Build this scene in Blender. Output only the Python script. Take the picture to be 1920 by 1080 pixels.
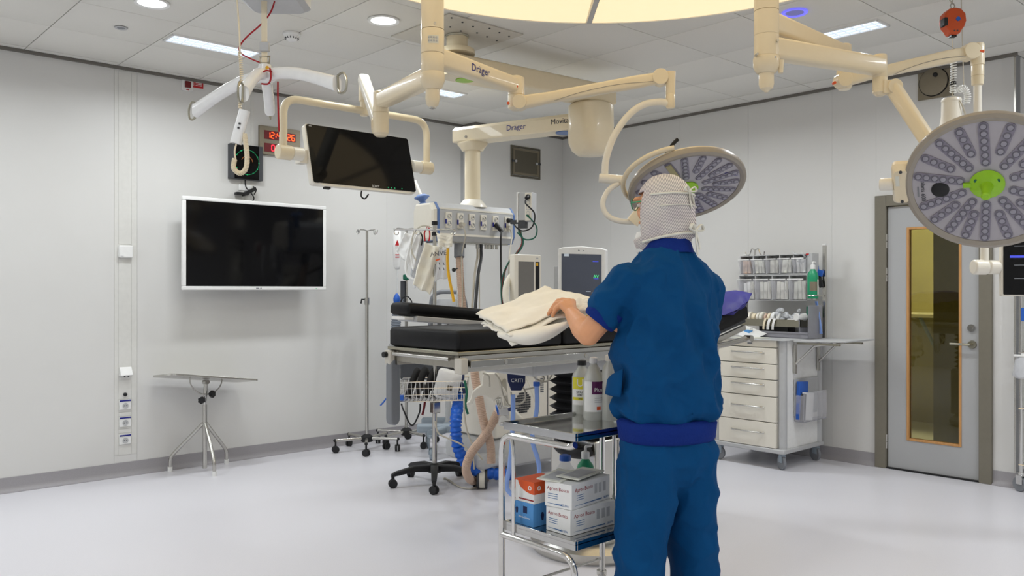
import bpy, math, random
from mathutils import Vector as V, Matrix as MX, noise as NZ
random.seed(7)
PI = math.pi
SC = bpy.context.scene
COL = SC.collection
for _o in list(bpy.data.objects):
    bpy.data.objects.remove(_o)

# ------------------------------------------------------------------ camera
CAMH, KF, HY = 1.36, 1574.0, 545.0
YAW = math.radians(47.6)
FW = V((math.cos(YAW), math.sin(YAW), 0)); RT = V((math.sin(YAW), -math.cos(YAW), 0)); UP = V((0, 0, 1))
cam_d = bpy.data.cameras.new('camera'); cam = bpy.data.objects.new('camera', cam_d); COL.objects.link(cam)
cam.location = (0, 0, CAMH); cam.rotation_euler = (PI/2, 0, YAW - PI/2)
cam_d.sensor_width = 36; cam_d.lens = KF/1920*36; cam_d.shift_y = (HY-540)/1920
cam_d.clip_start = .05
SC.camera = cam
SC.view_settings.view_transform = 'Standard'; SC.view_settings.look = 'None'
SC.view_settings.gamma = 1; SC.view_settings.use_curve_mapping = False
SC.view_settings.exposure = 0.0
world = bpy.data.worlds.new('world'); SC.world = world; world.use_nodes = True
world.node_tree.nodes['Background'].inputs[0].default_value = (.8, .85, .9, 1)
world.node_tree.nodes['Background'].inputs[1].default_value = .25

# measured room: left wall plane Y = WY, right wall plane X = WX, ceiling CZ
WX, WY, CZ = 6.47, 6.47, 3.0
X0, Y0 = -2.6, -2.6
PANEL_W = 14.6      # watts of one rectangular ceiling luminaire
DOWN_W = 4.0
DISC_L = .9       # radiance of the big round luminous ceiling
def panel_light(cx, cy, along):
    l = bpy.data.lights.new('luminaire_light', 'AREA'); l.shape = 'RECTANGLE'
    l.size, l.size_y = (.56, .14) if along == 'X' else (.14, .56)
    l.energy = PANEL_W; l.spread = math.radians(164); l.color = (.93, .97, 1.0)
    o = bpy.data.objects.new('luminaire_light', l); COL.objects.link(o); o.location = (cx, cy, CZ-.03)
PANELS = [(2.31, 5.49, 'X'), (4.13, 5.49, 'X'), (.5, 5.49, 'X'), (-1.3, 5.49, 'X'),
          (5.12, 2.55, 'Y'), (5.12, .75, 'Y'), (5.12, 4.35, 'Y'), (5.12, -1.05, 'Y'),
          (-.1, 2.55, 'Y'), (-.1, .75, 'Y'), (-1.7, 2.55, 'Y'), (2.31, -1.1, 'X'), (4.13, -1.1, 'X'), (.5, -1.1, 'X')]
for _p in PANELS:
    panel_light(*_p)

def at(px, py, d):
    l = (px-960)/KF
    return V((d*(FW.x+l*RT.x), d*(FW.y+l*RT.y), CAMH-(py-HY)/KF*d))
def onZ(px, py, z): return at(px, py, (CAMH-z)*KF/(py-HY))
def onX(px, py, X): return at(px, py, X/(FW.x+(px-960)/KF*RT.x))
def onY(px, py, Y): return at(px, py, Y/(FW.y+(px-960)/KF*RT.y))
def project(p):
    d = p.x*FW.x+p.y*FW.y
    return 960+KF*(p.x*RT.x+p.y*RT.y)/d, HY-(p.z-CAMH)/d*KF, d

# ------------------------------------------------------------------ materials
def lin(c):
    c = c/255.0
    return c/12.92 if c <= .04045 else ((c+.055)/1.055)**2.4
def rgb(c): return (lin(c[0]), lin(c[1]), lin(c[2]), 1)
MATS = {}
def mat(name, col, rough=.5, metal=0, mot=0, mots=30, bump=0, bumps=60, emis=0, ecol=None, trans=0, alpha=1, coat=0, stretch=None, spec=.5, ior=1.45, sss=0):
    m = bpy.data.materials.new(name); m.use_nodes = True
    nt = m.node_tree; b = nt.nodes['Principled BSDF']
    b.inputs['Base Color'].default_value = rgb(col); b.inputs['Roughness'].default_value = rough
    b.inputs['Metallic'].default_value = metal; b.inputs['Transmission Weight'].default_value = trans
    b.inputs['Alpha'].default_value = alpha; b.inputs['Coat Weight'].default_value = coat
    b.inputs['Specular IOR Level'].default_value = spec; b.inputs['IOR'].default_value = ior
    if sss:
        b.inputs['Subsurface Weight'].default_value = sss; b.inputs['Subsurface Radius'].default_value = (.01, .004, .002)
        b.inputs['Subsurface Scale'].default_value = .6
    if emis:
        b.inputs['Emission Color'].default_value = rgb(ecol or col); b.inputs['Emission Strength'].default_value = emis
    tc = nt.nodes.new('ShaderNodeTexCoord'); src = tc.outputs['Object']
    if stretch:
        mp = nt.nodes.new('ShaderNodeMapping'); mp.inputs['Scale'].default_value = stretch
        nt.links.new(src, mp.inputs['Vector']); src = mp.outputs['Vector']
    n = nt.nodes.new('ShaderNodeTexNoise'); n.inputs['Scale'].default_value = mots; n.inputs['Detail'].default_value = 4
    nt.links.new(src, n.inputs['Vector'])
    mot = mot or .03
    mr = nt.nodes.new('ShaderNodeMapRange'); mr.inputs['To Min'].default_value = 1-mot; mr.inputs['To Max'].default_value = 1+mot
    mr.inputs['From Min'].default_value = .25; mr.inputs['From Max'].default_value = .75
    nt.links.new(n.outputs['Fac'], mr.inputs['Value'])
    mx = nt.nodes.new('ShaderNodeVectorMath'); mx.operation = 'MULTIPLY'
    mx.inputs[0].default_value = rgb(col)[:3]; nt.links.new(mr.outputs['Result'], mx.inputs[1])
    nt.links.new(mx.outputs['Vector'], b.inputs['Base Color'])
    if bump:
        n2 = nt.nodes.new('ShaderNodeTexNoise'); n2.inputs['Scale'].default_value = bumps; n2.inputs['Detail'].default_value = 3
        nt.links.new(src, n2.inputs['Vector'])
        bp = nt.nodes.new('ShaderNodeBump'); bp.inputs['Strength'].default_value = bump; bp.inputs['Distance'].default_value = .01
        nt.links.new(n2.outputs['Fac'], bp.inputs['Height']); nt.links.new(bp.outputs['Normal'], b.inputs['Normal'])
    MATS[name] = m
    return m
mat('wall', (220, 219, 216), .42, mot=.012, mots=3)
mat('trunk', (221, 220, 215), .4)
mat('floor', (225, 224, 230), .3, mot=.045, mots=240, spec=.35)
mat('skirt', (158, 155, 158), .4, mot=.06, mots=200)
mat('tile', (228, 226, 219), .8, mot=.02, mots=160)
mat('tilegap', (96, 93, 88), .8)
mat('darktrim', (112, 108, 102), .5)
mat('plate', (204, 199, 188), .45)
mat('cream', (236, 222, 192), .34, coat=.25, mot=.012)
mat('offwhite', (238, 233, 220), .35, coat=.2, mot=.012)
mat('white', (238, 238, 236), .4)
mat('whiteg', (240, 240, 238), .25, coat=.3)
mat('lightgrey', (190, 191, 192), .42)
mat('grey', (128, 131, 136), .45)
mat('bluegrey', (150, 162, 172), .42)
mat('darkgrey', (66, 68, 72), .5)
mat('black', (20, 20, 22), .45)
mat('rubber', (34, 34, 36), .65)
mat('vinyl', (18, 18, 20), .48, bump=.12, bumps=14, mot=.08, spec=.28)
mat('glossblack', (7, 7, 9), .08, spec=.3)
mat('steel', (196, 194, 188), .26, 1, mot=.05, mots=60, stretch=(1, 1, 12))
mat('chrome', (214, 213, 210), .1, 1)
mat('mirror', (190, 190, 188), .07, 1)
mat('brushed', (168, 164, 154), .34, 1, mot=.06, mots=40, stretch=(12, 1, 1))
mat('nickel', (170, 166, 150), .3, 1)
mat('doorgrey', (176, 177, 178), .45, mot=.02, mots=300)
mat('frame', (122, 117, 104), .5, mot=.03)
mat('wood', (200, 148, 92), .45, mot=.12, mots=20, stretch=(3, 3, .4))
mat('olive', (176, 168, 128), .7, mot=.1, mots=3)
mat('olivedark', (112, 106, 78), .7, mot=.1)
mat('hatch', (104, 99, 86), .5, .4)
mat('vent', (140, 131, 113), .45, .5)
mat('red', (186, 28, 34), .5)
mat('darkred', (110, 20, 24), .4)
mat('redcord', (168, 22, 34), .6)
mat('orange', (206, 84, 36), .45)
mat('orange2', (226, 92, 42), .5)
mat('yellow', (232, 178, 40), .5)
mat('lime', (150, 205, 30), .4, coat=.2)
mat('green', (26, 150, 104), .4, coat=.2)
mat('darkgreen', (20, 100, 76), .5)
mat('blue', (40, 96, 190), .4)
mat('hoseblue', (24, 98, 206), .35, bump=.5, bumps=26)
mat('tubeblue', (146, 178, 242), .25, trans=.1, mot=.03)
mat('midblue', (96, 124, 176), .4)
mat('boxblue', (86, 152, 214), .5)
mat('violet', (52, 48, 138), .55, bump=.25, bumps=9, mot=.08, mots=6)
mat('navy', (28, 40, 84), .6)
mat('logoblue', (34, 40, 130), .4)
mat('inkred', (150, 36, 44), .6)
mat('ink', (60, 62, 70), .6)
mat('inkblue', (70, 110, 160), .6)
mat('purple', (92, 32, 84), .5)
mat('labelyellow', (222, 214, 60), .5)
mat('scrub', (6, 70, 120), .8, bump=.5, bumps=16, mot=.07, mots=7, spec=.15)
mat('rib', (20, 46, 122), .8, bump=.3, bumps=90, spec=.15)
mat('skin', (222, 160, 118), .5, mot=.07, mots=14, sss=.12, bump=.06, bumps=50)
mat('cap', (226, 208, 214), .85, mot=.05, mots=20)
mat('tape', (228, 226, 214), .7)
mat('cloth', (246, 242, 230), .85, bump=.25, bumps=10, mot=.02)
mat('linen', (240, 236, 222), .85, bump=.3, bumps=12)
mat('paper', (226, 226, 214), .7)
mat('bottle', (226, 228, 222), .3, trans=.45, alpha=1)
mat('clear', (225, 228, 232), .15, trans=.0, alpha=.28)
mat('clearbag', (232, 234, 238), .3, alpha=.5, bump=.4, bumps=30)
mat('tint', (168, 168, 176), .2, alpha=.6)
mat('hose', (206, 178, 158), .5)
mat('hosegrey', (124, 132, 142), .5)
mat('cable', (196, 190, 176), .5)
mat('blackcable', (24, 24, 26), .5)
mat('greencable', (16, 92, 74), .5)
mat('bellow', (18, 18, 20), .55)
mat('ledplate', (176, 172, 178), .3, coat=.3)
mat('ledstrip', (132, 127, 142), .22, coat=.4)
mat('ledlens', (150, 148, 160), .12, coat=.6)
mat('ledring', (112, 110, 122), .25)
mat('lampgrey', (158, 150, 138), .35, coat=.2)
mat('screen', (80, 86, 102), .2, coat=.3)
mat('screengrey', (120, 118, 114), .2, coat=.3)
mat('redled', (255, 70, 24), .4, emis=3.2, ecol=(255, 74, 20))
mat('redled2', (255, 40, 50), .4, emis=2.2, ecol=(255, 40, 56))
mat('greenled', (24, 180, 112), .4, emis=.22)
mat('amberled', (150, 90, 40), .4, emis=.15)
mat('scrgreen', (70, 220, 140), .4, emis=.7)
mat('scrwhite', (190, 200, 210), .4, emis=.25)
mat('scrblue', (70, 80, 210), .4, emis=.6)
mat('diffuser', (225, 236, 250), .4, emis=1.0)
mat('fins', (228, 236, 246), .3, emis=.3)
mat('downlit', (250, 254, 250), .4, emis=2.0)
mat('violetglow', (110, 108, 250), .4, emis=.95)
mat('violetlens', (112, 112, 176), .4, emis=.35)
mat('disc', (196, 186, 166), .6, emis=DISC_L, ecol=(255, 229, 182))
mat('corridorlamp', (255, 226, 160), .4, emis=6)
def glassmat(name, col, rough=.02):
    m = bpy.data.materials.new(name); m.use_nodes = True; nt = m.node_tree; nt.nodes.clear()
    o = nt.nodes.new('ShaderNodeOutputMaterial'); mx = nt.nodes.new('ShaderNodeMixShader')
    t = nt.nodes.new('ShaderNodeBsdfTransparent'); g = nt.nodes.new('ShaderNodeBsdfGlossy'); f = nt.nodes.new('ShaderNodeFresnel')
    t.inputs[0].default_value = rgb(col); g.inputs['Roughness'].default_value = rough; f.inputs[0].default_value = 1.6
    nt.links.new(f.outputs[0], mx.inputs[0]); nt.links.new(t.outputs[0], mx.inputs[1]); nt.links.new(g.outputs[0], mx.inputs[2])
    nt.links.new(mx.outputs[0], o.inputs[0]); MATS[name] = m
glassmat('glass', (204, 204, 176))
mat('clearplastic', (232, 232, 238), .15, alpha=.22)
# woven mesh of the surgical hood: a fine diagonal weave in colour
def capmat():
    m = MATS['cap']; nt = m.node_tree; b = nt.nodes['Principled BSDF']
    tc = nt.nodes.new('ShaderNodeTexCoord'); mp = nt.nodes.new('ShaderNodeMapping'); mp.inputs['Rotation'].default_value = (0, .6, .7)
    nt.links.new(tc.outputs['Object'], mp.inputs[0])
    w = nt.nodes.new('ShaderNodeTexWave'); w.inputs['Scale'].default_value = 62; w.inputs['Distortion'].default_value = .6
    nt.links.new(mp.outputs[0], w.inputs[0])
    n = nt.nodes.new('ShaderNodeTexNoise'); n.inputs['Scale'].default_value = 9; nt.links.new(tc.outputs['Object'], n.inputs[0])
    cr = nt.nodes.new('ShaderNodeValToRGB'); cr.color_ramp.elements[0].color = rgb((170, 164, 166)); cr.color_ramp.elements[1].color = rgb((246, 240, 236))
    cr.color_ramp.elements[0].position = .2; cr.color_ramp.elements[1].position = .8
    nt.links.new(w.outputs['Fac'], cr.inputs[0])
    mx = nt.nodes.new('ShaderNodeMix'); mx.data_type = 'RGBA'; mx.blend_type = 'MULTIPLY'; mx.inputs[0].default_value = .5
    cr2 = nt.nodes.new('ShaderNodeValToRGB'); cr2.color_ramp.elements[0].color = rgb((212, 198, 212)); cr2.color_ramp.elements[1].color = rgb((255, 253, 248))
    cr2.color_ramp.elements[0].position = .35; cr2.color_ramp.elements[1].position = .65
    nt.links.new(n.outputs['Fac'], cr2.inputs[0])
    nt.links.new(cr.outputs[0], mx.inputs[6]); nt.links.new(cr2.outputs[0], mx.inputs[7])
    nt.links.new(mx.outputs[2], b.inputs['Base Color'])
    bp = nt.nodes.new('ShaderNodeBump'); bp.inputs['Strength'].default_value = .35; bp.inputs['Distance'].default_value = .004
    nt.links.new(w.outputs['Fac'], bp.inputs['Height']); nt.links.new(bp.outputs[0], b.inputs['Normal'])
capmat()

# ------------------------------------------------------------------ mesh helpers
I4 = MX.Identity(4)
def TR(p): return MX.Translation(V(p))
def RX(a): return MX.Rotation(a, 4, 'X')
def RY(a): return MX.Rotation(a, 4, 'Y')
def RZ(a): return MX.Rotation(a, 4, 'Z')
def basis(o, x, y, z):
    return MX(((x[0], y[0], z[0], o[0]), (x[1], y[1], z[1], o[1]), (x[2], y[2], z[2], o[2]), (0, 0, 0, 1)))
def frame(o, z, xh=(1, 0, 0)):
    z = V(z).normalized(); x = V(xh); x = (x-z*x.dot(z))
    if x.length < 1e-5: x = V((0, 1, 0)); x = x-z*x.dot(z)
    x.normalize(); return basis(o, x, z.cross(x), z)
def spline(pts, n=6, closed=False):
    P = [V(p) for p in pts]; out = []
    N = len(P); rng = N if closed else N-1
    for i in range(rng):
        if closed: a, b, c, d = P[i-1], P[i], P[(i+1) % N], P[(i+2) % N]
        else: a, b, c, d = P[max(i-1, 0)], P[i], P[i+1], P[min(i+2, N-1)]
        for k in range(n):
            t = k/n
            out.append(.5*((2*b)+(c-a)*t+(2*a-5*b+4*c-d)*t*t+(3*b-a-3*c+d)*t**3))
    if not closed: out.append(P[-1])
    return out
def rounded(pts, r, n=5):
    P = [V(p) for p in pts]; out = [P[0]]
    for i in range(1, len(P)-1):
        a, b, c = P[i-1], P[i], P[i+1]
        u = (a-b); w = (c-b); rr = min(r, u.length*.49, w.length*.49)
        s = b+u.normalized()*rr; e = b+w.normalized()*rr
        for k in range(n+1):
            t = k/n; out.append((1-t)**2*s+2*t*(1-t)*b+t*t*e)
    out.append(P[-1]); return out
class B:
    def __init__(s, m=None): s.v = []; s.f = []; s.m = m or I4
    def add(s, vs, fs):
        o = len(s.v); s.v += [s.m @ V(p) for p in vs]; s.f += [[o+i for i in f] for f in fs]; return s
    def box(s, c, sz, m=None):
        x, y, z = sz[0]/2, sz[1]/2, sz[2]/2; c = V(c)
        vs = [V((a*x, b*y, d*z)) for a in (-1, 1) for b in (-1, 1) for d in (-1, 1)]
        if m is not None: vs = [m.to_3x3() @ p for p in vs]
        return s.add([c+p for p in vs], [(0, 1, 3, 2), (4, 6, 7, 5), (0, 4, 5, 1), (2, 3, 7, 6), (0, 2, 6, 4), (1, 5, 7, 3)])
    def bx(s, x0, x1, y0, y1, z0, z1): return s.box(((x0+x1)/2, (y0+y1)/2, (z0+z1)/2), (abs(x1-x0), abs(y1-y0), abs(z1-z0)))
    def tube(s, pts, r, n=8, closed=False, cap=True, flat=1.0):
        P = [V(p) for p in pts]; N = len(P); rs = r if isinstance(r, (list, tuple)) else [r]*N
        T = []
        for i in range(N):
            if closed: t = P[(i+1) % N]-P[i-1]
            else: t = P[min(i+1, N-1)]-P[max(i-1, 0)]
            T.append(t.normalized() if t.length > 1e-9 else V((0, 0, 1)))
        u = T[0].orthogonal().normalized()
        if abs(T[0].z) < .9: u = T[0].cross(UP).normalized()
        vs = []
        for i in range(N):
            u = u-T[i]*u.dot(T[i])
            u = u.normalized() if u.length > 1e-6 else T[i].orthogonal().normalized()
            w = T[i].cross(u)
            for k in range(n):
                a = 2*PI*k/n; vs.append(P[i]+u*(rs[i]*math.cos(a))+w*(rs[i]*flat*math.sin(a)))
        fs = []
        for i in range(N if closed else N-1):
            j = (i+1) % N
            for k in range(n): fs.append((i*n+k, i*n+(k+1) % n, j*n+(k+1) % n, j*n+k))
        if cap and not closed: fs += [tuple(range(n-1, -1, -1)), tuple(range((N-1)*n, N*n))]
        return s.add(vs, fs)
    def cyl(s, p0, p1, r0, r1=None, n=16): return s.tube([p0, p1], [r0, r0 if r1 is None else r1], n)
    def lathe(s, prof, m=None, n=24, cap=True):
        m = m or I4; vs = []; fs = []; L = len(prof)
        for (r, z) in prof:
            for k in range(n): vs.append(m @ V((r*math.cos(2*PI*k/n), r*math.sin(2*PI*k/n), z)))
        for i in range(L-1):
            for k in range(n): fs.append((i*n+k, i*n+(k+1) % n, (i+1)*n+(k+1) % n, (i+1)*n+k))
        if cap: fs += [tuple(range(n-1, -1, -1)), tuple(range((L-1)*n, L*n))]
        return s.add(vs, fs)
    def prism(s, poly, z0, z1, m=None):
        m = m or I4; N = len(poly)
        vs = [m @ V((p[0], p[1], z0)) for p in poly]+[m @ V((p[0], p[1], z1)) for p in poly]
        return s.add(vs, [tuple(range(N-1, -1, -1)), tuple(range(N, 2*N))]+[(i, (i+1) % N, N+(i+1) % N, N+i) for i in range(N)])
    def loft(s, rings, cap=True, closed=False):
        n = len(rings[0]); vs = [p for r in rings for p in r]; fs = []; L = len(rings)
        for i in range(L-1):
            for k in range(n): fs.append((i*n+k, i*n+(k+1) % n, (i+1)*n+(k+1) % n, (i+1)*n+k))
        if cap: fs += [tuple(range(n-1, -1, -1)), tuple(range((L-1)*n, L*n))]
        return s.add(vs, fs)
    def ell(s, c, r, m=None, nu=16, nv=10):
        c = V(c); rings = []
        for j in range(1, nv):
            a = PI*j/nv; ring = []
            for k in range(nu):
                b = 2*PI*k/nu; p = V((r[0]*math.sin(a)*math.cos(b), r[1]*math.sin(a)*math.sin(b), -r[2]*math.cos(a)))
                ring.append(c+(m.to_3x3() @ p if m is not None else p))
            rings.append(ring)
        return s.loft(rings)
    def sheet(s, fn, nu, nv, th=0):
        vs = []; fs = []
        for i in range(nu+1):
            for j in range(nv+1): vs.append(fn(i/nu, j/nv))
        w = nv+1
        for i in range(nu):
            for j in range(nv): fs.append((i*w+j, (i+1)*w+j, (i+1)*w+j+1, i*w+j+1))
        return s.add(vs, fs)
def capsule(l, r, n=8):
    o = []
    for k in range(n+1): a = PI/2+PI*k/n; o.append((-l/2+r*math.cos(a), r*math.sin(a)))
    for k in range(n+1): a = -PI/2+PI*k/n; o.append((l/2+r*math.cos(a), r*math.sin(a)))
    return o
def rrect(w, h, r, n=4):
    o = []
    for cx, cy, a0 in ((w/2-r, h/2-r, 0), (-w/2+r, h/2-r, PI/2), (-w/2+r, -h/2+r, PI), (w/2-r, -h/2+r, 1.5*PI)):
        for k in range(n+1): a = a0+PI/2*k/n; o.append((cx+r*math.cos(a), cy+r*math.sin(a)))
    return o
def link(name, b, m, parent=None, bev=0, seg=2, ang=38, inv=None, sub=0, origin=None):
    me = bpy.data.meshes.new(name)
    vs = b.v if inv is None else [inv @ p for p in b.v]
    if origin is not None: o_ = V(origin); vs = [p-o_ for p in vs]
    me.from_pydata([tuple(p) for p in vs], [], b.f); me.update()
    for p in me.polygons: p.use_smooth = True
    me.set_sharp_from_angle(angle=math.radians(ang))
    me.materials.append(MATS[m])
    o = bpy.data.objects.new(name, me); COL.objects.link(o)
    if origin is not None: o.location = origin
    if parent is not None: o.parent = parent
    if bev:
        md = o.modifiers.new('bevel', 'BEVEL'); md.width = bev; md.segments = seg; md.limit_method = 'ANGLE'; md.angle_limit = math.radians(40)
    if sub:
        md = o.modifiers.new('subsurf', 'SUBSURF'); md.levels = sub; md.render_levels = sub
    return o
class T:
    """a thing: an Empty at its base that parents its parts (parts given in world or local coordinates)"""
    def __init__(s, name, label, cat, loc=(0, 0, 0), rot=0, group=None, world=False, kind=None):
        s.o = bpy.data.objects.new(name, None); COL.objects.link(s.o); s.o.empty_display_size = .05
        s.m = TR(loc) @ (rot if isinstance(rot, MX) else RZ(rot)); s.o.matrix_world = s.m
        s.inv = s.m.inverted() if world else None
        if kind: s.o['kind'] = kind
        else:
            s.o['label'] = label; s.o['category'] = cat
        if group: s.o['group'] = group
    def part(s, name, b, m, parent=None, bev=0, seg=2, ang=38, label=None, sub=0, kind=None):
        o = link(name, b, m, parent or s.o, bev, seg, ang, s.inv, sub)
        if label: o['label'] = label
        if kind: o['kind'] = kind
        return o
    def text(s, txt, size, m, mt, parent=None, name='lettering', depth=.0006, align='CENTER'):
        b = B(); v, f = textmesh(txt, align); b.m = m
        b.add([(p[0]*size, p[1]*size, p[2]*depth) for p in v], f)
        return s.part(name, b, mt, parent)
TXT = {}
def textmesh(txt, align):
    if (txt, align) in TXT: return TXT[(txt, align)]
    c = bpy.data.curves.new('lettering', 'FONT'); c.body = txt; c.size = 1; c.align_x = align; c.align_y = 'CENTER'
    c.extrude = .5; c.resolution_u = 2
    o = bpy.data.objects.new('lettering', c); COL.objects.link(o)
    dg = bpy.context.evaluated_depsgraph_get(); me = bpy.data.meshes.new_from_object(o.evaluated_get(dg))
    r = ([tuple(v.co) for v in me.vertices], [tuple(p.vertices) for p in me.polygons])
    bpy.data.objects.remove(o); bpy.data.curves.remove(c); bpy.data.meshes.remove(me)
    TXT[(txt, align)] = r; return r
def one(name, b, m, label, cat, group=None, bev=0, seg=2, ang=38, sub=0, origin=None, kind=None):
    if origin is None:
        xs = [p.x for p in b.v]; ys = [p.y for p in b.v]; zs = [p.z for p in b.v]
        origin = ((min(xs)+max(xs))/2, (min(ys)+max(ys))/2, min(zs))
    o = link(name, b, m, None, bev, seg, ang, None, sub, origin); o['label'] = label; o['category'] = cat
    if group: o['group'] = group
    if kind: o['kind'] = kind
    return o
def struct(name, b, m, parent=None, bev=0, ang=38):
    o = link(name, b, m, parent, bev, 2, ang)
    if parent is None: o['kind'] = 'structure'
    return o
def coil(pts, r, turns, R, steps=10):
    """helix of radius R along a path"""
    P = spline(pts, 8); L = [0]
    for i in range(1, len(P)): L.append(L[-1]+(P[i]-P[i-1]).length)
    tot = L[-1]; N = turns*steps; out = []; u = None
    for k in range(N+1):
        t = tot*k/N; i = 0
        while i < len(L)-2 and L[i+1] < t: i += 1
        f = (t-L[i])/max(1e-9, L[i+1]-L[i]); p = P[i].lerp(P[i+1], f); d = (P[i+1]-P[i]).normalized()
        if u is None: u = d.orthogonal().normalized()
        u = (u-d*u.dot(d)).normalized(); w = d.cross(u); a = 2*PI*k/steps
        out.append(p+u*(R*math.cos(a))+w*(R*math.sin(a)))
    return out
FY = basis((0, 0, 0), (1, 0, 0), (0, 0, 1), (0, -1, 0))     # drawing plane on a wall facing -Y (x right, y up)
FX = basis((0, 0, 0), (0, -1, 0), (0, 0, 1), (-1, 0, 0))    # drawing plane on a wall facing -X
def wallY(p): return TR(p) @ FY
def wallX(p): return TR(p) @ FX
# ================================================================== the setting
b = B().bx(X0-.2, 9.4, Y0-.2, WY+.2, -.1, 0); struct('floor', b, 'floor')
# ceiling: backing slab with individual 600 mm tiles below it
b = B().bx(X0-.2, 9.4, Y0-.2, WY+.2, CZ+.012, CZ+.1); ceiling = struct('ceiling', b, 'tilegap')
DISC_C, DISC_R = V((2.66, 2.2, CZ)), 1.6
tile_b = B()
w, e = .2972, .003
tile_b.loft([[(-w, -w, .012), (w, -w, .012), (w, w, .012), (-w, w, .012)], [(-w, -w, .002), (w, -w, .002), (w, w, .002), (-w, w, .002)],
             [(-w+e, -w+e, 0), (w-e, -w+e, 0), (w-e, w-e, 0), (-w+e, w-e, 0)]])
tile_me = None; rest = B()
gx = [2.0+.6*k for k in range(-8, 10)]; gy = [5.18-.6*k for k in range(-2, 14)]
for x in gx:
    for y in gy:
        cx, cy = x+.3, y+.3
        if cx > 7.9 or cx < X0 or cy < Y0: continue
        dd = (V((cx, cy, 0))-V((DISC_C.x, DISC_C.y, 0))).length
        if dd < DISC_R-.45: continue
        # clip to the room
        x0, x1, y0_, y1 = x+.0028, x+.5972, y+.0028, min(y+.5972, WY-.012)
        if y > 1.5: x1 = min(x1, WX-.012)
        if x1-x0 < .03 or y1-y0_ < .03: continue
        full = (x1-x0 > .59 and y1-y0_ > .59)
        px, py, d = project(V((cx, cy, CZ)))
        if d > .5 and -330 < px < 2250 and py > -330:
            if full and tile_me:
                o = bpy.data.objects.new('ceiling_tile', tile_me); COL.objects.link(o); o.parent = ceiling
            elif full:
                o = link('ceiling_tile', tile_b, 'tile', ceiling); tile_me = o.data
            else:
                o = link('ceiling_tile', B().bx(x0-cx, x1-cx, y0_-cy, y1-cy, 0, .012), 'tile', ceiling)
            o.location = (cx, cy, CZ)
        else:
            rest.bx(x0, x1, y0_, y1, CZ, CZ+.012)
for x in (6.203, 6.803, 7.403): rest.bx(max(x, WX+.002), min(x+.594, 7.695), 1.583, 1.936, CZ, CZ+.012)
o = link('ceiling_tile', rest, 'tile', ceiling); o['kind'] = 'stuff'

# walls: base slab + individual panels with recessed vertical joints
DX0, DX1 = 2.075, 2.9            # door opening (frame outside) along Y on the right wall
DTOP = 2.09
b = B().bx(X0, WX, WY+.012, WY+.15, 0, CZ+.01); wl = struct('wall_left', b, 'lightgrey')
seams = [X0, -1.6, -.4, .62, 2.30, 2.51, 3.2, 3.38, 3.5, 4.25, WX]
seams = [X0, -1.3, .1, onY(214, 500, WY).x, onY(257, 500, WY).x, 4.35, 5.22]
for i in range(len(seams)-1):
    link('wall_panel', B().bx(seams[i]+.0006, seams[i+1]-.0006, WY, WY+.012, 0, CZ-.015), 'wall', wl)
b = B().bx(WX+.012, WX+.12, DX1, WY+.15, 0, CZ+.01).bx(WX+.012, WX+.12, 1.94, DX0, 0, CZ+.01).bx(WX+.012, WX+.12, DX0, DX1, DTOP, CZ+.01)
wr = struct('wall_right', b, 'lightgrey')
ys = [DX1, onX(1560, 300, WX).y, onX(1403, 300, WX).y, 4.75, 5.6, 6.28]
for i in range(len(ys)-1):
    link('wall_panel', B().bx(WX, WX+.012, ys[i]+.0006, ys[i+1]-.0006, 0, CZ-.015), 'wall', wr)
link('wall_panel', B().bx(WX, WX+.012, 1.94, DX0, 0, CZ-.015), 'wall', wr)
link('wall_panel', B().bx(WX, WX+.012, DX0, DX1, DTOP, CZ-.015), 'wall', wr)
link('edge_strip', B().bx(WX-.001, WX+.004, 1.932, 1.944, .1, CZ-.02), 'steel', wr)
# boxed-out service shaft in the far corner
b = B().bx(5.26, WX, 6.28, WY+.05, 0, CZ-.015); struct('wall_corner', b, 'wall')
# recess beyond the door, and the rest of the room behind the camera
b = B().bx(WX, 7.7, 1.94, 2.02, 0, CZ); struct('wall_recess', b, 'wall')
b = B().bx(7.7, 7.8, Y0, 2.02, 0, CZ); struct('wall_recess_end', b, 'wall')
b = B().bx(X0-.1, X0, Y0, WY, 0, CZ); struct('wall_near', b, 'wall')
b = B().bx(X0-.1, 7.8, Y0-.1, Y0, 0, CZ); struct('wall_behind', b, 'wall')
# dark shadow-gap trim under the ceiling
b = B().bx(X0, 5.26, WY-.022, WY, CZ-.022, CZ-.001); struct('trim_1', b, 'darktrim')
b = B().bx(5.24, WX, 6.258, 6.28, CZ-.022, CZ-.001).bx(5.24, 5.262, 6.28, WY, CZ-.022, CZ-.001); struct('trim_2', b, 'darktrim')
b = B().bx(WX-.022, WX, 1.92, 6.26, CZ-.022, CZ-.001); struct('trim_3', b, 'darktrim')
# coved vinyl skirting
def skirt(name, pts, side):
    prof = [(0, .102), (-.006, .1), (-.006, .04), (-.014, .016), (-.034, .003), (-.034, 0), (0, 0)]
    rings = []
    for (p, nrm) in pts: rings.append([V((p[0]-nrm[0]*q[0], p[1]-nrm[1]*q[0], q[1])) for q in prof])
    struct(name, B().loft(rings), 'skirt', ang=50)
skirt('baseboard_left', [((X0, WY), (0, -1)), ((5.26, WY), (0, -1)), ((5.26, 6.28), (-1, -1)), ((WX, 6.28), (-1, -1))], 0)
skirt('baseboard_right', [((WX, 6.27), (-1, 0)), ((WX, DX1), (-1, 0))], 0)
skirt('baseboard_door', [((WX, DX0), (-1, 0)), ((WX, 1.94), (-1, -1)), ((7.7, 1.94), (0, -1))], 0)

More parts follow.
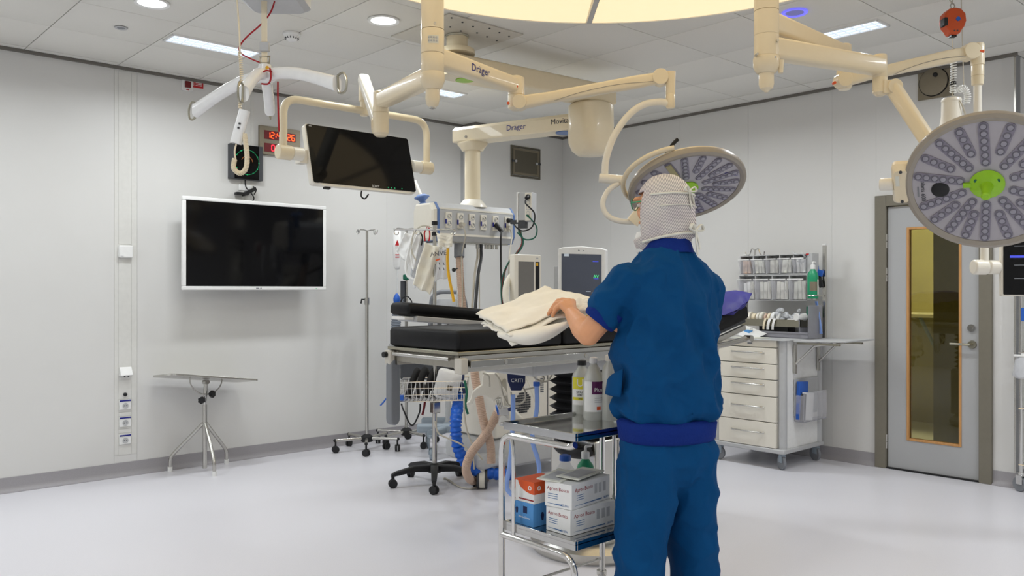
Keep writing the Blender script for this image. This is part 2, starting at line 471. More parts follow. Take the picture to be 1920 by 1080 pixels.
# ---- the door with its tall glazed opening
door = T('door_1', None, None, (WX, (DX0+DX1)/2, 0), 0, world=True, kind='structure')
fx0, fx1 = WX-.03, WX+.13
fw = .085
jam = B().bx(fx0, fx1, DX0, DX0+fw, 0, DTOP).bx(fx0, fx1, DX1-fw, DX1, 0, DTOP).bx(fx0, fx1, DX0+fw, DX1-fw, DTOP-fw, DTOP)
door.part('door_frame', jam, 'frame', bev=.004)
st = B().bx(WX+.005, WX+.03, DX0+fw-.022, DX0+fw, 0, DTOP-fw).bx(WX+.005, WX+.03, DX1-fw, DX1-fw+.022, 0, DTOP-fw)
door.part('door_stop', B().bx(WX+.0, WX+.01, DX0+fw, DX0+fw+.006, .02, DTOP-fw).bx(WX, WX+.01, DX1-fw-.006, DX1-fw, .02, DTOP-fw), 'black')
l0, l1 = DX0+fw+.006, DX1-fw-.006
g0 = onX(1803, 600, WX).y; g1 = onX(1700, 600, WX).y
gz0, gz1 = onX(1750, 832, WX).z, onX(1710, 426, WX).z
lx0, lx1 = WX+.0, WX+.045
leaf = B().bx(lx0, lx1, l0, g0, .012, DTOP-fw-.006).bx(lx0, lx1, g1, l1, .012, DTOP-fw-.006).bx(lx0, lx1, g0, g1, .012, gz0).bx(lx0, lx1, g0, g1, gz1, DTOP-fw-.006)
lo = door.part('door_leaf', leaf, 'doorgrey')
tw = .018
trim = B().bx(lx0-.006, lx1, g0, g0+tw, gz0, gz1).bx(lx0-.006, lx1, g1-tw, g1, gz0, gz1).bx(lx0-.006, lx1, g0+tw, g1-tw, gz0, gz0+tw).bx(lx0-.006, lx1, g0+tw, g1-tw, gz1-tw, gz1)
door.part('wood_trim', trim, 'wood', lo, bev=.003)
door.part('glass_pane', B().bx(lx0+.015, lx0+.022, g0+tw, g1-tw, gz0+tw, gz1-tw), 'glass', lo)
door.part('wood_edge', B().bx(lx0-.001, lx1, l0-.005, l0, .012, DTOP-fw-.006), 'wood', lo)
for pz in (452, 515, 828):
    q = onX(1672, pz, WX)
    hb = B()
    for k in (-1, 1): hb.cyl((WX-.012, l1+.008, q.z+k*.028-.025), (WX-.012, l1+.008, q.z+k*.028+.025), .0085, n=10)
    door.part('hinge', hb, 'steel', lo)
hc = onX(1823, 646, WX); hc.x = WX
hb = B().cyl(hc+V((0, 0, 0)), hc+V((-.012, 0, 0)), .03, .028, 24).tube(rounded([hc+V((-.01, 0, 0)), hc+V((-.055, 0, 0)), hc+V((-.058, .13, .002))], .018), .0095, 10)
door.part('door_handle', hb, 'nickel', lo)
kc = onX(1822, 615, WX); kc.x = WX
door.part('lock_cylinder', B().cyl(kc, kc+V((-.014, 0, 0)), .028, .026, 24).cyl(kc+V((-.014, 0, 0)), kc+V((-.018, 0, 0)), .013, .012, 16), 'chrome', lo)
door.part('threshold', B().bx(WX-.02, WX+.1, DX0+fw, DX1-fw, 0, .012), 'black')
# handle on the far side, seen through the pane
door.part('inner_handle', B().tube(rounded([hc+V((.045, -.0, 0)), hc+V((.1, 0, 0)), hc+V((.1, .12, 0))], .02), .0095, 8).cyl(hc+V((.045, 0, 0)), hc+V((.06, 0, 0)), .03), 'nickel', lo)
# room behind the door
b = B().bx(9.0, 9.1, 2.02, 5.2, 0, CZ); struct('wall_corridor_end', b, 'olive')
b = B().bx(7.0, 9.0, 5.1, 5.2, 0, CZ); struct('wall_corridor_side', b, 'olive')
b = B().bx(WX+.13, WX+.2, DX1+.05, 5.2, 0, CZ); struct('wall_corridor_near', b, 'olive')
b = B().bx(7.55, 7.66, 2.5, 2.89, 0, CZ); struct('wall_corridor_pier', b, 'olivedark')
cs = T('wall_shelf', 'pale wall shelf on two diagonal braces seen through the door glass', 'shelf', (8.0, 3.4, 0), 0, world=True)
q = onX(1755, 588, 8.6)
cs.part('shelf_board', B().bx(8.2, 9.0, 2.3, 3.9, q.z-.03, q.z), 'offwhite')
for y in (2.75, 3.3): cs.part('brace', B().tube([(8.3, y, q.z-.03), (8.98, y+.05, q.z-.5)], .02, 6), 'bluegrey')
l = bpy.data.lights.new('corridor_light', 'AREA'); l.size = .6; l.energy = 75; l.color = (1, .93, .76)
o = bpy.data.objects.new('corridor_light', l); COL.objects.link(o); o.location = (8.0, 3.6, CZ-.03)
one('corridor_luminaire', B().bx(7.7, 8.3, 3.3, 3.9, CZ-.02, CZ-.001), 'offwhite', 'square ceiling luminaire in the corridor behind the door glass', 'light')

# ================================================================== ceiling things
dsc = T('luminous_ceiling', 'huge round cream luminous ceiling panel above the table', 'ceiling light', DISC_C, 0)
for k in range(8):
    a0, a1 = PI/4*k+.012+.06, PI/4*(k+1)-.012+.06
    pts = [(.12*math.cos((a0+a1)/2), .12*math.sin((a0+a1)/2))]+[((DISC_R-.02)*math.cos(a0+(a1-a0)*i/12), (DISC_R-.02)*math.sin(a0+(a1-a0)*i/12)) for i in range(13)]
    dsc.part('diffuser_panel', B().prism(pts, -.045, -.004), 'disc', bev=0)
rim = B().lathe([(DISC_R-.02, -.004), (DISC_R-.02, -.05), (DISC_R, -.05), (DISC_R+.004, -.02), (DISC_R+.06, -.004), (DISC_R+.06, -.001)], n=72, cap=False)
dsc.part('rim', rim, 'tile')
rb = B()
for k in range(8):
    a = PI/4*k+.06; rb.box((DISC_R/2*math.cos(a), DISC_R/2*math.sin(a), -.03), (DISC_R-.06, .03, .05), RZ(a))
dsc.part('mullion', rb, 'lightgrey')
sb = B()
for k in range(40):
    a = 2*PI*k/40; sb.cyl(((DISC_R+.045)*math.cos(a), (DISC_R+.045)*math.sin(a), -.002), ((DISC_R+.045)*math.cos(a), (DISC_R+.045)*math.sin(a), -.009), .007, n=8)
dsc.part('screws', sb, 'darkgrey', kind='stuff')
pan_lab = {0: 'long louvred ceiling light behind the lift strap', 1: 'small louvred ceiling light seen below the centre column end',
           4: 'long louvred ceiling light right of the right column', 6: 'louvred ceiling light hidden behind the supply arm'}
for i, (cx, cy, al) in enumerate(PANELS):
    t = T('panel_light', pan_lab.get(i, 'louvred ceiling light outside the picture'), 'ceiling light', (cx, cy, CZ), 0 if al == 'X' else PI/2, 'louvred ceiling lights')
    fb = B()
    for sx, sy, lx, ly in ((0, .086, .6, .012), (0, -.086, .6, .012), (.294, 0, .012, .17), (-.294, 0, .012, .17)): fb.box((sx, sy, -.006), (lx, ly, .014))
    t.part('housing', fb, 'white')
    t.part('diffuser', B().box((0, 0, -.003), (.576, .16, .004)), 'diffuser')
    nb = B()
    for k in range(9): nb.box((-.256+.064*k, 0, -.009), (.004, .16, .01))
    nb.box((0, .026, -.009), (.576, .004, .01)); nb.box((0, -.026, -.009), (.576, .004, .01))
    t.part('louvre', nb, 'fins')
for i, (px, py, m_, lab) in enumerate(((285, 4, 'downlit', 'round bright downlight in the ceiling at the top left'), (719, 37, 'downlit', 'round bright downlight left of the centre column'), (1490, 22, 'violetlens', 'round downlight glowing violet beside the right column'))):
    p = onZ(px, py, CZ); t = T('downlight', lab, 'ceiling light', p, 0, 'round downlights')
    R = .085 if i < 2 else .062
    t.part('ring', B().lathe([(R, -.001), (R+.012, -.004), (R+.01, -.012), (R-.008, -.008), (R-.008, -.002)], n=32, cap=False), 'white' if i < 2 else 'violetglow')
    t.part('lens', B().lathe([(R-.006, -.007), (.001, -.009)], n=32), m_)
    if i < 2:
        l = bpy.data.lights.new('downlight_light', 'AREA'); l.shape = 'DISK'; l.size = R*2; l.energy = DOWN_W; l.color = (.95, 1, .97)
        o = bpy.data.objects.new('downlight_light', l); COL.objects.link(o); o.location = p+V((0, 0, -.025))
p = onZ(227, 51, CZ)
t = T('flush_speaker', 'small flat grey round fitting in the ceiling above the left wall', 'speaker', p)
t.part('ring', B().lathe([(.034, -.001), (.04, -.004), (.036, -.009), (.024, -.006)], n=24, cap=False), 'lightgrey'); t.part('grille', B().lathe([(.026, -.005), (.001, -.006)], n=20), 'grey')
p = onZ(547, 62, CZ)
t = T('smoke_detector', 'white domed smoke detector on the ceiling beside the strap', 'smoke detector', p)
t.part('base', B().lathe([(.055, -.001), (.055, -.014), (.05, -.018)], n=28), 'white')
vb = B().lathe([(.046, -.018), (.044, -.03), (.03, -.046), (.024, -.05)], n=28); t.part('dome', vb, 'white')
sb = B()
for k in range(14): a = 2*PI*k/14; sb.box((.04*math.cos(a), .04*math.sin(a), -.033), (.008, .004, .014), RZ(a))
t.part('vent_slots', sb, 'darkgrey')
# ================================================================== left wall things
def wy(px, py, off=0): 
    p = onY(px, py, WY-off); return p
# wall display
TVO = .2
a = wy(342, 364, TVO); c = wy(612, 543, TVO); TVY = WY-TVO
zt = (wy(342, 364, TVO).z+wy(612, 389, TVO).z)/2; zb = (wy(342, 545, TVO).z+wy(612, 543, TVO).z)/2
W_, H_ = c.x-a.x, zt-zb; cx, cz = (a.x+c.x)/2, (zt+zb)/2
tv = T('wall_display', 'large black wall screen in a white frame on the left wall', 'screen', (cx, TVY, zb), 0)
def fr(W, H, t_, y0, y1, z0=0):
    return B().bx(-W/2, W/2, y0, y1, z0, z0+t_).bx(-W/2, W/2, y0, y1, z0+H-t_, z0+H).bx(-W/2, -W/2+t_, y0, y1, z0+t_, z0+H-t_).bx(W/2-t_, W/2, y0, y1, z0+t_, z0+H-t_)
tv.part('bezel', fr(W_, H_, .03, 0, .03), 'whiteg', bev=.006)
tv.part('screen_glass', B().bx(-W_/2+.03, W_/2-.03, .004, .02, .03, H_-.03), 'glossblack')
tv.part('back_housing', B().bx(-W_/2+.02, W_/2-.02, .02, .055, .02, H_-.02), 'white')
tv.part('wall_bracket', B().bx(-.3, .3, .055, .075, H_*.25, H_*.75).bx(-.12, .12, .075, TVO, H_*.4, H_*.6), 'darkgrey')
[tv.part('logo_mark', B().bx(x_, x_+w_, -.001, .001, .011, .019), 'grey') for x_, w_ in ((-.022, .026), (.012, .012))]
tv.part('power_light', B().bx(W_/2-.1, W_/2-.09, -.001, .002, .012, .016), 'greenled')
# LED ring clock
a = wy(432, 265, .05); c = wy(493, 335, .05); s_ = (c.x-a.x); hz = (wy(432, 332, .05).z, wy(432, 265, .05).z)
S_ = (s_+(hz[1]-hz[0]))/2; cc = V(((a.x+c.x)/2, WY-.05, (hz[0]+hz[1])/2-.01))
t = T('led_clock', 'square black clock with a ring of green dots above the wall screen', 'clock', cc)
t.part('case', B().bx(-s_/2, s_/2, 0, .05, -S_/2, S_/2), 'darkgrey', bev=.003)
t.part('face', B().bx(-s_/2+.035, s_/2-.035, -.003, .002, -S_/2+.004, S_/2-.004), 'glossblack')
db = B(); ob = B()
for k in range(60):
    if 32 < k < 50 and k % 4: continue
    a_ = 2*PI*k/60; r = S_*.36
    db.cyl((r*math.sin(a_), -.003, r*math.cos(a_)), (r*math.sin(a_), -.006, r*math.cos(a_)), .0026 if k % 5 else .005, n=6)
for k in range(26):
    a_ = -1.2+2*PI*k/60; r = S_*.17
    ob.cyl((r*math.sin(a_), -.003, r*math.cos(a_)), (r*math.sin(a_), -.005, r*math.cos(a_)), .003, n=6)
t.part('second_dots', db, 'greenled', kind='stuff'); t.part('hour_dots', ob, 'amberled', kind='stuff')
t.part('power_cord', B().tube(spline([(.0, .03, -S_/2), (.0, .015, -S_/2-.06), (.04, -.0, -S_/2-.11), (.06, .0, -S_/2-.15), (.03, .0, -S_/2-.19)], 5), .005, 6), 'blackcable')
p = wy(460, 358, .0)
t = T('wall_plug', 'black plugs and adapters in the socket between clock and wall screen', 'plug', V((p.x, WY, p.z)))
t.part('socket_plate', B().bx(-.06, .05, -.012, 0, .0, .05), 'white', bev=.003)
pb = B().box((.01, -.045, -.01), (.12, .05, .026), RY(-.5)).box((-.05, -.04, -.03), (.1, .05, .02)).tube(spline([(.05, -.03, .04), (.07, -.05, .01), (.05, -.05, -.03)], 4), .005, 6)
t.part('plug', pb, 'black', bev=.003)
# digital clock
a = wy(487, 234, .03); c = wy(563, 234, .03); z1 = wy(487, 234, .03).z; z0 = wy(487, 288, .03).z
W_ = c.x-a.x; H_ = z1-z0
t = T('digital_clock', 'grey framed wall clock with two rows of red digits', 'clock', V(((a.x+c.x)/2, WY-.03, z0)))
t.part('case', B().bx(-W_/2, W_/2, 0, .03, 0, H_), 'vent', bev=.003)
t.part('display_window', B().bx(-W_*.39, W_*.38, -.003, .001, H_*.54, H_*.84), 'darkred'); t.part('display_window', B().bx(-W_*.39, W_*.38, -.003, .001, H_*.1, H_*.4), 'darkred')
SEG = {'0': 'abcdef', '1': 'bc', '2': 'abged', '4': 'fgbc', '6': 'afgedc', '8': 'abcdefg', '3': 'abgcd', '5': 'afgcd'}
def digits(txt, x, z, w, h, th):
    bb = B()
    for ch in txt:
        if ch == ':':
            bb.box((x+th, -.004, z+h*.3), (th, .002, th)); bb.box((x+th, -.004, z+h*.7), (th, .002, th)); x += th*3; continue
        if ch == ' ': x += w*1.3; continue
        for q in SEG[ch]:
            cx_, cz_, hw, hh = {'a': (w/2, h, w-th, th), 'd': (w/2, 0, w-th, th), 'g': (w/2, h/2, w-th, th), 'b': (w, h*.75, th, h/2-th), 'c': (w, h*.25, th, h/2-th), 'f': (0, h*.75, th, h/2-th), 'e': (0, h*.25, th, h/2-th)}[q]
            bb.box((x+cx_, -.004, z+cz_), (hw, .002, hh))
        x += w*1.42
    return bb
hd = H_*.2
t.part('time_digits', digits('12:44:26', -W_*.33, H_*.59, hd*.55, hd, hd*.13), 'redled'); t.part('timer_digits', digits('0:00', -W_*.22, H_*.15, hd*.55, hd, hd*.13), 'redled2')
# fire alarm beacon and red sign
p = wy(352, 158, .01)
t = T('alarm_beacon', 'white wall plate with a dark red alarm lens below the ceiling', 'alarm', V((p.x, WY, p.z)))
t.part('plate', B().bx(-.045, .04, -.012, 0, -.05, .05), 'white', bev=.002); t.part('lens', B().bx(-.024, .02, -.03, -.012, -.028, .02), 'darkred', bev=.003)
t.part('red_band', B().bx(-.034, .03, -.014, -.012, .028, .042), 'red'); t.part('red_mark', B().bx(-.012, .01, -.014, -.012, -.046, -.04), 'red')
p = wy(372, 158, .01)
t = T('alarm_sign', 'small red sign with white lines beside the alarm lens', 'sign', V((p.x, WY, p.z)))
t.part('board', B().bx(-.042, .042, -.004, 0, -.028, .028), 'red')
for k in range(3): t.part('text_line', B().bx(-.02, .03, -.005, -.004, -.012+.011*k, -.008+.011*k), 'white')
t.part('text_line', B().bx(-.035, -.032, -.005, -.004, -.018, .018), 'white')
# service trunking
x0 = wy(222, 500).x; x1 = wy(246, 500).x; xa = wy(214, 500).x; xb = wy(257, 500).x
zbt = wy(236, 852).z
t = T('service_trunking', 'tall white recessed service trunking with sockets on the left wall', 'trunking', V(((x0+x1)/2, WY, zbt)), world=True)
t.part('side_profile', B().bx(xa+.001, x0-.0015, WY-.002, WY+.0, zbt, CZ-.03), 'trunk'); t.part('side_profile', B().bx(x1+.0015, xb-.001, WY-.002, WY, zbt, CZ-.03), 'trunk')
cuts = [CZ-.03]+[wy(234, y).z for y in (458, 695, 712)]+[wy(238, y).z for y in (748, 772, 780, 803, 811, 833, 852)]
for i in range(len(cuts)-1):
    t.part('cover_strip', B().bx(x0, x1, WY-.003, WY+.001, cuts[i+1]+.0015, cuts[i]-.0015), 'trunk')
for py in (758, 790, 823):
    p = wy(238, py); f = t.part('socket', B().bx(x0+.004, x1-.004, WY-.012, WY-.002, p.z-.036, p.z+.036), 'white', bev=.002)
    xc = (x0+x1)/2
    t.part('blue_strip', B().bx(x0+.005, x1-.005, WY-.015, WY-.011, p.z+.024, p.z+.035), 'logoblue', f)
    t.part('socket_ring', B().lathe([(.02, 0), (.021, .003), (.018, .003), (.016, -.004+.006)], wallY((xc, WY-.012, p.z-.008)), 20), 'lightgrey', f)
    hb = B()
    for sx in (-1, 1): hb.cyl((xc+sx*.008, WY-.0145, p.z-.008), (xc+sx*.008, WY-.0158, p.z-.008), .0035, n=8)
    t.part('pin_holes', hb, 'darkgrey', f)
p = wy(239, 739); xc = (x0+x1)/2
t.part('connector', B().lathe([(.013, 0), (.013, .012), (.008, .016)], wallY((xc, WY-.003, p.z)), 16), 'black')
p = wy(240, 695)
t.part('outlet_hood', B().prism([(0, .02), (-.012, .03), (-.05, -.028), (-.04, -.034), (0, -.034)], x0+.004-xc, x1-.002-xc, TR((xc, WY, p.z)) @ basis((0, 0, 0), (0, 1, 0), (0, 0, 1), (1, 0, 0))), 'whiteg', bev=.002)
t.part('outlet_ports', B().cyl((xc-.012, WY-.035, p.z-.03), (xc-.012, WY-.035, p.z-.042), .006, n=8).cyl((xc+.014, WY-.035, p.z-.03), (xc+.014, WY-.035, p.z-.042), .006, n=8), 'darkgrey')
p = wy(235, 472)
t.part('sensor_box', B().box((xc, WY-.018, p.z), (.098, .036, .09)), 'whiteg', bev=.008, seg=3); t.part('sensor_mark', B().box((xc-.03, WY-.0365, p.z-.034), (.02, .001, .004)), 'lightgrey')
# second, plain trunking behind the lift bar
x0 = wy(452, 300).x; x1 = wy(476, 300).x
t = T('wall_trunking', 'plain white wall trunking behind the hanging lift bar', 'trunking', V(((x0+x1)/2, WY, 1.9)), world=True)
t.part('profile', B().bx(x0, x0+.025, WY-.004, WY, 1.85, CZ-.03).bx(x1-.025, x1, WY-.004, WY, 1.85, CZ-.03), 'trunk'); t.part('cover_strip', B().bx(x0+.027, x1-.027, WY-.003, WY, 1.85, CZ-.03), 'trunk')
# hatch on the service shaft
SY = 6.28
a = onY(957, 272, SY); c = onY(1012, 337, SY)
z1 = onY(985, 276, SY).z; z0 = onY(985, 334, SY).z
W_ = c.x-a.x; H_ = z1-z0
t = T('access_hatch', 'square grey-brown metal access hatch on the corner shaft', 'hatch', ((a.x+c.x)/2, SY, z0))
t.part('outer_frame', fr(W_, H_, .018, -.012, 0), 'hatch', bev=.002); t.part('inner_frame', fr(W_-.05, H_-.05, .022, -.016, -.004, .025), 'vent')
t.part('panel', B().bx(-W_/2+.03, W_/2-.03, -.012, -.002, .03, H_-.03), 'hatch')
for s in (-1, 1):
    l_ = t.part('latch', B().cyl((s*(W_/2-.06), -.012, H_/2), (s*(W_/2-.06), -.024, H_/2), .014, n=12), 'lightgrey')
    t.part('latch_bar', B().box((s*(W_/2-.03), -.018, H_/2), (.05, .008, .02)), 'darkgrey', l_)
# round valve vent on right wall
p = onX(1755, 155, WX); w_ = .125
t = T('wall_vent', 'square brown plate with a round air valve high on the right wall', 'vent', (WX, p.y, p.z))
t.part('plate', B().bx(-.012, 0, -w_, w_, -w_+.01, w_-.01), 'vent', bev=.002)
t.part('valve_disc', B().lathe([(.098, 0), (.1, .012), (.09, .02), (.02, .024)], TR((-.012, .012, .005)) @ FX, 32), 'vent')
t.part('slot', B().lathe([(.106, 0), (.106, .003), (.1, .003), (.1, 0)], TR((-.012, .012, .005)) @ FX, 32, cap=False), 'black')
t.part('knob', B().lathe([(.016, 0), (.016, .014), (.008, .02)], TR((-.034, -.01, .05)) @ FX, 14), 'black')
p = onX(1880, 88, WX)
t = T('wall_label', 'small pale label plate at the top of the right wall', 'label', (WX, p.y, p.z))
t.part('plate', B().bx(-.003, 0, -.05, .05, -.02, .02), 'lightgrey'); t.part('text_line', B().bx(-.0036, -.003, -.04, .04, -.002, .004), 'grey')
# ================================================================== ceiling-hung equipment
def zz(py, d): return CAMH+(HY-py)/KF*d
def beam(p0, p1, w0, h0, w1=None, h1=None, r=.018, up=UP, n=4, mid=None):
    """rounded-section beam from p0 to p1"""
    p0, p1 = V(p0), V(p1); w1 = w1 or w0; h1 = h1 or h0
    t = (p1-p0).normalized(); s = t.cross(up).normalized(); u = s.cross(t)
    rings = []
    secs = [(0, w0, h0), (1, w1, h1)] if not mid else [(0, w0, h0)]+mid+[(1, w1, h1)]
    for (f, w, h) in secs:
        c = p0.lerp(p1, f); rings.append([c+s*q[0]+u*q[1] for q in rrect(w, h, min(r, w*.45, h*.45), n)])
    return rings
def cylz(b, p, z0, z1, r0, r1=None, n=28): return b.cyl((p.x, p.y, z0), (p.x, p.y, z1), r0, r1, n)
def logo(t, txt, size, p, xdir, parent, m='logoblue', off=.0):
    x = V(xdir).normalized(); y = UP; n = x.cross(y)
    if abs(x.z) > .001: y = (UP-x*x.dot(UP)).normalized(); n = x.cross(y)
    return t.text(txt, size, basis(V(p)+n*off, x, y, n), m, parent)
# ------------------------------------------------ centre column with its two arms
C1 = at(811, 100, 4.2); D1 = 4.2
t = T('lamp_suspension', 'cream ceiling column hanging left of centre with two arms', 'ceiling mount', (C1.x, C1.y, CZ), world=True)
b = B(); b.lathe([(.057, CZ-.02), (.057, zz(56, D1))], TR((C1.x, C1.y, 0)), 32); up_ = t.part('upper_tube', b, 'cream')
sb = B()
for py in (4, 50):
    for a in (.3, 2.3, 4.2):
        dv = -FW*math.cos(a)+RT*math.sin(a); p = V((C1.x, C1.y, zz(py, D1)))+dv*.0565; sb.cyl(p, p+dv*.003, .007, n=10)
t.part('screws', sb, 'chrome', up_, kind='stuff')
t.part('swivel_ring', B().lathe([(.056, zz(57, D1)), (.058, zz(58, D1)), (.058, zz(101, D1)), (.056, zz(101.5, D1))], TR((C1.x, C1.y, 0)), 32), 'cream')
lab = t.part('type_label', B().sheet(lambda u, v: V((C1.x, C1.y, 0))+(-FW*math.cos((u-.3)*.9)+RT*math.sin((u-.3)*.9))*.0588+UP*(zz(87, D1)+(zz(72, D1)-zz(87, D1))*v), 8, 1), 'paper')
lb = B()
for r_ in range(2):
    for c_ in range(4):
        a = (c_*.22-.22); dv = -FW*math.cos(a)+RT*math.sin(a); p = V((C1.x, C1.y, zz(76+6*r_, D1)))+dv*.0592; lb.box(p, (.007, .007, .008))
t.part('label_print', lb, 'lightgrey', lab, kind='stuff')
t.part('lower_swivel', B().lathe([(.056, zz(102, D1)), (.058, zz(103, D1)), (.058, zz(136, D1)), (.056, zz(137, D1))], TR((C1.x, C1.y, 0)), 32), 'cream')
t.part('end_bell', B().lathe([(.058, zz(137, D1)), (.062, zz(141, D1)), (.061, zz(152, D1)), (.05, zz(163, D1)), (.04, zz(168, D1))], TR((C1.x, C1.y, 0)), 32), 'cream')
t.part('end_stub', B().lathe([(.035, zz(166, D1)), (.036, zz(186, D1)), (.03, zz(197, D1)), (.018, zz(201, D1)), (.01, zz(204, D1))], TR((C1.x, C1.y, 0)), 28), 'cream')
t.part('end_ring', B().lathe([(.012, zz(200.5, D1)), (.018, zz(201, D1)), (.018, zz(203, D1)), (.004, zz(205, D1))], TR((C1.x, C1.y, 0)), 18), 'steel')
# lamp arm
E1 = at(968, 161, 4.8); za = E1.z
p0 = V((C1.x, C1.y, za)); dr = (E1-p0).normalized()
arm = t.part('extension_arm', B().loft(beam(p0+dr*.03, E1, .082, .098, .074, .082)), 'cream', ang=30)
t.part('elbow', B().lathe([(.03, E1.z+.055), (.046, E1.z+.045), (.047, E1.z-.05), (.047, E1.z-.052), (.044, E1.z-.054), (.047, E1.z-.056), (.047, zz(203, 4.8)), (.03, zz(207, 4.8))], TR((E1.x, E1.y, 0)), 24), 'cream')
side = dr.cross(UP)
logo(t, 'Dräger', .056, p0.lerp(E1, .47)+side*.0405, dr, arm, off=.001)
# spring arm to the lamp
S0 = at(975, 193, 4.78); S1 = at(1238, 146, 4.68); ds = (S1-S0).normalized(); sd = ds.cross(UP).normalized()
sp = t.part('spring_arm', B().loft(beam(S0, S1, .06, .074, .06, .06, mid=[(.1, .062, .07), (.2, .06, .062), (.55, .06, .066), (.82, .06, .07)])), 'cream', ang=30)
for S, r in ((S0, .041), (S1, .044)):
    t.part('pivot_disc', B().cyl(S-sd*.038, S+sd*.04, r, n=28), 'cream', bev=.003)
t.part('cover_seam', B().tube(spline([S0.lerp(S1, .25)+sd*.031-UP*.03, S0.lerp(S1, .45)+sd*.031-UP*.008, S0.lerp(S1, .7)+sd*.031-UP*.002, S0.lerp(S1, .95)+sd*.031-UP*.02], 5), .0016, 5), 'lampgrey', sp)
J1 = at(1257, 150, 4.68)
t.part('drop_joint', B().loft(beam(J1+UP*.045, V((J1.x, J1.y, zz(178, 4.68))), .05, .056, .046, .05, up=RT)), 'cream')
t.part('drop_collar', B().lathe([(.024, zz(176, 4.68)), (.026, zz(177, 4.68)), (.026, zz(200, 4.68)), (.02, zz(203, 4.68))], TR((J1.x, J1.y, 0)), 20), 'cream')
for q in (at(969, 162, 4.745), at(953, 193, 4.745)): t.part('brake_screw', B().cyl(q+FW*.02, q-FW*.004, .0075, n=12), 'orange2')
# monitor arm
E2 = at(714, 189, 4.75); p0 = V((C1.x, C1.y, E2.z)); dr = (E2-p0).normalized(); side = dr.cross(UP)
t.part('extension_arm', B().loft(beam(p0+dr*.03, E2, .082, .098, .074, .088)), 'cream', ang=30)
t.part('elbow', B().lathe([(.03, zz(171, 4.75)), (.043, zz(174, 4.75)), (.045, zz(211, 4.75)), (.042, zz(212, 4.75)), (.046, zz(213, 4.75)), (.045, zz(250, 4.75)), (.03, zz(256, 4.75))], TR((E2.x, E2.y, 0)), 24), 'cream')
A0 = at(712, 236, 4.78); A1 = at(683, 152, 5.12)
t.part('spring_arm', B().loft(beam(A0-(A1-A0).normalized()*.03, A1+(A1-A0).normalized()*.03, .07, .07, .066, .062)), 'offwhite', ang=30)
t.part('pivot_disc', B().cyl(A0-RT*.042, A0+RT*.046, .043, n=24).cyl(A0-FW*.05, A0+FW*.02, .038, n=24), 'cream')
t.part('drop_stub', B().lathe([(.034, zz(150, 5.12)), (.034, zz(190, 5.12)), (.026, zz(192, 5.12)), (.026, zz(216, 5.12)), (.02, zz(218, 5.12))], TR((A1.x, A1.y, 0)), 20), 'cream')
# ------------------------------------------------ display on its wide yoke
PM = at(683, 208, 5.12); YB = PM.y
zb_ = PM.z
Lx, Rx = onY(531, 210, YB), onY(800, 230, YB)
mon = T('display_monitor', 'black display monitor hanging in a wide cream yoke', 'monitor', (PM.x, PM.y, zb_), world=True)
L0 = V((Lx.x, YB, onY(531, 282, YB).z)); R0 = V((Rx.x, YB, onY(800, 312, YB).z))
mon.part('yoke', B().tube(rounded([L0, V((L0.x, YB, zb_)), V((R0.x, YB, zb_)), R0], .1, 8), .0225, 14), 'cream')
for P, s in ((L0, 1), (R0, -1)):
    mon.part('yoke_joint', B().cyl(P+V((-s*.035, 0, -.01)), P+V((s*.05, 0, -.01)), .042, n=24), 'cream', bev=.006)
    mon.part('tilt_joint', B().cyl(P+V((s*.052, 0, -.01)), P+V((s*.12, 0, -.01)), .038, n=24).box(P+V((s*.13, .03, -.02)), (.05, .06, .08)), 'offwhite', bev=.004)
tl = math.radians(15); u_ = V((0, math.sin(tl), math.cos(tl))); n_ = V((0, -math.cos(tl), math.sin(tl)))
ml = onY(577, 297, YB); mr_ = onY(771, 297, YB); mc = V(((ml.x+mr_.x)/2, YB-.01, at(672, 300, 5.12).z))
MW = mr_.x-ml.x; MH = .375
mm = basis(mc, (1, 0, 0), u_, n_)
mon.part('back_shell', B().prism(rrect(MW, MH, .02), -.045, .0, mm), 'offwhite', bev=.006)
mon.part('screen_glass', B().prism(rrect(MW-.012, MH-.014, .014), .0, .006, mm), 'glossblack')
mon.part('front_chin', B().prism([(-MW/2+.004, -MH/2+.03), (-MW/2+.06, -MH/2-.008), (MW/2-.06, -MH/2-.008), (MW/2-.004, -MH/2+.03)][::1], -.02, .004, mm), 'offwhite')
mon.text('SONY', .02, mm @ TR((.06, -MH/2+.018, .0065)), 'white'); mon.part('logo_mark', B(mm).box((-MW/2+.03, MH/2-.018, .0065), (.018, .006, .001)), 'lightgrey')
for k in range(4): mon.part('status_light', B(mm).cyl((.15+.024*k+(.03 if k == 3 else 0), -MH/2+.018, .006), (.15+.024*k+(.03 if k == 3 else 0), -MH/2+.018, .008), .004, n=8), 'greenled')
mon.part('cable_port', B(mm).box((-MW/2+.1, -MH/2-.012, -.02), (.04, .012, .02)), 'black')
mon.part('cable_loop', B(mm).tube(spline([(-.02, -MH/2, -.03), (-.03, -MH/2-.04, -.03), (.0, -MH/2-.05, -.04), (.03, -MH/2-.02, -.04)], 5), .005, 6), 'blackcable')
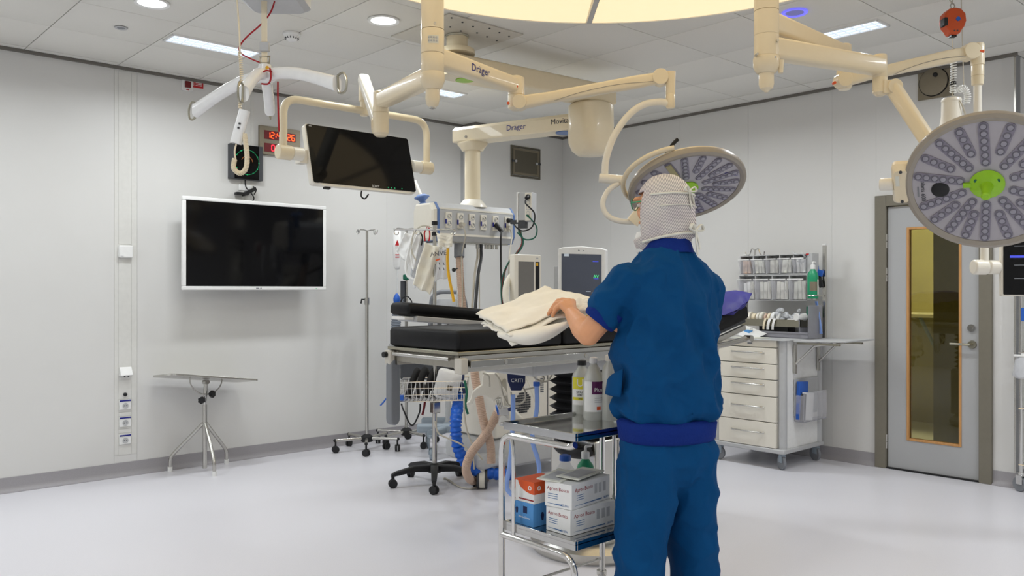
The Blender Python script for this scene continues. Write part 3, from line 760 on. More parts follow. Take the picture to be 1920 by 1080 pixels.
# ------------------------------------------------ surgical lamps
def lamp_head(t, m, R):
    """m: local +Z out of the luminous face"""
    k = R/.325
    h = t.part('housing', B().lathe([(.05, -.1*k), (.2*k, -.085*k), (.29*k, -.062*k), (R-.006, -.04*k), (R, -.02*k), (R, 0)], m, 64), 'cream')
    t.part('rim', B().lathe([(R, -.03*k), (R+.006, -.01), (R+.004, .006), (R-.012, .014), (R-.03*k, .008), (R-.032*k, 0)], m, 64, cap=False), 'lampgrey')
    f = t.part('face_plate', B().lathe([(R-.028*k, .004), (.01, .006)], m, 64), 'ledplate')
    strips = {}
    LONG = (93, 131, 170, 203, 237, 268, 305, 340, 15, 52); SHORT = (112, 150, 220, 252, 287, 322, 357, 33, 72)
    for deg, long_ in [(q, True) for q in LONG]+[(q, False) for q in SHORT]:
        a = math.radians(deg)
        r0, r1 = (.105*k, .272*k) if long_ else (.16*k, .272*k)
        n = 6 if long_ else 4
        mm_ = m @ RZ(a) @ TR(((r0+r1)/2, 0, .005))
        s = t.part('led_strip', B().prism(capsule(r1-r0, .0205*k, 6), 0, .004, mm_), 'ledstrip')
        lb = B(); rb_ = B()
        for q in range(n):
            x = -(r1-r0)/2+(r1-r0)*q/(n-1)
            lb.lathe([(.0125*k, .004), (.0115*k, .007), (.003, .0085)], mm_ @ TR((x, 0, 0)), 12)
            rb_.lathe([(.0165*k, .0035), (.0165*k, .0055), (.0132*k, .006), (.0125*k, .0035)], mm_ @ TR((x, 0, 0)), 12, cap=False)
        t.part('led_lenses', lb, 'ledlens', s); t.part('led_rings', rb_, 'ledring', s)
    return f
def handle(t, m, k=1.0):
    h = t.part('sterile_handle', B().lathe([(.066*k, .006), (.068*k, .014), (.05*k, .026), (.026*k, .034), (.02*k, .05), (.0165*k, .11), (.018*k, .118), (.012*k, .124)], m, 32), 'lime', ang=45)
    sb = B()
    for a in (.5, 2.6, 4.7): sb.cyl(m @ V((.048*k*math.cos(a), .048*k*math.sin(a), .02)), m @ V((.048*k*math.cos(a), .048*k*math.sin(a), .027)), .008, n=10)
    t.part('handle_screws', sb, 'darkgreen', h)
    t.part('handle_tab', B(m).box((-.075*k, 0, .014), (.03, .02, .012)), 'lime', h)
# lamp behind the person's head
LC = at(1288, 351, 4.62)
tc_ = (V((0, 0, CAMH))-LC).normalized(); iu = (UP-tc_*UP.dot(tc_)).normalized(); ir = iu.cross(tc_)
a_ = math.radians(57)
nz = (tc_*math.cos(a_)+(ir*.22-iu*.975)*math.sin(a_)).normalized()
lm = frame(LC, nz, ir)
lp = T('surgical_lamp', 'round tilted surgical lamp on a curved arm behind the person', 'surgical lamp', LC, group='surgical lamps', world=True)
lamp_head(lp, lm, .318); handle(lp, lm, .9)
lp.text('Dräger', .03, lm @ RZ(-.5) @ TR((.18, .165, .0075)), 'logoblue')
lp.part('face_bracket', B(lm).box((-.06, .14, .012), (.03, .24, .012), RZ(.35)), 'olive')
Y0_ = V((J1.x, J1.y, zz(197, 4.68)))
lp.part('yoke', B().tube(spline([Y0_, at(1240, 191, 4.68), at(1205, 197, 4.68), at(1175, 220, 4.68), at(1150, 258, 4.68), at(1136, 300, 4.68), at(1134, 335, 4.68)], 6), .0195, 14), 'offwhite')
lp.part('yoke_joint', B().cyl(at(1123, 334, 4.68), at(1171, 338, 4.66), .026, n=24), 'offwhite', bev=.004)
lp.part('lower_yoke', B().tube(spline([at(1160, 343, 4.66), at(1140, 358, 4.66), at(1130, 382, 4.65), at(1138, 403, 4.64), at(1160, 414, 4.62), at(1190, 416, 4.6)], 6), .0155, 12), 'offwhite')
lp.part('side_bracket', B().loft(beam(at(1186, 417, 4.58), at(1207, 392, 4.56), .05, .07, .06, .07)), 'cream')
gr = []
for k in range(25):
    a = 1.75+1.75*k/24; gr.append(lm @ V(((.318+.035*math.sin(PI*k/24))*math.cos(a), (.318+.035*math.sin(PI*k/24))*math.sin(a), -.05)))
lp.part('rim_grip', B().tube(gr, .014, 10), 'cream')
lp.part('black_handle', B().tube(spline([at(1242, 305, 4.75), at(1252, 285, 4.75), at(1262, 270, 4.75), at(1271, 261, 4.75)], 5), .011, 10), 'black')
# ------------------------------------------------ right column, its arms
D2 = 3.93; C2 = at(1437, 100, D2)
t = T('lamp_suspension', 'cream ceiling column at the upper right carrying the large lamp', 'ceiling mount', (C2.x, C2.y, CZ), world=True)
t.part('upper_tube', B().lathe([(.057, CZ-.02), (.057, zz(21, D2))], TR((C2.x, C2.y, 0)), 32), 'cream')
t.part('swivel_ring', B().lathe([(.055, zz(21.5, D2)), (.057, zz(22.5, D2)), (.057, zz(66, D2)), (.055, zz(67, D2))], TR((C2.x, C2.y, 0)), 32), 'cream')
t.part('lower_swivel', B().lathe([(.055, zz(67, D2)), (.057, zz(68, D2)), (.057, zz(106, D2)), (.055, zz(107, D2))], TR((C2.x, C2.y, 0)), 32), 'cream')
t.part('end_bell', B().lathe([(.058, zz(107, D2)), (.061, zz(111, D2)), (.06, zz(125, D2)), (.05, zz(134, D2)), (.04, zz(138, D2))], TR((C2.x, C2.y, 0)), 32), 'cream')
t.part('end_stub', B().lathe([(.034, zz(136, D2)), (.035, zz(158, D2)), (.03, zz(166, D2)), (.015, zz(170, D2)), (.008, zz(173, D2))], TR((C2.x, C2.y, 0)), 28), 'cream')
q = at(1464, 125, D2-.02); t.part('release_tab', B().loft(beam(q+UP*.03, q-UP*.03, .03, .03, .022, .02, up=RT)), 'cream')
sb = B()
for px, py in ((1452, 108), (1419, 102), (1457, 77)):
    q = at(px, py, D2-.045); sb.cyl(q+FW*.02, q-FW*.012, .006, n=10)
t.part('screws', sb, 'steel', kind='stuff')
E3 = at(1650, 125, 4.26); p0 = V((C2.x, C2.y, E3.z)); dr = (E3-p0).normalized(); sd = dr.cross(UP)
t.part('extension_arm', B().loft(beam(p0+dr*.03, E3, .082, .1, .074, .088)), 'cream', ang=30)
t.part('elbow', B().lathe([(.03, zz(103, 4.26)), (.034, zz(105, 4.26)), (.036, zz(145, 4.26)), (.034, zz(146, 4.26)), (.036, zz(147, 4.26)), (.036, zz(174, 4.26)), (.02, zz(180, 4.26))], TR((E3.x, E3.y, 0)), 24), 'cream')
S0 = at(1674, 164, 4.24); S1 = at(1778, 322, 3.98)
t.part('spring_arm', B().loft(beam(S0, S1, .058, .074, .056, .07)), 'cream', ang=30)
sdv = (S1-S0).normalized().cross(UP).normalized()
t.part('pivot_disc', B().cyl(S0-FW*.036, S0+FW*.036, .037, n=28).box(S0-RT*.03, (.05, .05, .066), RZ(YAW)), 'cream', bev=.003)
t.part('pivot_disc', B().cyl(S1-FW*.036, S1+FW*.036, .045, n=28), 'cream', bev=.003)
E4 = at(1583, 101, 4.46); zr = E4.z; p0 = V((C2.x, C2.y, zr)); dr = (E4-p0).normalized()
t.part('extension_arm', B().loft(beam(p0+dr*.03, E4, .082, .098, .074, .08)), 'cream', ang=30)
t.part('elbow', B().lathe([(.03, zr+.05), (.036, zr+.045), (.038, zz(133, 4.46)), (.04, zz(134, 4.46)), (.04, zz(162, 4.46)), (.03, zz(168, 4.46))], TR((E4.x, E4.y, 0)), 24), 'cream')
S2 = at(1580, 151, 4.44); S3 = at(1817, 98, 4.46); ds = (S3-S2).normalized(); sd = ds.cross(UP).normalized()
sp = t.part('spring_arm', B().loft(beam(S2, S3, .056, .07, .056, .058, mid=[(.12, .058, .064), (.2, .056, .056), (.6, .056, .066), (.85, .056, .07)])), 'cream', ang=30)
for S, r in ((S2, .04), (S3, .044)): t.part('pivot_disc', B().cyl(S-sd*.036, S+sd*.038, r, n=28), 'cream', bev=.003)
t.part('cover_seam', B().tube(spline([S2.lerp(S3, .38)+sd*.0295-UP*.033, S2.lerp(S3, .55)+sd*.0295-UP*.012, S2.lerp(S3, .75)+sd*.0295-UP*.006, S2.lerp(S3, .95)+sd*.0295-UP*.02], 5), .0016, 5), 'lampgrey', sp)
q = at(1565, 155, 4.4); t.part('brake_screw', B().cyl(q+FW*.02, q-FW*.004, .0075, n=12), 'orange2')
J4 = at(1833, 100, 4.46)
t.part('drop_joint', B().lathe([(.03, zz(82, 4.46)), (.034, zz(86, 4.46)), (.034, zz(122, 4.46)), (.03, zz(123, 4.46)), (.0315, zz(124, 4.46)), (.031, zz(142, 4.46)), (.028, zz(143, 4.46)), (.031, zz(144, 4.46)), (.029, zz(159, 4.46)), (.02, zz(161, 4.46))], TR((J4.x, J4.y, 0)), 24), 'cream')
q = at(1843, 96, 4.43); t.part('brake_screw', B().cyl(q+RT*-.02, q+RT*.004, .008, n=12), 'orange2')
# big lamp
LC = at(1851, 343, 3.6)
tc_ = (V((0, 0, CAMH))-LC).normalized(); iu = (UP-tc_*UP.dot(tc_)).normalized(); ir = iu.cross(tc_)
a_ = math.radians(29)
nz = (tc_*math.cos(a_)+(-ir*.1-iu*.99).normalized()*math.sin(a_)).normalized()
lm = frame(LC, nz, ir)
lp = T('surgical_lamp', 'large round surgical lamp with lime handle at the right edge', 'surgical lamp', LC, group='surgical lamps', world=True)
fp = lamp_head(lp, lm, .322); handle(lp, lm, 1.0)
lp.part('camera_window', B().lathe([(.036, .004), (.036, .009), (.032, .011)], lm @ TR((-.18, -.022, 0)), 28), 'black', fp)
lp.text('Polaris 600', .026, lm @ TR((-.248, -.02, .0075)) @ RZ(-PI/2), 'ink', fp)
lp.part('slot_mark', B(lm).box((-.268, -.03, .007), (.006, .05, .001)), 'grey', fp)
lp.part('side_bracket', B(lm).loft([[V((-.335+q[0], q[1], z)) for q in rrect(w, h, .02)] for (w, h, z) in ((.06, .16, .01), (.085, .2, -.02), (.085, .2, -.05), (.05, .17, -.07))]), 'cream', ang=30)
lp.part('bracket_label', B(lm).box((-.35, .03, .011), (.016, .05, .002)), 'paper'); 
sb = B(lm)
for y in (-.075, .075): sb.cyl((-.335, y, .005), (-.335, y, .014), .007, n=10)
lp.part('bracket_screws', sb, 'darkgrey')
lp.part('side_grip', B(lm).cyl((-.37, 0, -.02), (-.43, 0, -.02), .028, n=24), 'offwhite', bev=.006)
lp.part('yoke', B().tube(spline([S1, at(1830, 330, 3.92), at(1930, 340, 3.9), at(2000, 348, 3.75), lm @ V((.34, 0, -.04))], 6), .022, 12), 'cream')
# monitor hanging on the right arm
JM = at(1846, 478, 4.46)
rm = T('side_monitor', 'dark touch monitor on a cream joint at the right edge', 'monitor', (JM.x, JM.y, zz(550, 4.46)), world=True)
rm.part('drop_tube', B().tube([V((J4.x, J4.y, zz(160, 4.46))), V((J4.x, J4.y, zz(220, 4.46))), V((JM.x, JM.y, zz(470, 4.46))), V((JM.x, JM.y, zz(498, 4.46)))], .02, 12), 'offwhite')
rm.part('tilt_joint', B().cyl(at(1824, 501, 4.46), at(1851, 501, 4.46), .04, n=28).cyl(at(1852, 501, 4.46), at(1873, 501, 4.46), .0375, n=28), 'offwhite', bev=.008)
m0 = at(1876, 502, 4.44); MWd = .56
mx_ = (RT*.97-FW*.24).normalized(); mm = basis(m0+mx_*MWd/2-UP*.005, mx_, UP, mx_.cross(UP))
zt_, zb2 = zz(440, 4.44), zz(555, 4.44); MHt = zt_-zb2; mm = TR((0, 0, (zt_+zb2)/2-mm.translation.z)) @ mm
rm.part('shell', B(mm).prism(rrect(MWd, MHt, .008), -.03, .01), 'offwhite', bev=.004)
sg = rm.part('screen_glass', B(mm).prism(rrect(MWd-.02, MHt-.014, .005), .01, .014), 'glossblack')
rm.part('blue_bar', B(mm).box((-MWd/2+.09, .045, .0145), (.1, .012, .001)), 'scrblue', sg)
for y in (.0, -.07, .1): rm.part('menu_line', B(mm).box((-MWd/2+.09, y, .0145), (.06, .004, .001)), 'grey', sg)
# ------------------------------------------------ balancer, cable and hanging device
DB = 4.6
BC = at(1786, 42, DB)
t = T('tool_balancer', 'orange spring balancer hanging from the ceiling at the upper right', 'balancer', BC, world=True)
bm = basis(BC, RT, UP, -FW)
body = [(.0, .072), (.03, .066), (.055, .04), (.06, .0), (.05, -.03), (.034, -.05), (.024, -.07), (0, -.075), (-.024, -.07), (-.034, -.05), (-.052, -.03), (-.06, .0), (-.055, .04), (-.03, .066)]
t.part('case', B(bm).prism(body, -.035, .035), 'orange', bev=.008)
t.part('badge', B(bm).cyl((.012, .008, .035), (.012, .008, .039), .012, n=16), 'blue'); t.part('drum_slot', B(bm).box((-.052, -.005, .012), (.02, .045, .05)), 'rubber', bev=.004)
t.part('stop', B(bm).box((0, -.076, 0), (.03, .012, .03)), 'black'); sb = B(bm)
for x in (-.008, .008): sb.cyl((x, -.055, .034), (x, -.055, .038), .004, n=8)
t.part('screws', sb, 'darkgrey', kind='stuff')
t.part('hook', B(bm).tube(spline([(0, .068, 0), (-.012, .09, 0), (0, .105, 0), (.012, .09, 0), (.004, .072, 0)], 4), .004, 6).tube(spline([(.0, .1, 0), (-.02, .13, 0), (-.024, .16, 0)], 4), .004, 6), 'steel')
cb = B(bm); cb.cyl((0, .1, 0), (0, CZ-BC.z-.002, 0), .003, n=6); cb.cyl((.03, CZ-BC.z-.002, .03), (.045, -.35, .03), .003, n=6)
t.part('suspension_cord', cb, 'cable'); t.part('ceiling_hook', B(bm).cyl((0, CZ-BC.z-.02, 0), (0, CZ-BC.z, 0), .02, n=12), 'lightgrey')
t.part('steel_rope', B().cyl(BC-UP*.075, at(1786, 180, DB), .002, n=5), 'steel')
t.part('rope_ball', B().ell(at(1787, 156, DB), (.017, .017, .017)), 'black')
cp = coil([at(1787, 100, DB), at(1788, 130, DB), at(1786, 175, DB)], .003, 16, .014)
t = T('hanging_device', 'white tapered device hanging on a coiled cable behind the large lamp', 'medical device', at(1785, 245, DB), world=True)
t.part('coiled_cable', B().tube(cp, .0035, 5), 'white'); t.part('coil_loop', B().tube(coil([at(1796, 172, DB), at(1806, 165, DB), at(1814, 178, DB), at(1812, 195, DB)], .003, 12, .016), .0035, 5), 'white')
dm = TR(at(1784, 187, DB))
t.part('body', B().lathe([(.042, 0), (.05, -.008), (.052, -.09), (.058, -.13), (.072, -.17), (.074, -.2)], dm, 28), 'offwhite')
t.part('top_cap', B().lathe([(.02, .012), (.048, .006), (.052, -.004), (.052, -.012)], dm, 28), 'offwhite')
t.part('cable', B().tube(spline([at(1786, 180, DB), at(1798, 185, DB-.02), at(1808, 205, DB-.03), at(1815, 235, DB-.03)], 5), .003, 5).tube(spline([at(1782, 182, DB), at(1800, 190, DB-.05), at(1812, 222, DB-.04), at(1822, 240, DB-.04)], 5), .003, 5), 'cable')
# ------------------------------------------------ supply pendant with horizontal arms
PC = onZ(857, 65, CZ)
t = T('supply_pendant', 'cream ceiling supply pendant with long arms and a socket head', 'supply pendant', (PC.x, PC.y, CZ), world=True)
pl = t.part('ceiling_plate', B().bx(PC.x-.3, PC.x+.3, PC.y-.3, PC.y+.3, CZ-.008, CZ-.001), 'plate')
sb = B()
for i in range(12): sb.cyl((PC.x-.25+.1*(i % 6), PC.y-.26+.12*(i//6)+.02*(i % 3), CZ-.008), (PC.x-.25+.1*(i % 6), PC.y-.26+.12*(i//6)+.02*(i % 3), CZ-.013), .006, n=8)
t.part('plate_screws', sb, 'darkgrey', pl, kind='stuff')
t.part('plate_ring', B().lathe([(.075, CZ-.02), (.078, CZ-.012), (.075, CZ-.008)], TR((PC.x, PC.y, 0)), 32), 'nickel')
t.part('ceiling_tube', B().lathe([(.069, CZ-.018), (.069, zz(92, 5.38)), (.066, zz(93, 5.38))], TR((PC.x, PC.y, 0)), 32), 'cream')
t.part('swivel_housing', B().lathe([(.11, zz(95, 5.4)), (.115, zz(97, 5.4)), (.115, zz(104, 5.4))], TR((PC.x, PC.y, 0)), 32), 'cream')
B1 = at(1108, 152, 6.1); za = zz(122, 5.38)-.02; P0 = V((PC.x, PC.y, za)); P1 = V((B1.x, B1.y, za)); dr = (P1-P0).normalized(); sd = dr.cross(UP)
ua = t.part('upper_arm', B().loft(beam(P0-dr*.12, P1+dr*.16, .2, .135, .2, .135, r=.02)), 'cream', ang=30)
t.part('arm_disc', B().lathe([(.06, za-.068), (.06, za-.072), (.04, za-.073)], TR(P0.lerp(P1, .05)-V((0, 0, 0))) @ TR((0, 0, -za)), 28), 'lime', ua)
t.part('arm_end_stripe', B().box(P1+dr*.161+sd*.08, (.004, .02, .06), RZ(math.atan2(dr.y, dr.x))), 'logoblue', ua)
zl = zz(226, 6.07)
ang_ = math.atan2(dr.y, dr.x)
zk1, zk0 = za-.066, zz(290, 6.07)
bl = t.part('brake_housing', B().loft([[V((P1.x, P1.y, z))+V((math.cos(ang_)*q[0]-math.sin(ang_)*q[1], math.sin(ang_)*q[0]+math.cos(ang_)*q[1], 0)) for q in rrect(w, dpt, .1, 6)] for (z, w, dpt) in ((zk1, .26, .24), (zk1-.02, .3, .28), (zk1-.2, .31, .28), (zk0+.09, .3, .28), (zk0+.03, .26, .25), (zk0, .2, .2))]), 'cream', ang=50)
HD = at(886, 255, 6.65); HP = V((HD.x, HD.y, zl)); Q1 = V((P1.x, P1.y, zl)); dl = (HP-Q1).normalized(); sl = -dl.cross(UP)
la = t.part('lower_arm', B().loft([[Q1.lerp(HP, f)+dl*o_+sl*q[0]+UP*q[1] for q in [(-.08, -.06), (.085, -.06), (.09, -.05), (.09, .035), (.06, .062), (-.06, .062), (-.09, .035), (-.09, -.05)]] for f, o_ in ((0, 0), (1, .13))]), 'cream', ang=20)
xd = -dl
if xd.dot(RT) < 0: xd = -xd
nrm = xd.cross(UP)
t.text('Dräger', .06, basis(HP.lerp(Q1, .44)+nrm*.0915+UP*.002, xd, UP, nrm), 'logoblue', la); t.text('Movita', .055, basis(HP.lerp(Q1, .8)+nrm*.0915+UP*.008, xd, UP, nrm), 'ink', la)
t.part('arm_disc', B().lathe([(.075, -.06), (.075, -.066), (.05, -.067)], TR(Q1.lerp(HP, .2)), 28), 'midblue', la); 
t.part('access_plug', B().lathe([(.012, 0), (.012, .003), (.006, .003)], basis(HP+nrm*.0905-UP*.025, xd, UP, nrm), 14), 'lampgrey', la)
t.part('arm_flange', B().loft([[V((HP.x, HP.y, z))+V((q[0], q[1], 0)) for q in rrect(w, w, .05)] for z, w in ((zl-.06, .2), (zl-.075, .2), (zl-.11, .16), (zl-.125, .15))]), 'cream')
ztube = zz(375, 6.65); zhead1, zhead0 = zz(388, 6.65), zz(456, 6.65)
t.part('drop_tube', B().lathe([(.062, zl-.12), (.062, ztube-.02)], TR((HP.x, HP.y, 0)), 32), 'cream')
t.part('head_bell', B().lathe([(.07, ztube), (.085, ztube-.015), (.115, zhead1+.0), (.118, zhead1-.01)], TR((HP.x, HP.y, 0)), 32), 'offwhite')
FYh = HP.y-.13
hx0, hx1 = onY(824, 420, FYh).x, onY(962, 420, FYh).x; hm = (hx0+hx1)/2
prof = [(-.09, zhead1), (.1, zhead1), (.13, zhead1-.05), (.13, zhead0+.04), (.1, zhead0), (-.1, zhead0), (-.13, zhead0+.055), (-.13, zhead1-.055)]
def headring(x, k=1.0):
    zm = (zhead1+zhead0)/2; return [V((x, HP.y+a*k, zm+(z-zm)*k)) for a, z in prof]
t.part('socket_head', B().loft([headring(hx0), headring(hx1)]), 'lightgrey', ang=20)
t.part('head_top_band', B().bx(hx0+.002, hx1-.002, HP.y-.132, HP.y-.128, zhead1-.052, zhead1-.04).bx(hx0+.002, hx1-.002, HP.y-.132, HP.y-.128, zhead0+.04, zhead0+.056), 'offwhite')
for x0_, x1_ in ((hx0-.022, hx0), (hx1, hx1+.016)): t.part('end_stripe', B().loft([headring(x0_, 1.02), headring(x1_, 1.02)]), 'midblue', ang=20)
t.part('end_cap', B().loft([headring(hx0-.06, .86), headring(hx0-.05, .96), headring(hx0-.022, 1.0)]), 'offwhite', ang=20); t.part('end_cap', B().loft([headring(hx1+.016, 1.0), headring(hx1+.03, .9)]), 'offwhite', ang=20)
FZ = HP.y-.13
for i, px in enumerate((840.5, 862.5, 884.5, 906, 928.5, 951)):
    c = onY(px, 413, FZ); f = t.part('socket_plate', B().box((c.x, FZ-.004, (zhead1+zhead0)/2+.012), (.058, .008, .118)), 'offwhite', bev=.002)
    t.part('blue_tab', B().box((c.x-.027, FZ-.009, (zhead1+zhead0)/2+.0), (.012, .004, .035)), 'logoblue', f)
    for k in (-1, 1):
        m_ = wallY((c.x+.004, FZ-.008, (zhead1+zhead0)/2+.012+k*.028)); t.part('socket_ring', B().lathe([(.019, 0), (.02, .003), (.017, .003), (.015, 0)], m_, 16, cap=False), 'lightgrey', f)
        hb = B(m_)
        for a, bq in ((-.008, .003), (.008, .003), (0, -.009), (-.012, -.006), (.012, .01)): hb.cyl((a, bq, 0), (a, bq, .002), .0032, n=6)
        t.part('socket_holes', hb, 'darkgrey', f, kind='stuff')
rb_ = t.part('gas_rail', B().bx(hx0+.02, hx1-.02, HP.y-.09, HP.y+.06, zhead0-.012, zhead0), 'steel')
for px in (860, 870, 895, 902, 911, 917, 923, 931):
    c = onY(px, 462, HP.y-.06); t.part('gas_outlet', B().cyl((c.x, HP.y-.06, zhead0-.012), (c.x, HP.y-.06, zhead0-.045), .013, n=12), 'steel' if px % 2 else 'darkgrey', rb_)
# things mounted on / plugged into the head
def cable(name, pts, r, m, label, cat='cable', group=None, n=6, plug=None, pm='black'):
    tt = T(name, label, cat, pts[0], world=True, group=group)
    tt.part('cord', B().tube(spline(pts, 6), r, n), m)
    if plug:
        for (p0_, p1_, rr) in plug: tt.part('plug', B().cyl(p0_, p1_, rr, rr*.75, 12), pm)
    return tt
zc = (zhead1+zhead0)/2+.012
pk = [onY(px, 420, FZ).x for px in (863, 929, 951)]
cable('power_cable', [V((pk[0], FZ-.03, zc-.03)), V((pk[0]+.01, FZ-.05, zc-.12)), at(865.5, 480, 6.45), at(867, 540, 6.4), at(866, 600, 6.3)], .006, 'cable', 'beige power cable hanging from the second socket of the pendant', plug=[(V((pk[0], FZ-.008, zc-.03)), V((pk[0], FZ-.045, zc-.03)), .021)], pm='cable', group='pendant cables')
cable('power_cable', [V((pk[1]+.02, FZ-.05, zc-.06)), at(939, 445, 6.4), at(939, 480, 6.4), at(940, 530, 6.35), at(944, 580, 6.3), at(946, 620, 6.3)], .007, 'blackcable', 'black power cable with angled plug in the fifth pendant socket', plug=[(V((pk[1]-.012, FZ-.012, zc-.005)), V((pk[1]+.022, FZ-.055, zc-.07)), .02)], group='pendant cables')
cable('power_cable', [V((pk[2], FZ-.03, zc-.03)), V((pk[2]+.005, FZ-.05, zc-.1)), at(955, 480, 6.4), at(953, 530, 6.35), at(947, 580, 6.3)], .006, 'cable', 'beige power cable hanging from the last pendant socket', plug=[(V((pk[2], FZ-.008, zc-.03)), V((pk[2], FZ-.04, zc-.03)), .021)], pm='cable', group='pendant cables')
# wall-box device beside the head
q0 = at(985, 388, 6.35)
t = T('power_box', 'upright grey box with black plug beside the pendant socket head', 'power supply', at(985, 415, 6.35), world=True)
bm = basis(q0, (RT*.9-FW*.43).normalized(), UP, (RT*.9-FW*.43).normalized().cross(UP))
t.part('case', B(bm).box((0, 0, -.04), (.11, .22, .09)), 'lightgrey', bev=.004)
t.part('side_plate', B(bm).box((-.062, 0, -.04), (.012, .23, .1)), 'white')
f = t.part('socket_panel', B(bm).box((.028, -.0, .008), (.052, .21, .008)), 'offwhite', bev=.002)
for k in range(3): t.part('socket_ring', B(bm).lathe([(.016, .0), (.017, .014), (.013, .014)], TR((.028, .0-.04*k+.03, 0)), 14, cap=False), 'lightgrey', f)
t.part('clamp', B(bm).box((-.03, -.13, -.02), (.06, .06, .05)).box((-.09, -.11, -.02), (.08, .03, .03)), 'darkgrey')
cable('loop_cable', [bm @ V((.028, .06, .03)), bm @ V((.03, .02, .06)), at(1002, 400, 6.3), at(998, 425, 6.3), at(980, 433, 6.3), at(966, 424, 6.3), V((pk[2]+.02, FZ-.05, zc+.026))], .006, 'blackcable', 'black cable looping from the grey box to the last socket', plug=[(bm @ V((.028, .075, .012)), bm @ V((.028, .06, .04)), .02), (V((pk[2], FZ-.008, zc+.03)), V((pk[2]+.01, FZ-.045, zc+.028)), .02)])
cable('earth_cable', [bm @ V((.03, -.07, .02)), at(1006, 425, 6.3), at(1003, 445, 6.3), at(985, 449, 6.3), at(970, 436, 6.3)], .0055, 'greencable', 'green earth cable looping below the grey box', plug=[(bm @ V((.028, -.07, .01)), bm @ V((.028, -.068, .03)), .01)], pm='darkgreen')
for i, (m_, o1, lab) in enumerate((('greencable', 0, 'green cable bundle strand beside the small monitor'), ('blackcable', 3, 'black cable bundle strand beside the small monitor'), ('redcord', 5, 'dark red cable bundle strand beside the small monitor'), ('greencable', 7, 'second green cable strand curving behind the small monitor'))):
    cable('bundle_cable', [at(972+o1*.6, 432, 6.35), at(981-o1*.4, 450+o1, 6.32), at(976-o1*1.2, 468+o1, 6.3), at(955-o1*.5, 490+o1, 6.3), at(942+o1*.4, 520, 6.28), at(940+o1*.3, 555, 6.25), at(945+o1*.5, 600, 6.2)], .006, m_, lab, group='cable bundle')
# hoses hanging below the head
for i, (x0_, x1_, m_, r, lab) in enumerate(((895, 884, 'cable', .009, 'pale gas hose hanging below the pendant head'), (902, 890, 'darkgrey', .012, 'dark gas hose hanging below the pendant head'), (899, 899, 'cable', .004, 'thin pale tube hanging straight below the pendant head'))):
    c = onY(x0_, 462, HP.y-.06); p_ = V((c.x, HP.y-.06, zhead0-.04))
    cable('gas_hose', [p_, p_-UP*.08, at((x0_+x1_)/2, 520, 6.35), at(x1_, 600, 6.2), at(x1_-2, 680, 6.1)], r, m_, lab, 'hose', 'pendant hoses', n=10)
# small blue-shaded lamp on a jointed arm left of the head
q = at(790, 372, 6.5)
t = T('reading_lamp', 'small blue cone lamp on a bracket left of the socket head', 'lamp', at(790, 405, 6.5), world=True)
lm_ = frame(at(791, 370, 6.5), (at(797, 402, 6.5)-at(790, 366, 6.5)), RT)
t.part('shade', B().lathe([(.03, -.022), (.058, -.006), (.06, .004), (.045, .012), (.024, .03), (.018, .05)], lm_, 24), 'midblue'); t.part('neck', B().lathe([(.024, .04), (.024, .13), (.018, .135)], lm_, 20), 'midblue')
t.part('arm', B().tube([at(789, 366, 6.5), at(783, 352, 6.55), at(778, 340, 6.6)], .013, 10), 'offwhite')
t.part('bracket', B().tube(rounded([at(797, 402, 6.5), at(788, 404, 6.5), at(788, 425, 6.5)], .03), .016, 10).cyl(at(797, 403, 6.5), at(812, 403, 6.5), .016, n=12), 'lightgrey')
# ------------------------------------------------ patient lift
DL = 3.2
HB = at(497, 138, DL)
t = T('lift_motor', 'pale ceiling lift motor at the top edge above the strap', 'patient lift', at(500, 4, DL), world=True)
mc_ = at(508, -10, DL)
mb = basis(mc_, RT, FW, UP)
t.part('case', B(mb).loft([[V((q[0], q[1], z)) for q in rrect(w, d_, .04)] for z, w, d_ in ((-.025, .2, .3), (-.01, .24, .34), (.06, .24, .34), (.09, .2, .3))]), 'lightgrey', ang=30)
t.part('rail_hanger', B(mb).box((0, .08, .2), (.05, .06, .25)).box((0, -.08, .2), (.05, .06, .25)), 'steel')
t.part('ceiling_rail', B(mb).box((0, 0, CZ-mc_.z-.05), (.08, 1.2, .09)), 'white')
t = T('lift_strap', 'beige webbing strap with grey buckle holding the lift bar', 'strap', HB, world=True)
zs0 = zz(118, DL)
def strap(b_, px0, py0, px1, py1, w, th=.003):
    a, c = at(px0, py0, DL), at(px1, py1, DL); b_.loft([[a-RT*w/2-FW*th, a+RT*w/2-FW*th, a+RT*w/2+FW*th, a-RT*w/2+FW*th], [c-RT*w/2-FW*th, c+RT*w/2-FW*th, c+RT*w/2+FW*th, c-RT*w/2+FW*th]])
sb = B(); strap(sb, 495.5, -4, 496, 122, .021); t.part('webbing', sb, 'cream')
t.part('buckle', B().box(at(496.5, 88, DL-.005), (.035, .02, .036), RZ(YAW-PI/2)), 'lightgrey', bev=.003)
t.part('lower_buckle', B().tube([at(487, 108, DL), at(506, 106, DL), at(505, 118, DL), at(488, 118, DL)], .004, 6, closed=True), 'nickel')
t = T('spreader_bar', 'white four-armed lift spreader bar with steel hooks', 'lift bar', HB, world=True)
t.part('hub', B().lathe([(.02, zz(121, DL)), (.0235, zz(122, DL)), (.026, zz(136, DL)), (.04, zz(143, DL)), (.04, zz(150, DL)), (.02, zz(155, DL))], TR((HB.x, HB.y, 0)), 24), 'whiteg')
t.part('yellow_dot', B().cyl(at(501, 127, DL-.02), at(501, 127, DL-.027), .007, n=10), 'yellow')
hub = V((HB.x, HB.y, zz(143, DL)))
ends = [(at(368, 207, 3.42), 'A'), (at(456, 176, 2.98), 'B'), (at(632, 158, 2.98), 'C'), (at(506, 205, 3.5), 'D')]
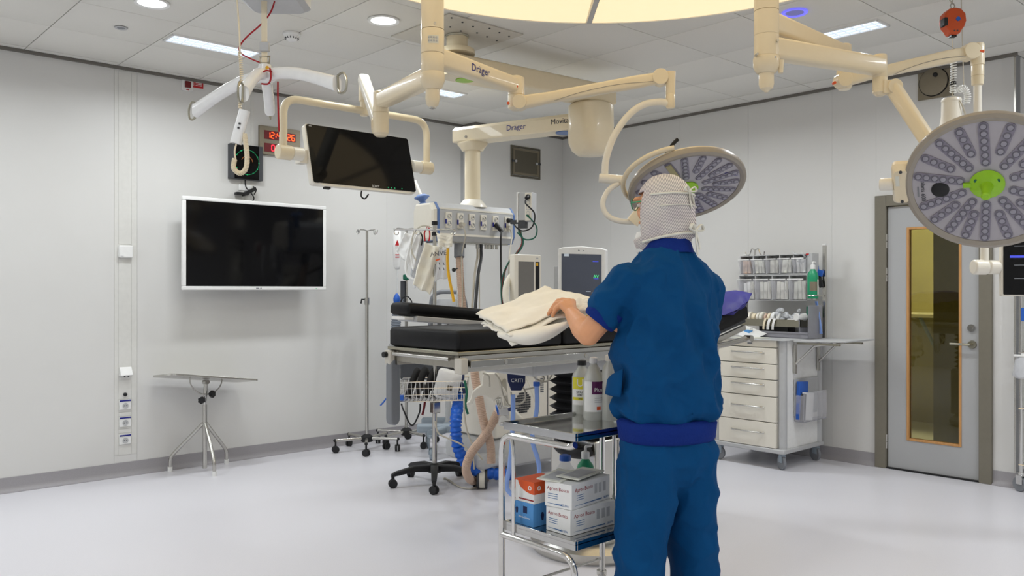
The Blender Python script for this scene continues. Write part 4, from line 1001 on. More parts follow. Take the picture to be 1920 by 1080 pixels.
for e, k in ends:
    dv = e-hub; hz_ = V((dv.x, dv.y, 0)); L = hz_.length; hd_ = hz_.normalized(); sdv = hd_.cross(UP)
    rings = []
    for j in range(9):
        f = j/8; z = hub.z+.012*math.sin(f*PI)*(1-f)+(e.z-hub.z)*f**1.7
        w, h = .044-.006*f+.012*max(0, f-.7), .044+.004*f+.03*max(0, f-.7)
        c = hub+hd_*(L*f); c.z = z
        rings.append([c+sdv*q[0]+UP*q[1] for q in rrect(w, h, .018)])
    a_ = t.part('arm', B().loft(rings), 'whiteg', ang=40)
    hb = B(); c = e+hd_*.012
    hp = [c+UP*.03-hd_*.01, c+UP*.036+hd_*.018, c+UP*.008+hd_*.035, c-UP*.028+hd_*.03, c-UP*.034+hd_*.006, c-UP*.018-hd_*.006]
    hb.tube(spline(hp, 5), .0042, 8); hb.tube([c+UP*.03-hd_*.008, c-UP*.034-hd_*.004], .004, 6)
    t.part('hook', hb, 'nickel', a_)
DH = 3.1
t = T('lift_handset', 'white lift handset hanging on a spiral cable by the lift bar', 'remote control', at(452, 205, DH), world=True)
t.part('cable', B().tube([at(444, -6, DH), at(446, 20, DH), at(449, 60, DH), at(450, 100, DH)], .0032, 6).tube(coil([at(450, 98, DH), at(453, 150, DH), at(450, 205, DH)], .004, 26, .0055, 8), .0024, 5), 'cream')
ha, hb_ = at(459, 207, DH), at(442, 269, DH); t.part('body', B().loft(beam(ha, hb_, .04, .026, .042, .03, up=-FW)), 'whiteg')
md_ = ha.lerp(hb_, .5)-FW*.02
bb = B()
for f in (.42, .55): q = ha.lerp(hb_, f)-FW*.016; bb.box(q, (.006, .006, .006))
t.part('buttons', bb, 'darkgrey'); t.part('side_knob', B().cyl(at(443, 229, DH), at(446, 229, DH), .006, n=8).cyl(at(438, 247, DH), at(443, 249, DH), .004, n=8), 'grey')
t.part('cable_loop', B().tube(coil([at(440, 298, DH), at(438, 315, DH), at(450, 325, DH), at(461, 315, DH), at(463, 290, DH), at(458, 250, DH)], .004, 44, .0075, 7), .0026, 5).tube(spline([at(443, 270, DH), at(440, 284, DH), at(442, 300, DH)], 5), .0032, 6), 'cream')
t = T('pull_cord', 'dark red cord running zigzag beside the strap and hanging down', 'cord', at(450, 90, DL), world=True)
t.part('cord', B().tube(spline([at(517, -6, DL), at(508, 22, DL), at(490, 45, DL), at(462, 70, DL), at(449, 88, DL), at(452, 100, DL), at(470, 110, DL), at(489, 118, DL)], 5), .003, 6), 'redcord')
lw = [at(506, 128, DL-.05), at(508, 145, DL-.07), at(503, 157, DL-.05), at(490, 157, DL-.06)]
t.part('knot', B().tube(spline(lw, 5), .0035, 6).tube(spline([at(492, 136, DL-.07), at(500, 132, DL-.08), at(511, 135, DL-.05)], 5), .003, 6), 'redcord')
t.part('hanging_end', B().tube(spline([at(521, 153, DL), at(521, 180, DL), at(522, 215, DL), at(523, 247, DL)], 4), .0034, 6), 'redcord')
# ================================================================== operating table
TX0, TX1, TY0, TY1 = 2.35, 4.3, 2.93, 3.48
ot = T('operating_table', 'black padded operating table with steel side rails and bellows column', 'operating table', (3.45, 3.2, 0), world=True)
def pad(x0, x1, y0, y1, z0, z1, r=.02):
    rings = []
    for z, k in ((z0, .012), (z0+.012, 0), (z1-.018, 0), (z1-.005, .006), (z1, .02)):
        rings.append([V(((x0+x1)/2+q[0], (y0+y1)/2+q[1], z)) for q in rrect(x1-x0-2*k, y1-y0-2*k, r)])
    return B().loft(rings)
ot.part('leg_pad', pad(TX0, 3.02, TY0, TY1, 1.086, 1.182), 'vinyl', ang=50)
ot.part('back_pad', pad(3.028, TX1, TY0, TY1, 1.086, 1.182), 'vinyl', ang=50)
ot.part('pad_tray', B().bx(TX0-.004, TX1, TY0-.004, TY1+.004, 1.07, 1.086), 'nickel', bev=.003)
hm_ = TR((TX1+.02, 0, 1.09)) @ RY(-math.radians(13))
hp = pad(0, .42, TY0, TY1, 0, .09); hp.v = [hm_ @ p for p in hp.v]
ot.part('head_pad', hp, 'vinyl', ang=50)
ot.part('head_plate', B(hm_).bx(0, .4, TY0+.02, TY1-.02, -.022, -.002), 'darkgrey', bev=.003)
for y in (TY0+.01, TY1-.01): ot.part('head_rail', B(hm_).bx(-.02, .36, y-.012, y+.012, -.06, -.028), 'steel', bev=.002)
ot.part('head_hinge', B().cyl((TX1+.01, TY0-.0, 1.05), (TX1+.01, TY1, 1.05), .022, n=16), 'steel')
ot.part('end_arm', B().tube([(TX1-.1, TY0-.035, 1.02), (TX1+.12, TY0-.035, 1.035), (TX1+.34, TY0-.035, 1.06)], .017, 10), 'steel'); 
ot.part('end_knob', B().cyl((TX1+.34, TY0-.07, 1.06), (TX1+.34, TY0-.02, 1.06), .022, n=14), 'steel')
# frame and accessory rails
fr_ = B().bx(TX0+.02, TX1, TY0+.02, TY0+.05, .995, 1.066).bx(TX0+.02, TX1, TY1-.05, TY1-.02, .995, 1.066).bx(TX0+.02, TX0+.045, TY0+.05, TY1-.05, 1.01, 1.062).bx(TX1-.03, TX1, TY0+.05, TY1-.05, 1.0, 1.06)
ot.part('top_frame', fr_, 'brushed', bev=.002)
for y, s in ((TY0-.012, -1), (TY1+.012, 1)):
    r_ = ot.part('side_rail', B().bx(TX0+.06, TX1-.03, y-.006, y+.006, 1.012, 1.044), 'mirror', bev=.002)
    for x in (2.62, 3.17, 3.75): ot.part('rail_spacer', B().cyl((x, y-s*.03, 1.028), (x, y+s*.009, 1.028), .011, n=12), 'steel', r_)
    ot.part('side_panel', B().bx(TX0+.02, TX1-.02, y-s*.02-.004, y-s*.02+.004, .992, 1.066), 'steel', bev=.002)
ot.part('corner_block', B().bx(TX0+.0, TX0+.04, TY0-.024, TY0+.03, .985, 1.058), 'plate', bev=.006)
ot.part('corner_block', B().bx(TX0-.012, TX0+.02, TY1-.03, TY1+.02, .995, 1.066), 'plate', bev=.006)
ot.part('corner_knob', B().cyl((TX0-.012, TY1+.0, 1.045), (TX0-.032, TY1+.0, 1.045), .014, n=12), 'black')
ot.part('foot_rod', B().cyl((TX0-.004, TY0+.06, 1.05), (TX0-.004, TY1-.05, 1.05), .009, n=10), 'steel')
ot.part('under_frame', B().bx(2.9, 4.15, 3.02, 3.4, .93, .995), 'lightgrey', bev=.01)
# lifting column with folded bellows, pedestal and foot
bb = B(); rings = []
for k in range(17):
    z = .56+(.93-.56)*k/16; g = 0 if k % 2 else .03
    rings.append([V((3.55+q[0], 3.16+q[1], z)) for q in rrect(.52-g*2, .3-g*2, .02, 2)])
ot.part('bellows', B().loft(rings), 'bellow', ang=10)
ot.part('pedestal', B().bx(3.32, 3.86, 2.98, 3.32, .1, .56), 'steel', bev=.012)
ot.part('pedestal_seam', B().bx(3.5, 3.503, 2.977, 2.98, .1, .55).bx(3.7, 3.703, 2.977, 2.98, .1, .55), 'darkgrey')
ot.part('pedestal_label', B().bx(3.316, 3.319, 3.08, 3.22, .13, .17), 'paper'); ot.part('pedestal_label', B().bx(3.36, 3.46, 2.976, 2.979, .12, .15), 'paper')
hg = spline([(3.3, 3.22, .545), (3.27, 3.2, .515), (3.26, 3.12, .5), (3.27, 3.03, .5), (3.3, 2.99, .52)], 4)
ot.part('grip', B().tube(hg, .032, 10), 'black')
ot.part('foot_plate', B().loft([[V((3.56+q[0], 3.0+q[1], z)) for q in rrect(w, d_, min(w, d_)*.48, 12)] for z, w, d_ in ((0, 1.1, .62), (.02, 1.13, .66), (.055, 1.13, .66), (.075, 1.08, .62), (.1, 1.0, .56))]), 'steel', ang=40)
# raised arm board on the far side
ab = T('arm_board', 'narrow black padded arm board raised along the far table side', 'arm board', (2.8, 3.6, 1.2), world=True)
am_ = TR((2.5, 0, 1.235)) @ RY(math.radians(4.8))
ap = pad(0, .72, 3.52, 3.7, 0, .066, .02); ap.v = [am_ @ p for p in ap.v]
ab.part('pad', ap, 'vinyl', ang=50); ab.part('tray', B(am_).bx(.05, .7, 3.515, 3.69, -.03, -.001), 'lightgrey', bev=.004)
ab.part('tray_end', B(am_).bx(-.01, .05, 3.54, 3.66, -.025, -.008), 'white', bev=.004)
ab.part('clamp', B().box((3.05, 3.56, 1.1), (.06, .05, .16)).box((3.05, 3.515, 1.04), (.05, .06, .05)), 'steel', bev=.003)
ab.part('release_levers', B().box((2.72, 3.56, 1.175), (.03, .02, .05)).box((2.78, 3.56, 1.17), (.02, .02, .05)).box((2.84, 3.56, 1.17), (.02, .02, .04)), 'white')
# blue pillow on the head pad
def pillow(u, v):
    a, b_ = u*2-1, v*2-1
    e = (1-abs(a)**4)*(1-abs(b_)**4)
    return a, b_, e
pc = V((4.6, 3.16, 1.26)); pr = RY(-math.radians(16))
bt = B()
for s in (1, -1):
    bt.sheet(lambda u, v, s=s: pc+(pr.to_3x3() @ V(((u*2-1)*.2*(1-.12*(v*2-1)**2), (v*2-1)*.26*(1-.12*(u*2-1)**2), s*.062*max(0, (1-abs(u*2-1)**3)*(1-abs(v*2-1)**3))**.6+.016*NZ.noise(V((u*5, v*5, s)))+.04*(u**3)*(1-v)))), 20, 20)
po = one('pillow', bt, 'violet', 'violet blue pillow lying on the head end of the table', 'pillow', ang=80)
md = po.modifiers.new('weld', 'WELD'); md.merge_threshold = .004
# ------------------------------------------------ folded drape in the person's hands
dr_ = T('folded_drape', 'folded cream white drape held over the table by the person', 'cloth', at(1000, 640, 3.2), world=True)
cl, cf, cr_, cn = at(893, 590, 3.42), at(1022, 539, 3.62), at(1108, 560, 3.44), at(950, 624, 3.24)
cn2 = at(1005, 634, 3.16)
def patch(c, k, amp, fold=0):
    def fn(u, v):
        p = (c[0]*(1-u)+c[1]*u)*(1-v)+(c[3]*(1-u)+c[2]*u)*v
        nrm_ = UP
        w = amp*(NZ.noise(V((u*3.3+k, v*3.3, k*1.7)))+.5*NZ.noise(V((u*8, v*8+k, 3))))
        sag = -fold*(v**3)*(1-u*.6)
        ridge = .012*math.sin(u*7+v*3)*v
        return p+nrm_*(w+sag+ridge*.6)
    return fn
lay = [([cl, cf, cr_, cn], 0, .012, .0), ([cl-UP*.018+RT*.012, cf-UP*.02, cr_-UP*.02+RT*.006, cn-UP*.014+RT*.01], 1, .012, .01), ([cl-UP*.034+RT*.02-FW*.01, cf-UP*.04, cr_-UP*.05, cn-UP*.026+RT*.02-FW*.01], 2, .014, .02), ([at(905, 611, 3.36), cf-UP*.06, at(1080, 592, 3.34), at(955, 634, 3.22)], 3, .014, .0)]
for i, (c, k, am, fo) in enumerate(lay):
    o = dr_.part('cloth_layer', B().sheet(patch(c, k, am, fo), 26, 26), 'cloth', ang=180)
    md = o.modifiers.new('solid', 'SOLIDIFY'); md.thickness = .005; md.offset = -1
# rounded near fold (a soft roll along the lower edge) and the crumpled corner behind the hand
rl = []
for i in range(13):
    f = i/12; c = at(935, 621, 3.28).lerp(at(1072, 598, 3.26), f)-UP*(.012+.03*math.sin(PI*f)); r = .012+.03*math.sin(PI*min(1, f*1.0+.02)); rl.append((c, r))
rings = []
ax = (at(1072, 612, 3.22)-at(930, 622, 3.3)).normalized(); sx = ax.cross(UP).normalized(); ux = sx.cross(ax)
for c, r in rl: rings.append([c+sx*(r*1.6*math.cos(a))+ux*(r*.8*math.sin(a)) for a in [2*PI*k/14 for k in range(14)]])
dr_.part('rolled_edge', B().loft(rings), 'cloth', ang=180)
o = dr_.part('crumpled_corner', B().sheet(lambda u, v: at(1075, 566, 3.42).lerp(at(1112, 566, 3.4), u).lerp(at(1080, 590, 3.36).lerp(at(1118, 583, 3.36), u), v)+UP*(.012*NZ.noise(V((u*5, v*5, 9)))+.006), 14, 14), 'cloth', ang=180)
md = o.modifiers.new('solid', 'SOLIDIFY'); md.thickness = .006
# clear packet and yellow pack on the table behind the arm
t = T('clear_packet', 'clear plastic packet with blue contents under the forearm', 'packet', at(1075, 640, 4.3), world=True)
t.part('bag', B().ell(V((3.0, 3.02, 1.205)), (.09, .05, .024)), 'clearbag'); t.part('blue_contents', B().ell(V((2.98, 3.03, 1.203)), (.06, .03, .018)), 'blue')
q = onZ(1153, 622, 1.22)
one('yellow_pack', B().loft([[V((3.45+q[0], 3.06+q[1], z)) for q in rrect(w, .1, .02)] for z, w in ((1.184, .14), (1.235, .15), (1.25, .12))]), 'yellow', 'small yellow pack on the table beside the arm', 'pack', ang=30)

# ================================================================== steel trolley
RX0, RX1, RY0, RY1 = 2.165, 2.74, 2.04, 2.42
tr = T('instrument_trolley', 'two-shelf stainless steel trolley beside the person', 'trolley', ((RX0+RX1)/2, (RY0+RY1)/2, 0), world=True)
def tray(z, h):
    b_ = B().bx(RX0, RX1, RY0, RY1, z-.012, z-.006)
    e = .012
    b_.bx(RX0, RX0+e, RY0, RY1, z-h, z+.004).bx(RX1-e, RX1, RY0, RY1, z-h, z+.004).bx(RX0+e, RX1-e, RY0, RY0+e, z-h, z+.004).bx(RX0+e, RX1-e, RY1-e, RY1, z-h, z+.004)
    return b_
SH1, SH0 = .85, .468
tr.part('upper_tray', tray(SH1, .026), 'mirror', bev=.0015); tr.part('lower_tray', tray(SH0, .03), 'mirror', bev=.0015)
for x in (RX0-.004, RX1+.004):
    fo = tr.part('end_frame', B().tube(rounded([(x, RY1+.005, .13), (x, RY1+.005, SH1-.045), (x, RY0+.02, SH1-.045), (x, RY0-.004, SH1-.035)], .06, 6), .0125, 12), 'chrome')
    tr.part('lower_bow', B().tube(rounded([(x, RY1+.005, SH0-.05), (x, RY0-.002, SH0-.052), (x, RY0-.002, .13)], .07, 7), .0125, 12), 'chrome', fo)
    tr.part('inner_post', B().tube(rounded([(x, RY1-.05, SH1-.05), (x, RY1-.062, SH1-.1), (x, RY1-.062, SH0-.05)], .03, 4), .008, 10), 'chrome', fo)
tr.part('stretcher', B().tube([(RX0, RY1+.005, .2), (RX1, RY1+.005, .2)], .006, 8), 'chrome')
def caster(t_, x, y, zt, r=.06, m='steel', wm='rubber', a=0, twin=False):
    f = RZ(a)
    ca = t_.part('caster', B(TR((x, y, 0)) @ f).cyl((0, 0, zt), (0, 0, zt-.02), r*.4, n=12).bx(-.02, .03, -.018, -.013, r, zt-.015).bx(-.02, .03, .013, .018, r, zt-.015).bx(-.022, .03, -.018, .018, zt-.022, zt-.014), m, bev=.002)
    w_ = B(TR((x, y, 0)) @ f)
    if twin: 
        for s in (-1, 1): w_.cyl((.012, s*.013-.009, r), (.012, s*.013+.009, r), r, n=20)
    else: w_.cyl((.012, -.011, r), (.012, .011, r), r, n=24)
    t_.part('wheel', w_, wm, ca, bev=.003)
for x in (RX0, RX1):
    caster(tr, x, RY1+.005, .15, .055, 'chrome', 'grey', .8); caster(tr, x, RY0, .15, .055, 'chrome', 'grey', 2.2)
# ---- cartons on the lower shelf
ZB = SH0-.005
def carton(name, label, cx, cy, z, sx, sy, sz, rz, m, grp='glove and apron cartons'):
    t_ = T(name, label, 'carton', (cx, cy, z), rz, grp)
    t_.part('carton_body', B().bx(-sx/2, sx/2, -sy/2, sy/2, 0, sz), m, bev=.0012)
    return t_
FXl = basis((0, 0, 0), (0, -1, 0), (0, 0, 1), (-1, 0, 0))
def apron(label, cx, cy, z, rz):
    t_ = carton('apron_carton', label, cx, cy, z, .245, .125, .092, rz, 'white')
    for M_, w in ((TR((0, -.0627, 0)) @ FY, .245), (TR((-.1227, 0, 0)) @ FXl, .125)):
        t_.text('Apron Bosco', .019 if w < .2 else .021, M_ @ TR((-w*.42 if w < .2 else -w*.42, .068, 0)), 'inkred', align='LEFT')
        for k in range(3): t_.part('print_line', B(M_).box((-w*.2 if w < .2 else -w*.28, .048-.008*k, 0), (.045, .0022, .0006)), 'inkblue')
        t_.part('blue_band', B(M_).loft([[(-w*.42, .012, -.0003), (-w*.42, .012, .0006), (-w*.42, .0125, .0006), (-w*.42, .0125, -.0003)], [(w*.14 if w < .2 else w*.28, .009, -.0003), (w*.14 if w < .2 else w*.28, .009, .0006), (w*.14 if w < .2 else w*.28, .014, .0006), (w*.14 if w < .2 else w*.28, .014, -.0003)]]), 'inkblue')
        t_.text('SELEFA', .011, M_ @ TR((w*.25 if w < .2 else w*.4, .012, 0)), 'inkblue')
        if w > .2:
            for k in range(3): t_.part('apron_icon', B(M_).box((.03+.028*k, .055, 0), (.018, .036, .0005)), 'lightgrey')
    return t_
apron('lower white apron carton with red lettering on the trolley shelf', 2.222+.1225, 2.118+.0625, ZB, 0)
apron('upper white apron carton with red lettering, turned on the lower one', 2.222+.12, 2.118+.075, ZB+.0932, .12)
t_ = carton('glove_carton', 'light blue glove carton under the orange one on the trolley', 2.2+.065, 2.29+.05, ZB, .13, .1, .088, 0, 'boxblue')
t_.part('print_block', B(TR((-.0652, 0, 0)) @ FXl).box((.005, .06, 0), (.022, .026, .0006)), 'navy'); t_.text('Nitrile Gloves', .011, TR((-.0652, 0, .03)) @ FXl, 'white')
t_.part('hand_icon', B(TR((0, -.0502, 0)) @ FY).prism([(-.02, .02), (-.012, .02), (-.008, .04), (-.012, .05), (-.02, .052), (-.026, .04)], 0, .0006), 'navy')
t_.part('hand_icon', B(TR((-.0652, 0, 0)) @ FXl).prism([(-.045, .04), (-.036, .042), (-.034, .06), (-.04, .066), (-.048, .06)], 0, .0006), 'navy')
t_ = carton('glove_carton', 'orange and white glove carton on the blue one', 2.2+.07, 2.288+.052, ZB+.0885, .14, .104, .082, .02, 'white')
t_.part('orange_top', B().bx(-.0705, .0705, -.0525, .0525, .079, .0826), 'orange2')
M_ = TR((-.0706, 0, 0)) @ FXl
arc = [(-.034, .082)]+[(-.034+.086*(1-math.cos(PI/2*k/10)), .082-.046*math.sin(PI/2*k/10)) for k in range(1, 11)]+[(.052, .082)]
t_.part('orange_swoosh', B(M_).prism(arc, 0, .0006), 'orange2'); t_.part('orange_side', B(TR((0, -.0526, 0)) @ FY).prism([(-.07, .036), (.07, .036), (.07, .082), (-.07, .082)], 0, .0006), 'orange2')
t_.text('NITRIL', .022, TR((.03, -.0534, .06)) @ FY, 'white')
for M2, x in ((M_, .03), (TR((0, -.0534, 0)) @ FY, -.045)): t_.part('emblem', B(M2).lathe([(.009, .0006), (.009, .0012), (.005, .0012), (.005, .0006)], TR((x, .058, 0)), 12, cap=False), 'white')
t_.part('red_line', B(M_).box((.01, .012, 0), (.08, .005, .0006)), 'inkred')
for i, (px, rz, lab) in enumerate(((2.30, .35, 'flat paper pouch pack lying over the orange carton'), (2.365, .22, 'flat paper pouch pack lying on the upper apron carton'))):
    t_ = T('paper_pouch', lab, 'pouch', (px, 2.25 if i == 0 else 2.2, ZB+.1875+.006*i), RZ(rz) @ RX(.05 if i == 0 else .02), 'paper pouches')
    t_.part('pouch', B().bx(-.1, .1, -.05, .05, 0, .005), 'paper', bev=.002); t_.part('print', B().bx(-.08, .06, -.035, .035, .005, .0056), 'lightgrey')
# ---- bottles
def bottle(name, label, p, r, h, body='bottle', cap='white', neck=.32, sh=.66, square=False):
    t_ = T(name, label, 'bottle', p, 0, 'liquid bottles')
    pr = [(r*.9, 0), (r, .008), (r, h*sh), (r*.93, h*(sh+.05)), (r*.55, h*.83), (r*neck, h*.88), (r*neck, h*.93)]
    t_.part('bottle_body', B().lathe(pr, n=28), body, ang=50)
    t_.part('screw_cap', B().lathe([(r*neck*1.2, h*.9), (r*neck*1.25, h*.905), (r*neck*1.2, h*.985), (r*neck*.7, h)], n=20), cap, ang=50)
    return t_
def wrap(t_, r, z0, z1, a0, a1, m, name='label_wrap', parent=None, off=.0006):
    return t_.part(name, B().sheet(lambda u, v: V(((r+off)*math.cos(a0+(a1-a0)*u), (r+off)*math.sin(a0+(a1-a0)*u), z0+(z1-z0)*v)), 14, 1), m, parent)
vc = math.atan2(-FW.y, -FW.x)      # side of a bottle that faces the room's near side
p = onZ(1113, 786, SH1-.006); t_ = bottle('spray_bottle', 'white plastic bottle with purple label on the trolley', (p.x, p.y, SH1-.006), .042, .25, sh=.6)
w_ = wrap(t_, .042, .035, .155, vc-1.1, vc+1.1, 'white'); wrap(t_, .042, .105, .155, vc-.25, vc+.9, 'purple', 'purple_panel', w_, .0012)
a = vc+.35; t_.text('Plus', .022, basis(V((.0436*math.cos(a), .0436*math.sin(a), .122)), (-math.sin(a), math.cos(a), 0), UP, (math.cos(a), math.sin(a), 0)), 'white', w_)
wrap(t_, .042, .042, .056, vc+.2, vc+.6, 'orange2', 'orange_mark', w_, .0012)
for k in range(3): wrap(t_, .042, .072+.008*k, .075+.008*k, vc+.0, vc+.8, 'lightgrey', 'print_line', w_, .0012)
p = onZ(1091, 775, SH1-.006); t_ = bottle('spirit_bottle', 'white bottle with yellow label and black cap on the trolley', (p.x, p.y, SH1-.006), .041, .225, cap='black', sh=.68, neck=.38)
w_ = wrap(t_, .041, .04, .155, vc-1.2, vc+.8, 'white'); wrap(t_, .041, .105, .155, vc-1.2, vc+.6, 'labelyellow', 'yellow_panel', w_, .0012); wrap(t_, .041, .06, .072, vc-1.2, vc+.6, 'labelyellow', 'yellow_band', w_, .0012)
def onb(t_, txt, r, a, z, s, m): t_.text(txt, s, basis(V((r*math.cos(a), r*math.sin(a), z)), (-math.sin(a), math.cos(a), 0), UP, (math.cos(a), math.sin(a), 0)), m)
onb(t_, 'U', .0428, vc-.25, .131, .045, 'white'); onb(t_, 'SPAC', .0428, vc-.25, .093, .014, 'ink'); onb(t_, 'SPRIT', .0428, vc-.25, .081, .012, 'ink'); onb(t_, '70%', .043, vc-.25, .066, .01, 'ink')
p = onZ(1143, 786, SH1-.006); t_ = bottle('plain_bottle', 'plain white bottle half hidden by the blue scrub top', (p.x, p.y, SH1-.006), .044, .26, sh=.55, cap='offwhite')
p = V((2.42, 2.335, ZB)); t_ = bottle('clear_bottle', 'clear bottle with blue cap behind the cartons', p, .045, .242, body='clear', cap='blue', sh=.68, neck=.42)
t_ = T('pump_bottle', 'green disinfectant pump bottle behind the cartons', 'bottle', (2.55, 2.345, ZB), 0, 'disinfectant bottles')
def pump(t_, s=1.0):
    t_.part('bottle_body', B().lathe([(.038*s, 0), (.042*s, .01), (.042*s, .17*s), (.036*s, .2*s), (.018*s, .225*s), (.016*s, .235*s)], n=24), 'green', ang=50)
    t_.part('pump_collar', B().lathe([(.019*s, .23*s), (.019*s, .26*s), (.01*s, .265*s)], n=16), 'white'); t_.part('pump_spout', B().tube(rounded([(0, 0, .26*s), (0, 0, .285*s), (.04*s, 0, .283*s)], .008), .006*s, 8), 'white')
pump(t_, .9)

# ================================================================== person
def fuse(b, voxel, smooth=4):
    me = bpy.data.meshes.new('tmp'); me.from_pydata([tuple(p) for p in b.v], [], b.f); me.update()
    o = bpy.data.objects.new('tmp', me); COL.objects.link(o)
    m1 = o.modifiers.new('r', 'REMESH'); m1.mode = 'VOXEL'; m1.voxel_size = voxel
    m2 = o.modifiers.new('s', 'SMOOTH'); m2.factor = .5; m2.iterations = smooth
    dg = bpy.context.evaluated_depsgraph_get(); e = bpy.data.meshes.new_from_object(o.evaluated_get(dg))
    r = B(); r.v = [v.co.copy() for v in e.vertices]; r.f = [list(p.vertices) for p in e.polygons]; nr = [v.normal.copy() for v in e.vertices]
    bpy.data.objects.remove(o); bpy.data.meshes.remove(me); bpy.data.meshes.remove(e)
    return r, nr
def ring(c, a, b_, n=24, p=2.2, tilt=None):
    o = []
    for k in range(n):
        t_ = 2*PI*k/n; ct, st_ = math.cos(t_), math.sin(t_)
        q = V((math.copysign(abs(ct)**(2/p), ct)*a, math.copysign(abs(st_)**(2/p), st_)*b_, 0))
        if tilt: q = tilt.to_3x3() @ q
        o.append(V(c)+q)
    return o
def limb(b, pts, rs, n=14, flat=1):
    P = []; R = []
    for i in range(len(pts)-1):
        for k in range(5):
            f = k/5; P.append(V(pts[i]).lerp(V(pts[i+1]), f)); R.append(rs[i]*(1-f)+rs[i+1]*f)
    P.append(V(pts[-1])); R.append(rs[-1]); b.tube(P, R, n)
    b.ell(pts[-1], (rs[-1],)*3, nu=n, nv=8); b.ell(pts[0], (rs[0],)*3, nu=n, nv=8)
O_ = at(1250, 545, 3.05); O_.z = 0
fa = math.radians(72.6); fwd = V((math.cos(fa), math.sin(fa), 0)); rgt = V((math.sin(fa), -math.cos(fa), 0))
PMX = basis(O_, rgt, fwd, UP); PIV = PMX.inverted()
def lo_(px, py, d): return PIV @ at(px, py, d)
HDM = TR((0.0, .015, 0)) @ RZ(math.radians(24))     # head turned to the left
SL, EL, WL = V((-.165, .0, 1.385)), lo_(1103, 628, 3.0), lo_(1072, 589, 3.24)
SR, ER, WR = V((.158, .0, 1.375)), V((.25, .1, 1.2)), V((.0, .31, 1.215))
body = B()
body.loft([ring((0, 0, z), a, b_) for z, a, b_ in ((.86, .15, .1), (1.0, .14, .1), (1.2, .155, .11), (1.34, .15, .1), (1.41, .115, .08), (1.46, .065, .06))])
limb(body, [(0, -.005, 1.46), (0, .005, 1.56), (0, .015, 1.62)], [.062, .058, .06])
body.ell((0, .01, 1.685), (.074, .094, .096), HDM); hc_ = lambda x, y, z: HDM @ V((x, y, z))
body.ell(hc_(0, .03, 1.61), (.052, .062, .06)); body.ell(hc_(0, .095, 1.655), (.014, .026, .03)); body.ell(hc_(0, .075, 1.695), (.06, .03, .016))
body.ell(hc_(0, .086, 1.612), (.026, .014, .008)); body.ell(hc_(0, .07, 1.575), (.026, .022, .016))
for s in (-1, 1):
    body.ell(hc_(s*.075, -.0, 1.655), (.012, .024, .034)); body.ell(hc_(s*.044, .062, 1.64), (.02, .02, .02))
for S, E, W in ((SL, EL, WL), (SR, ER, WR)):
    limb(body, [S, S.lerp(E, .5), E], [.054, .05, .041]); limb(body, [E, E.lerp(W, .3), W], [.041, .045, .027])
def hand(K, W, tips, thumb):
    for k, tp in zip(K, tips):
        limb(body, [W.lerp(k, .05), k], [.019, .014], 10)
        limb(body, [k, tp[0], tp[1]], [.0125, .0105, .008], 10)
    limb(body, thumb, [.016, .013, .009], 10)
K = [lo_(1074, 566, 3.345), lo_(1067, 565, 3.33), lo_(1059, 567, 3.315), lo_(1053, 572, 3.3)]
tips = [(lo_(1053, 562, 3.37), lo_(1038, 577, 3.375)), (lo_(1046, 564, 3.355), lo_(1031, 583, 3.36)), (lo_(1041, 570, 3.335), lo_(1028, 589, 3.335)), (lo_(1043, 578, 3.315), lo_(1036, 592, 3.315))]
hand(K, WL, tips, [lo_(1080, 585, 3.28), lo_(1082, 585, 3.36), lo_(1066, 594, 3.4)])
fd = V((-.75, .62, .08)).normalized(); sd2 = V((.55, .8, 0)).normalized()
KR = [WR+fd*.085+sd2*(.03-.02*i) for i in range(4)]
hand(KR, WR, [(k+fd*.035+UP*.004, k+fd*.06+UP*.014) for k in KR], [WR+sd2*.02, WR+sd2*.045+fd*.04+UP*.01, WR+sd2*.05+fd*.075+UP*.012])
for s in (-1, 1):
    limb(body, [(s*.09, 0, .86), (s*.108, .01, .48), (s*.12, -.01, .1)], [.075, .052, .038])
    body.ell((s*.12, .05, .045), (.042, .12, .04))
bo, nr = fuse(body, .0045, 3)
pe = T('person', 'person in blue scrubs and white mesh hood holding the drape', 'person', O_, 0, world=False)
pe.o.matrix_world = PMX
skin = pe.part('body', bo, 'skin', ang=180)
# eyes and hair line are under the hood; give the face its eyes and brows
for s in (-1, 1):
    pe.part('eye', B().ell(hc_(s*.03, .083, 1.675), (.013, .009, .008)), 'white', skin); pe.part('brow', B().ell(hc_(s*.032, .094, 1.7), (.02, .005, .004)), 'ink', skin)
# --- scrub top
def folds(b_, nr_, amp, f1=(7, 7, 5), seed=0):
    out = []
    for p, n in zip(b_.v, nr_):
        a = NZ.noise(V((p.x*f1[0]+seed, p.y*f1[1], p.z*f1[2])))+.55*NZ.noise(V((p.x*17+seed, p.y*17, p.z*11)))
        out.append(p+n*(amp*a))
    b_.v = out; return b_
def ridge(p, s, k=1.0):
    q = V((p.x*8*k+p.z*3.5*k, p.y*8*k, p.z*5.5*k-p.x*3*k+s)); n = NZ.noise(q); return max(0, 1-abs(n)*3.2)**1.5
def wrinkle(b_, nr_, amp, s, k=1.0):
    for p, n in zip(b_.v, nr_): p += n*(amp*(ridge(p, s, k)-.25)+amp*.5*(ridge(p, s+7, k*2.1)-.25))
top = B()
top.loft([ring((0, y, z), a, b_, 28, 2.3) for z, y, a, b_ in ((.885, .0, .155, .125), (.905, 0, .188, .155), (.93, 0, .202, .165), (1.02, .0, .192, .155), (1.15, .0, .192, .15), (1.26, .0, .194, .14), (1.34, -.005, .184, .13), (1.4, -.01, .165, .117), (1.447, -.01, .142, .106), (1.485, -.01, .108, .092), (1.515, -.008, .084, .08), (1.53, -.006, .074, .073))])
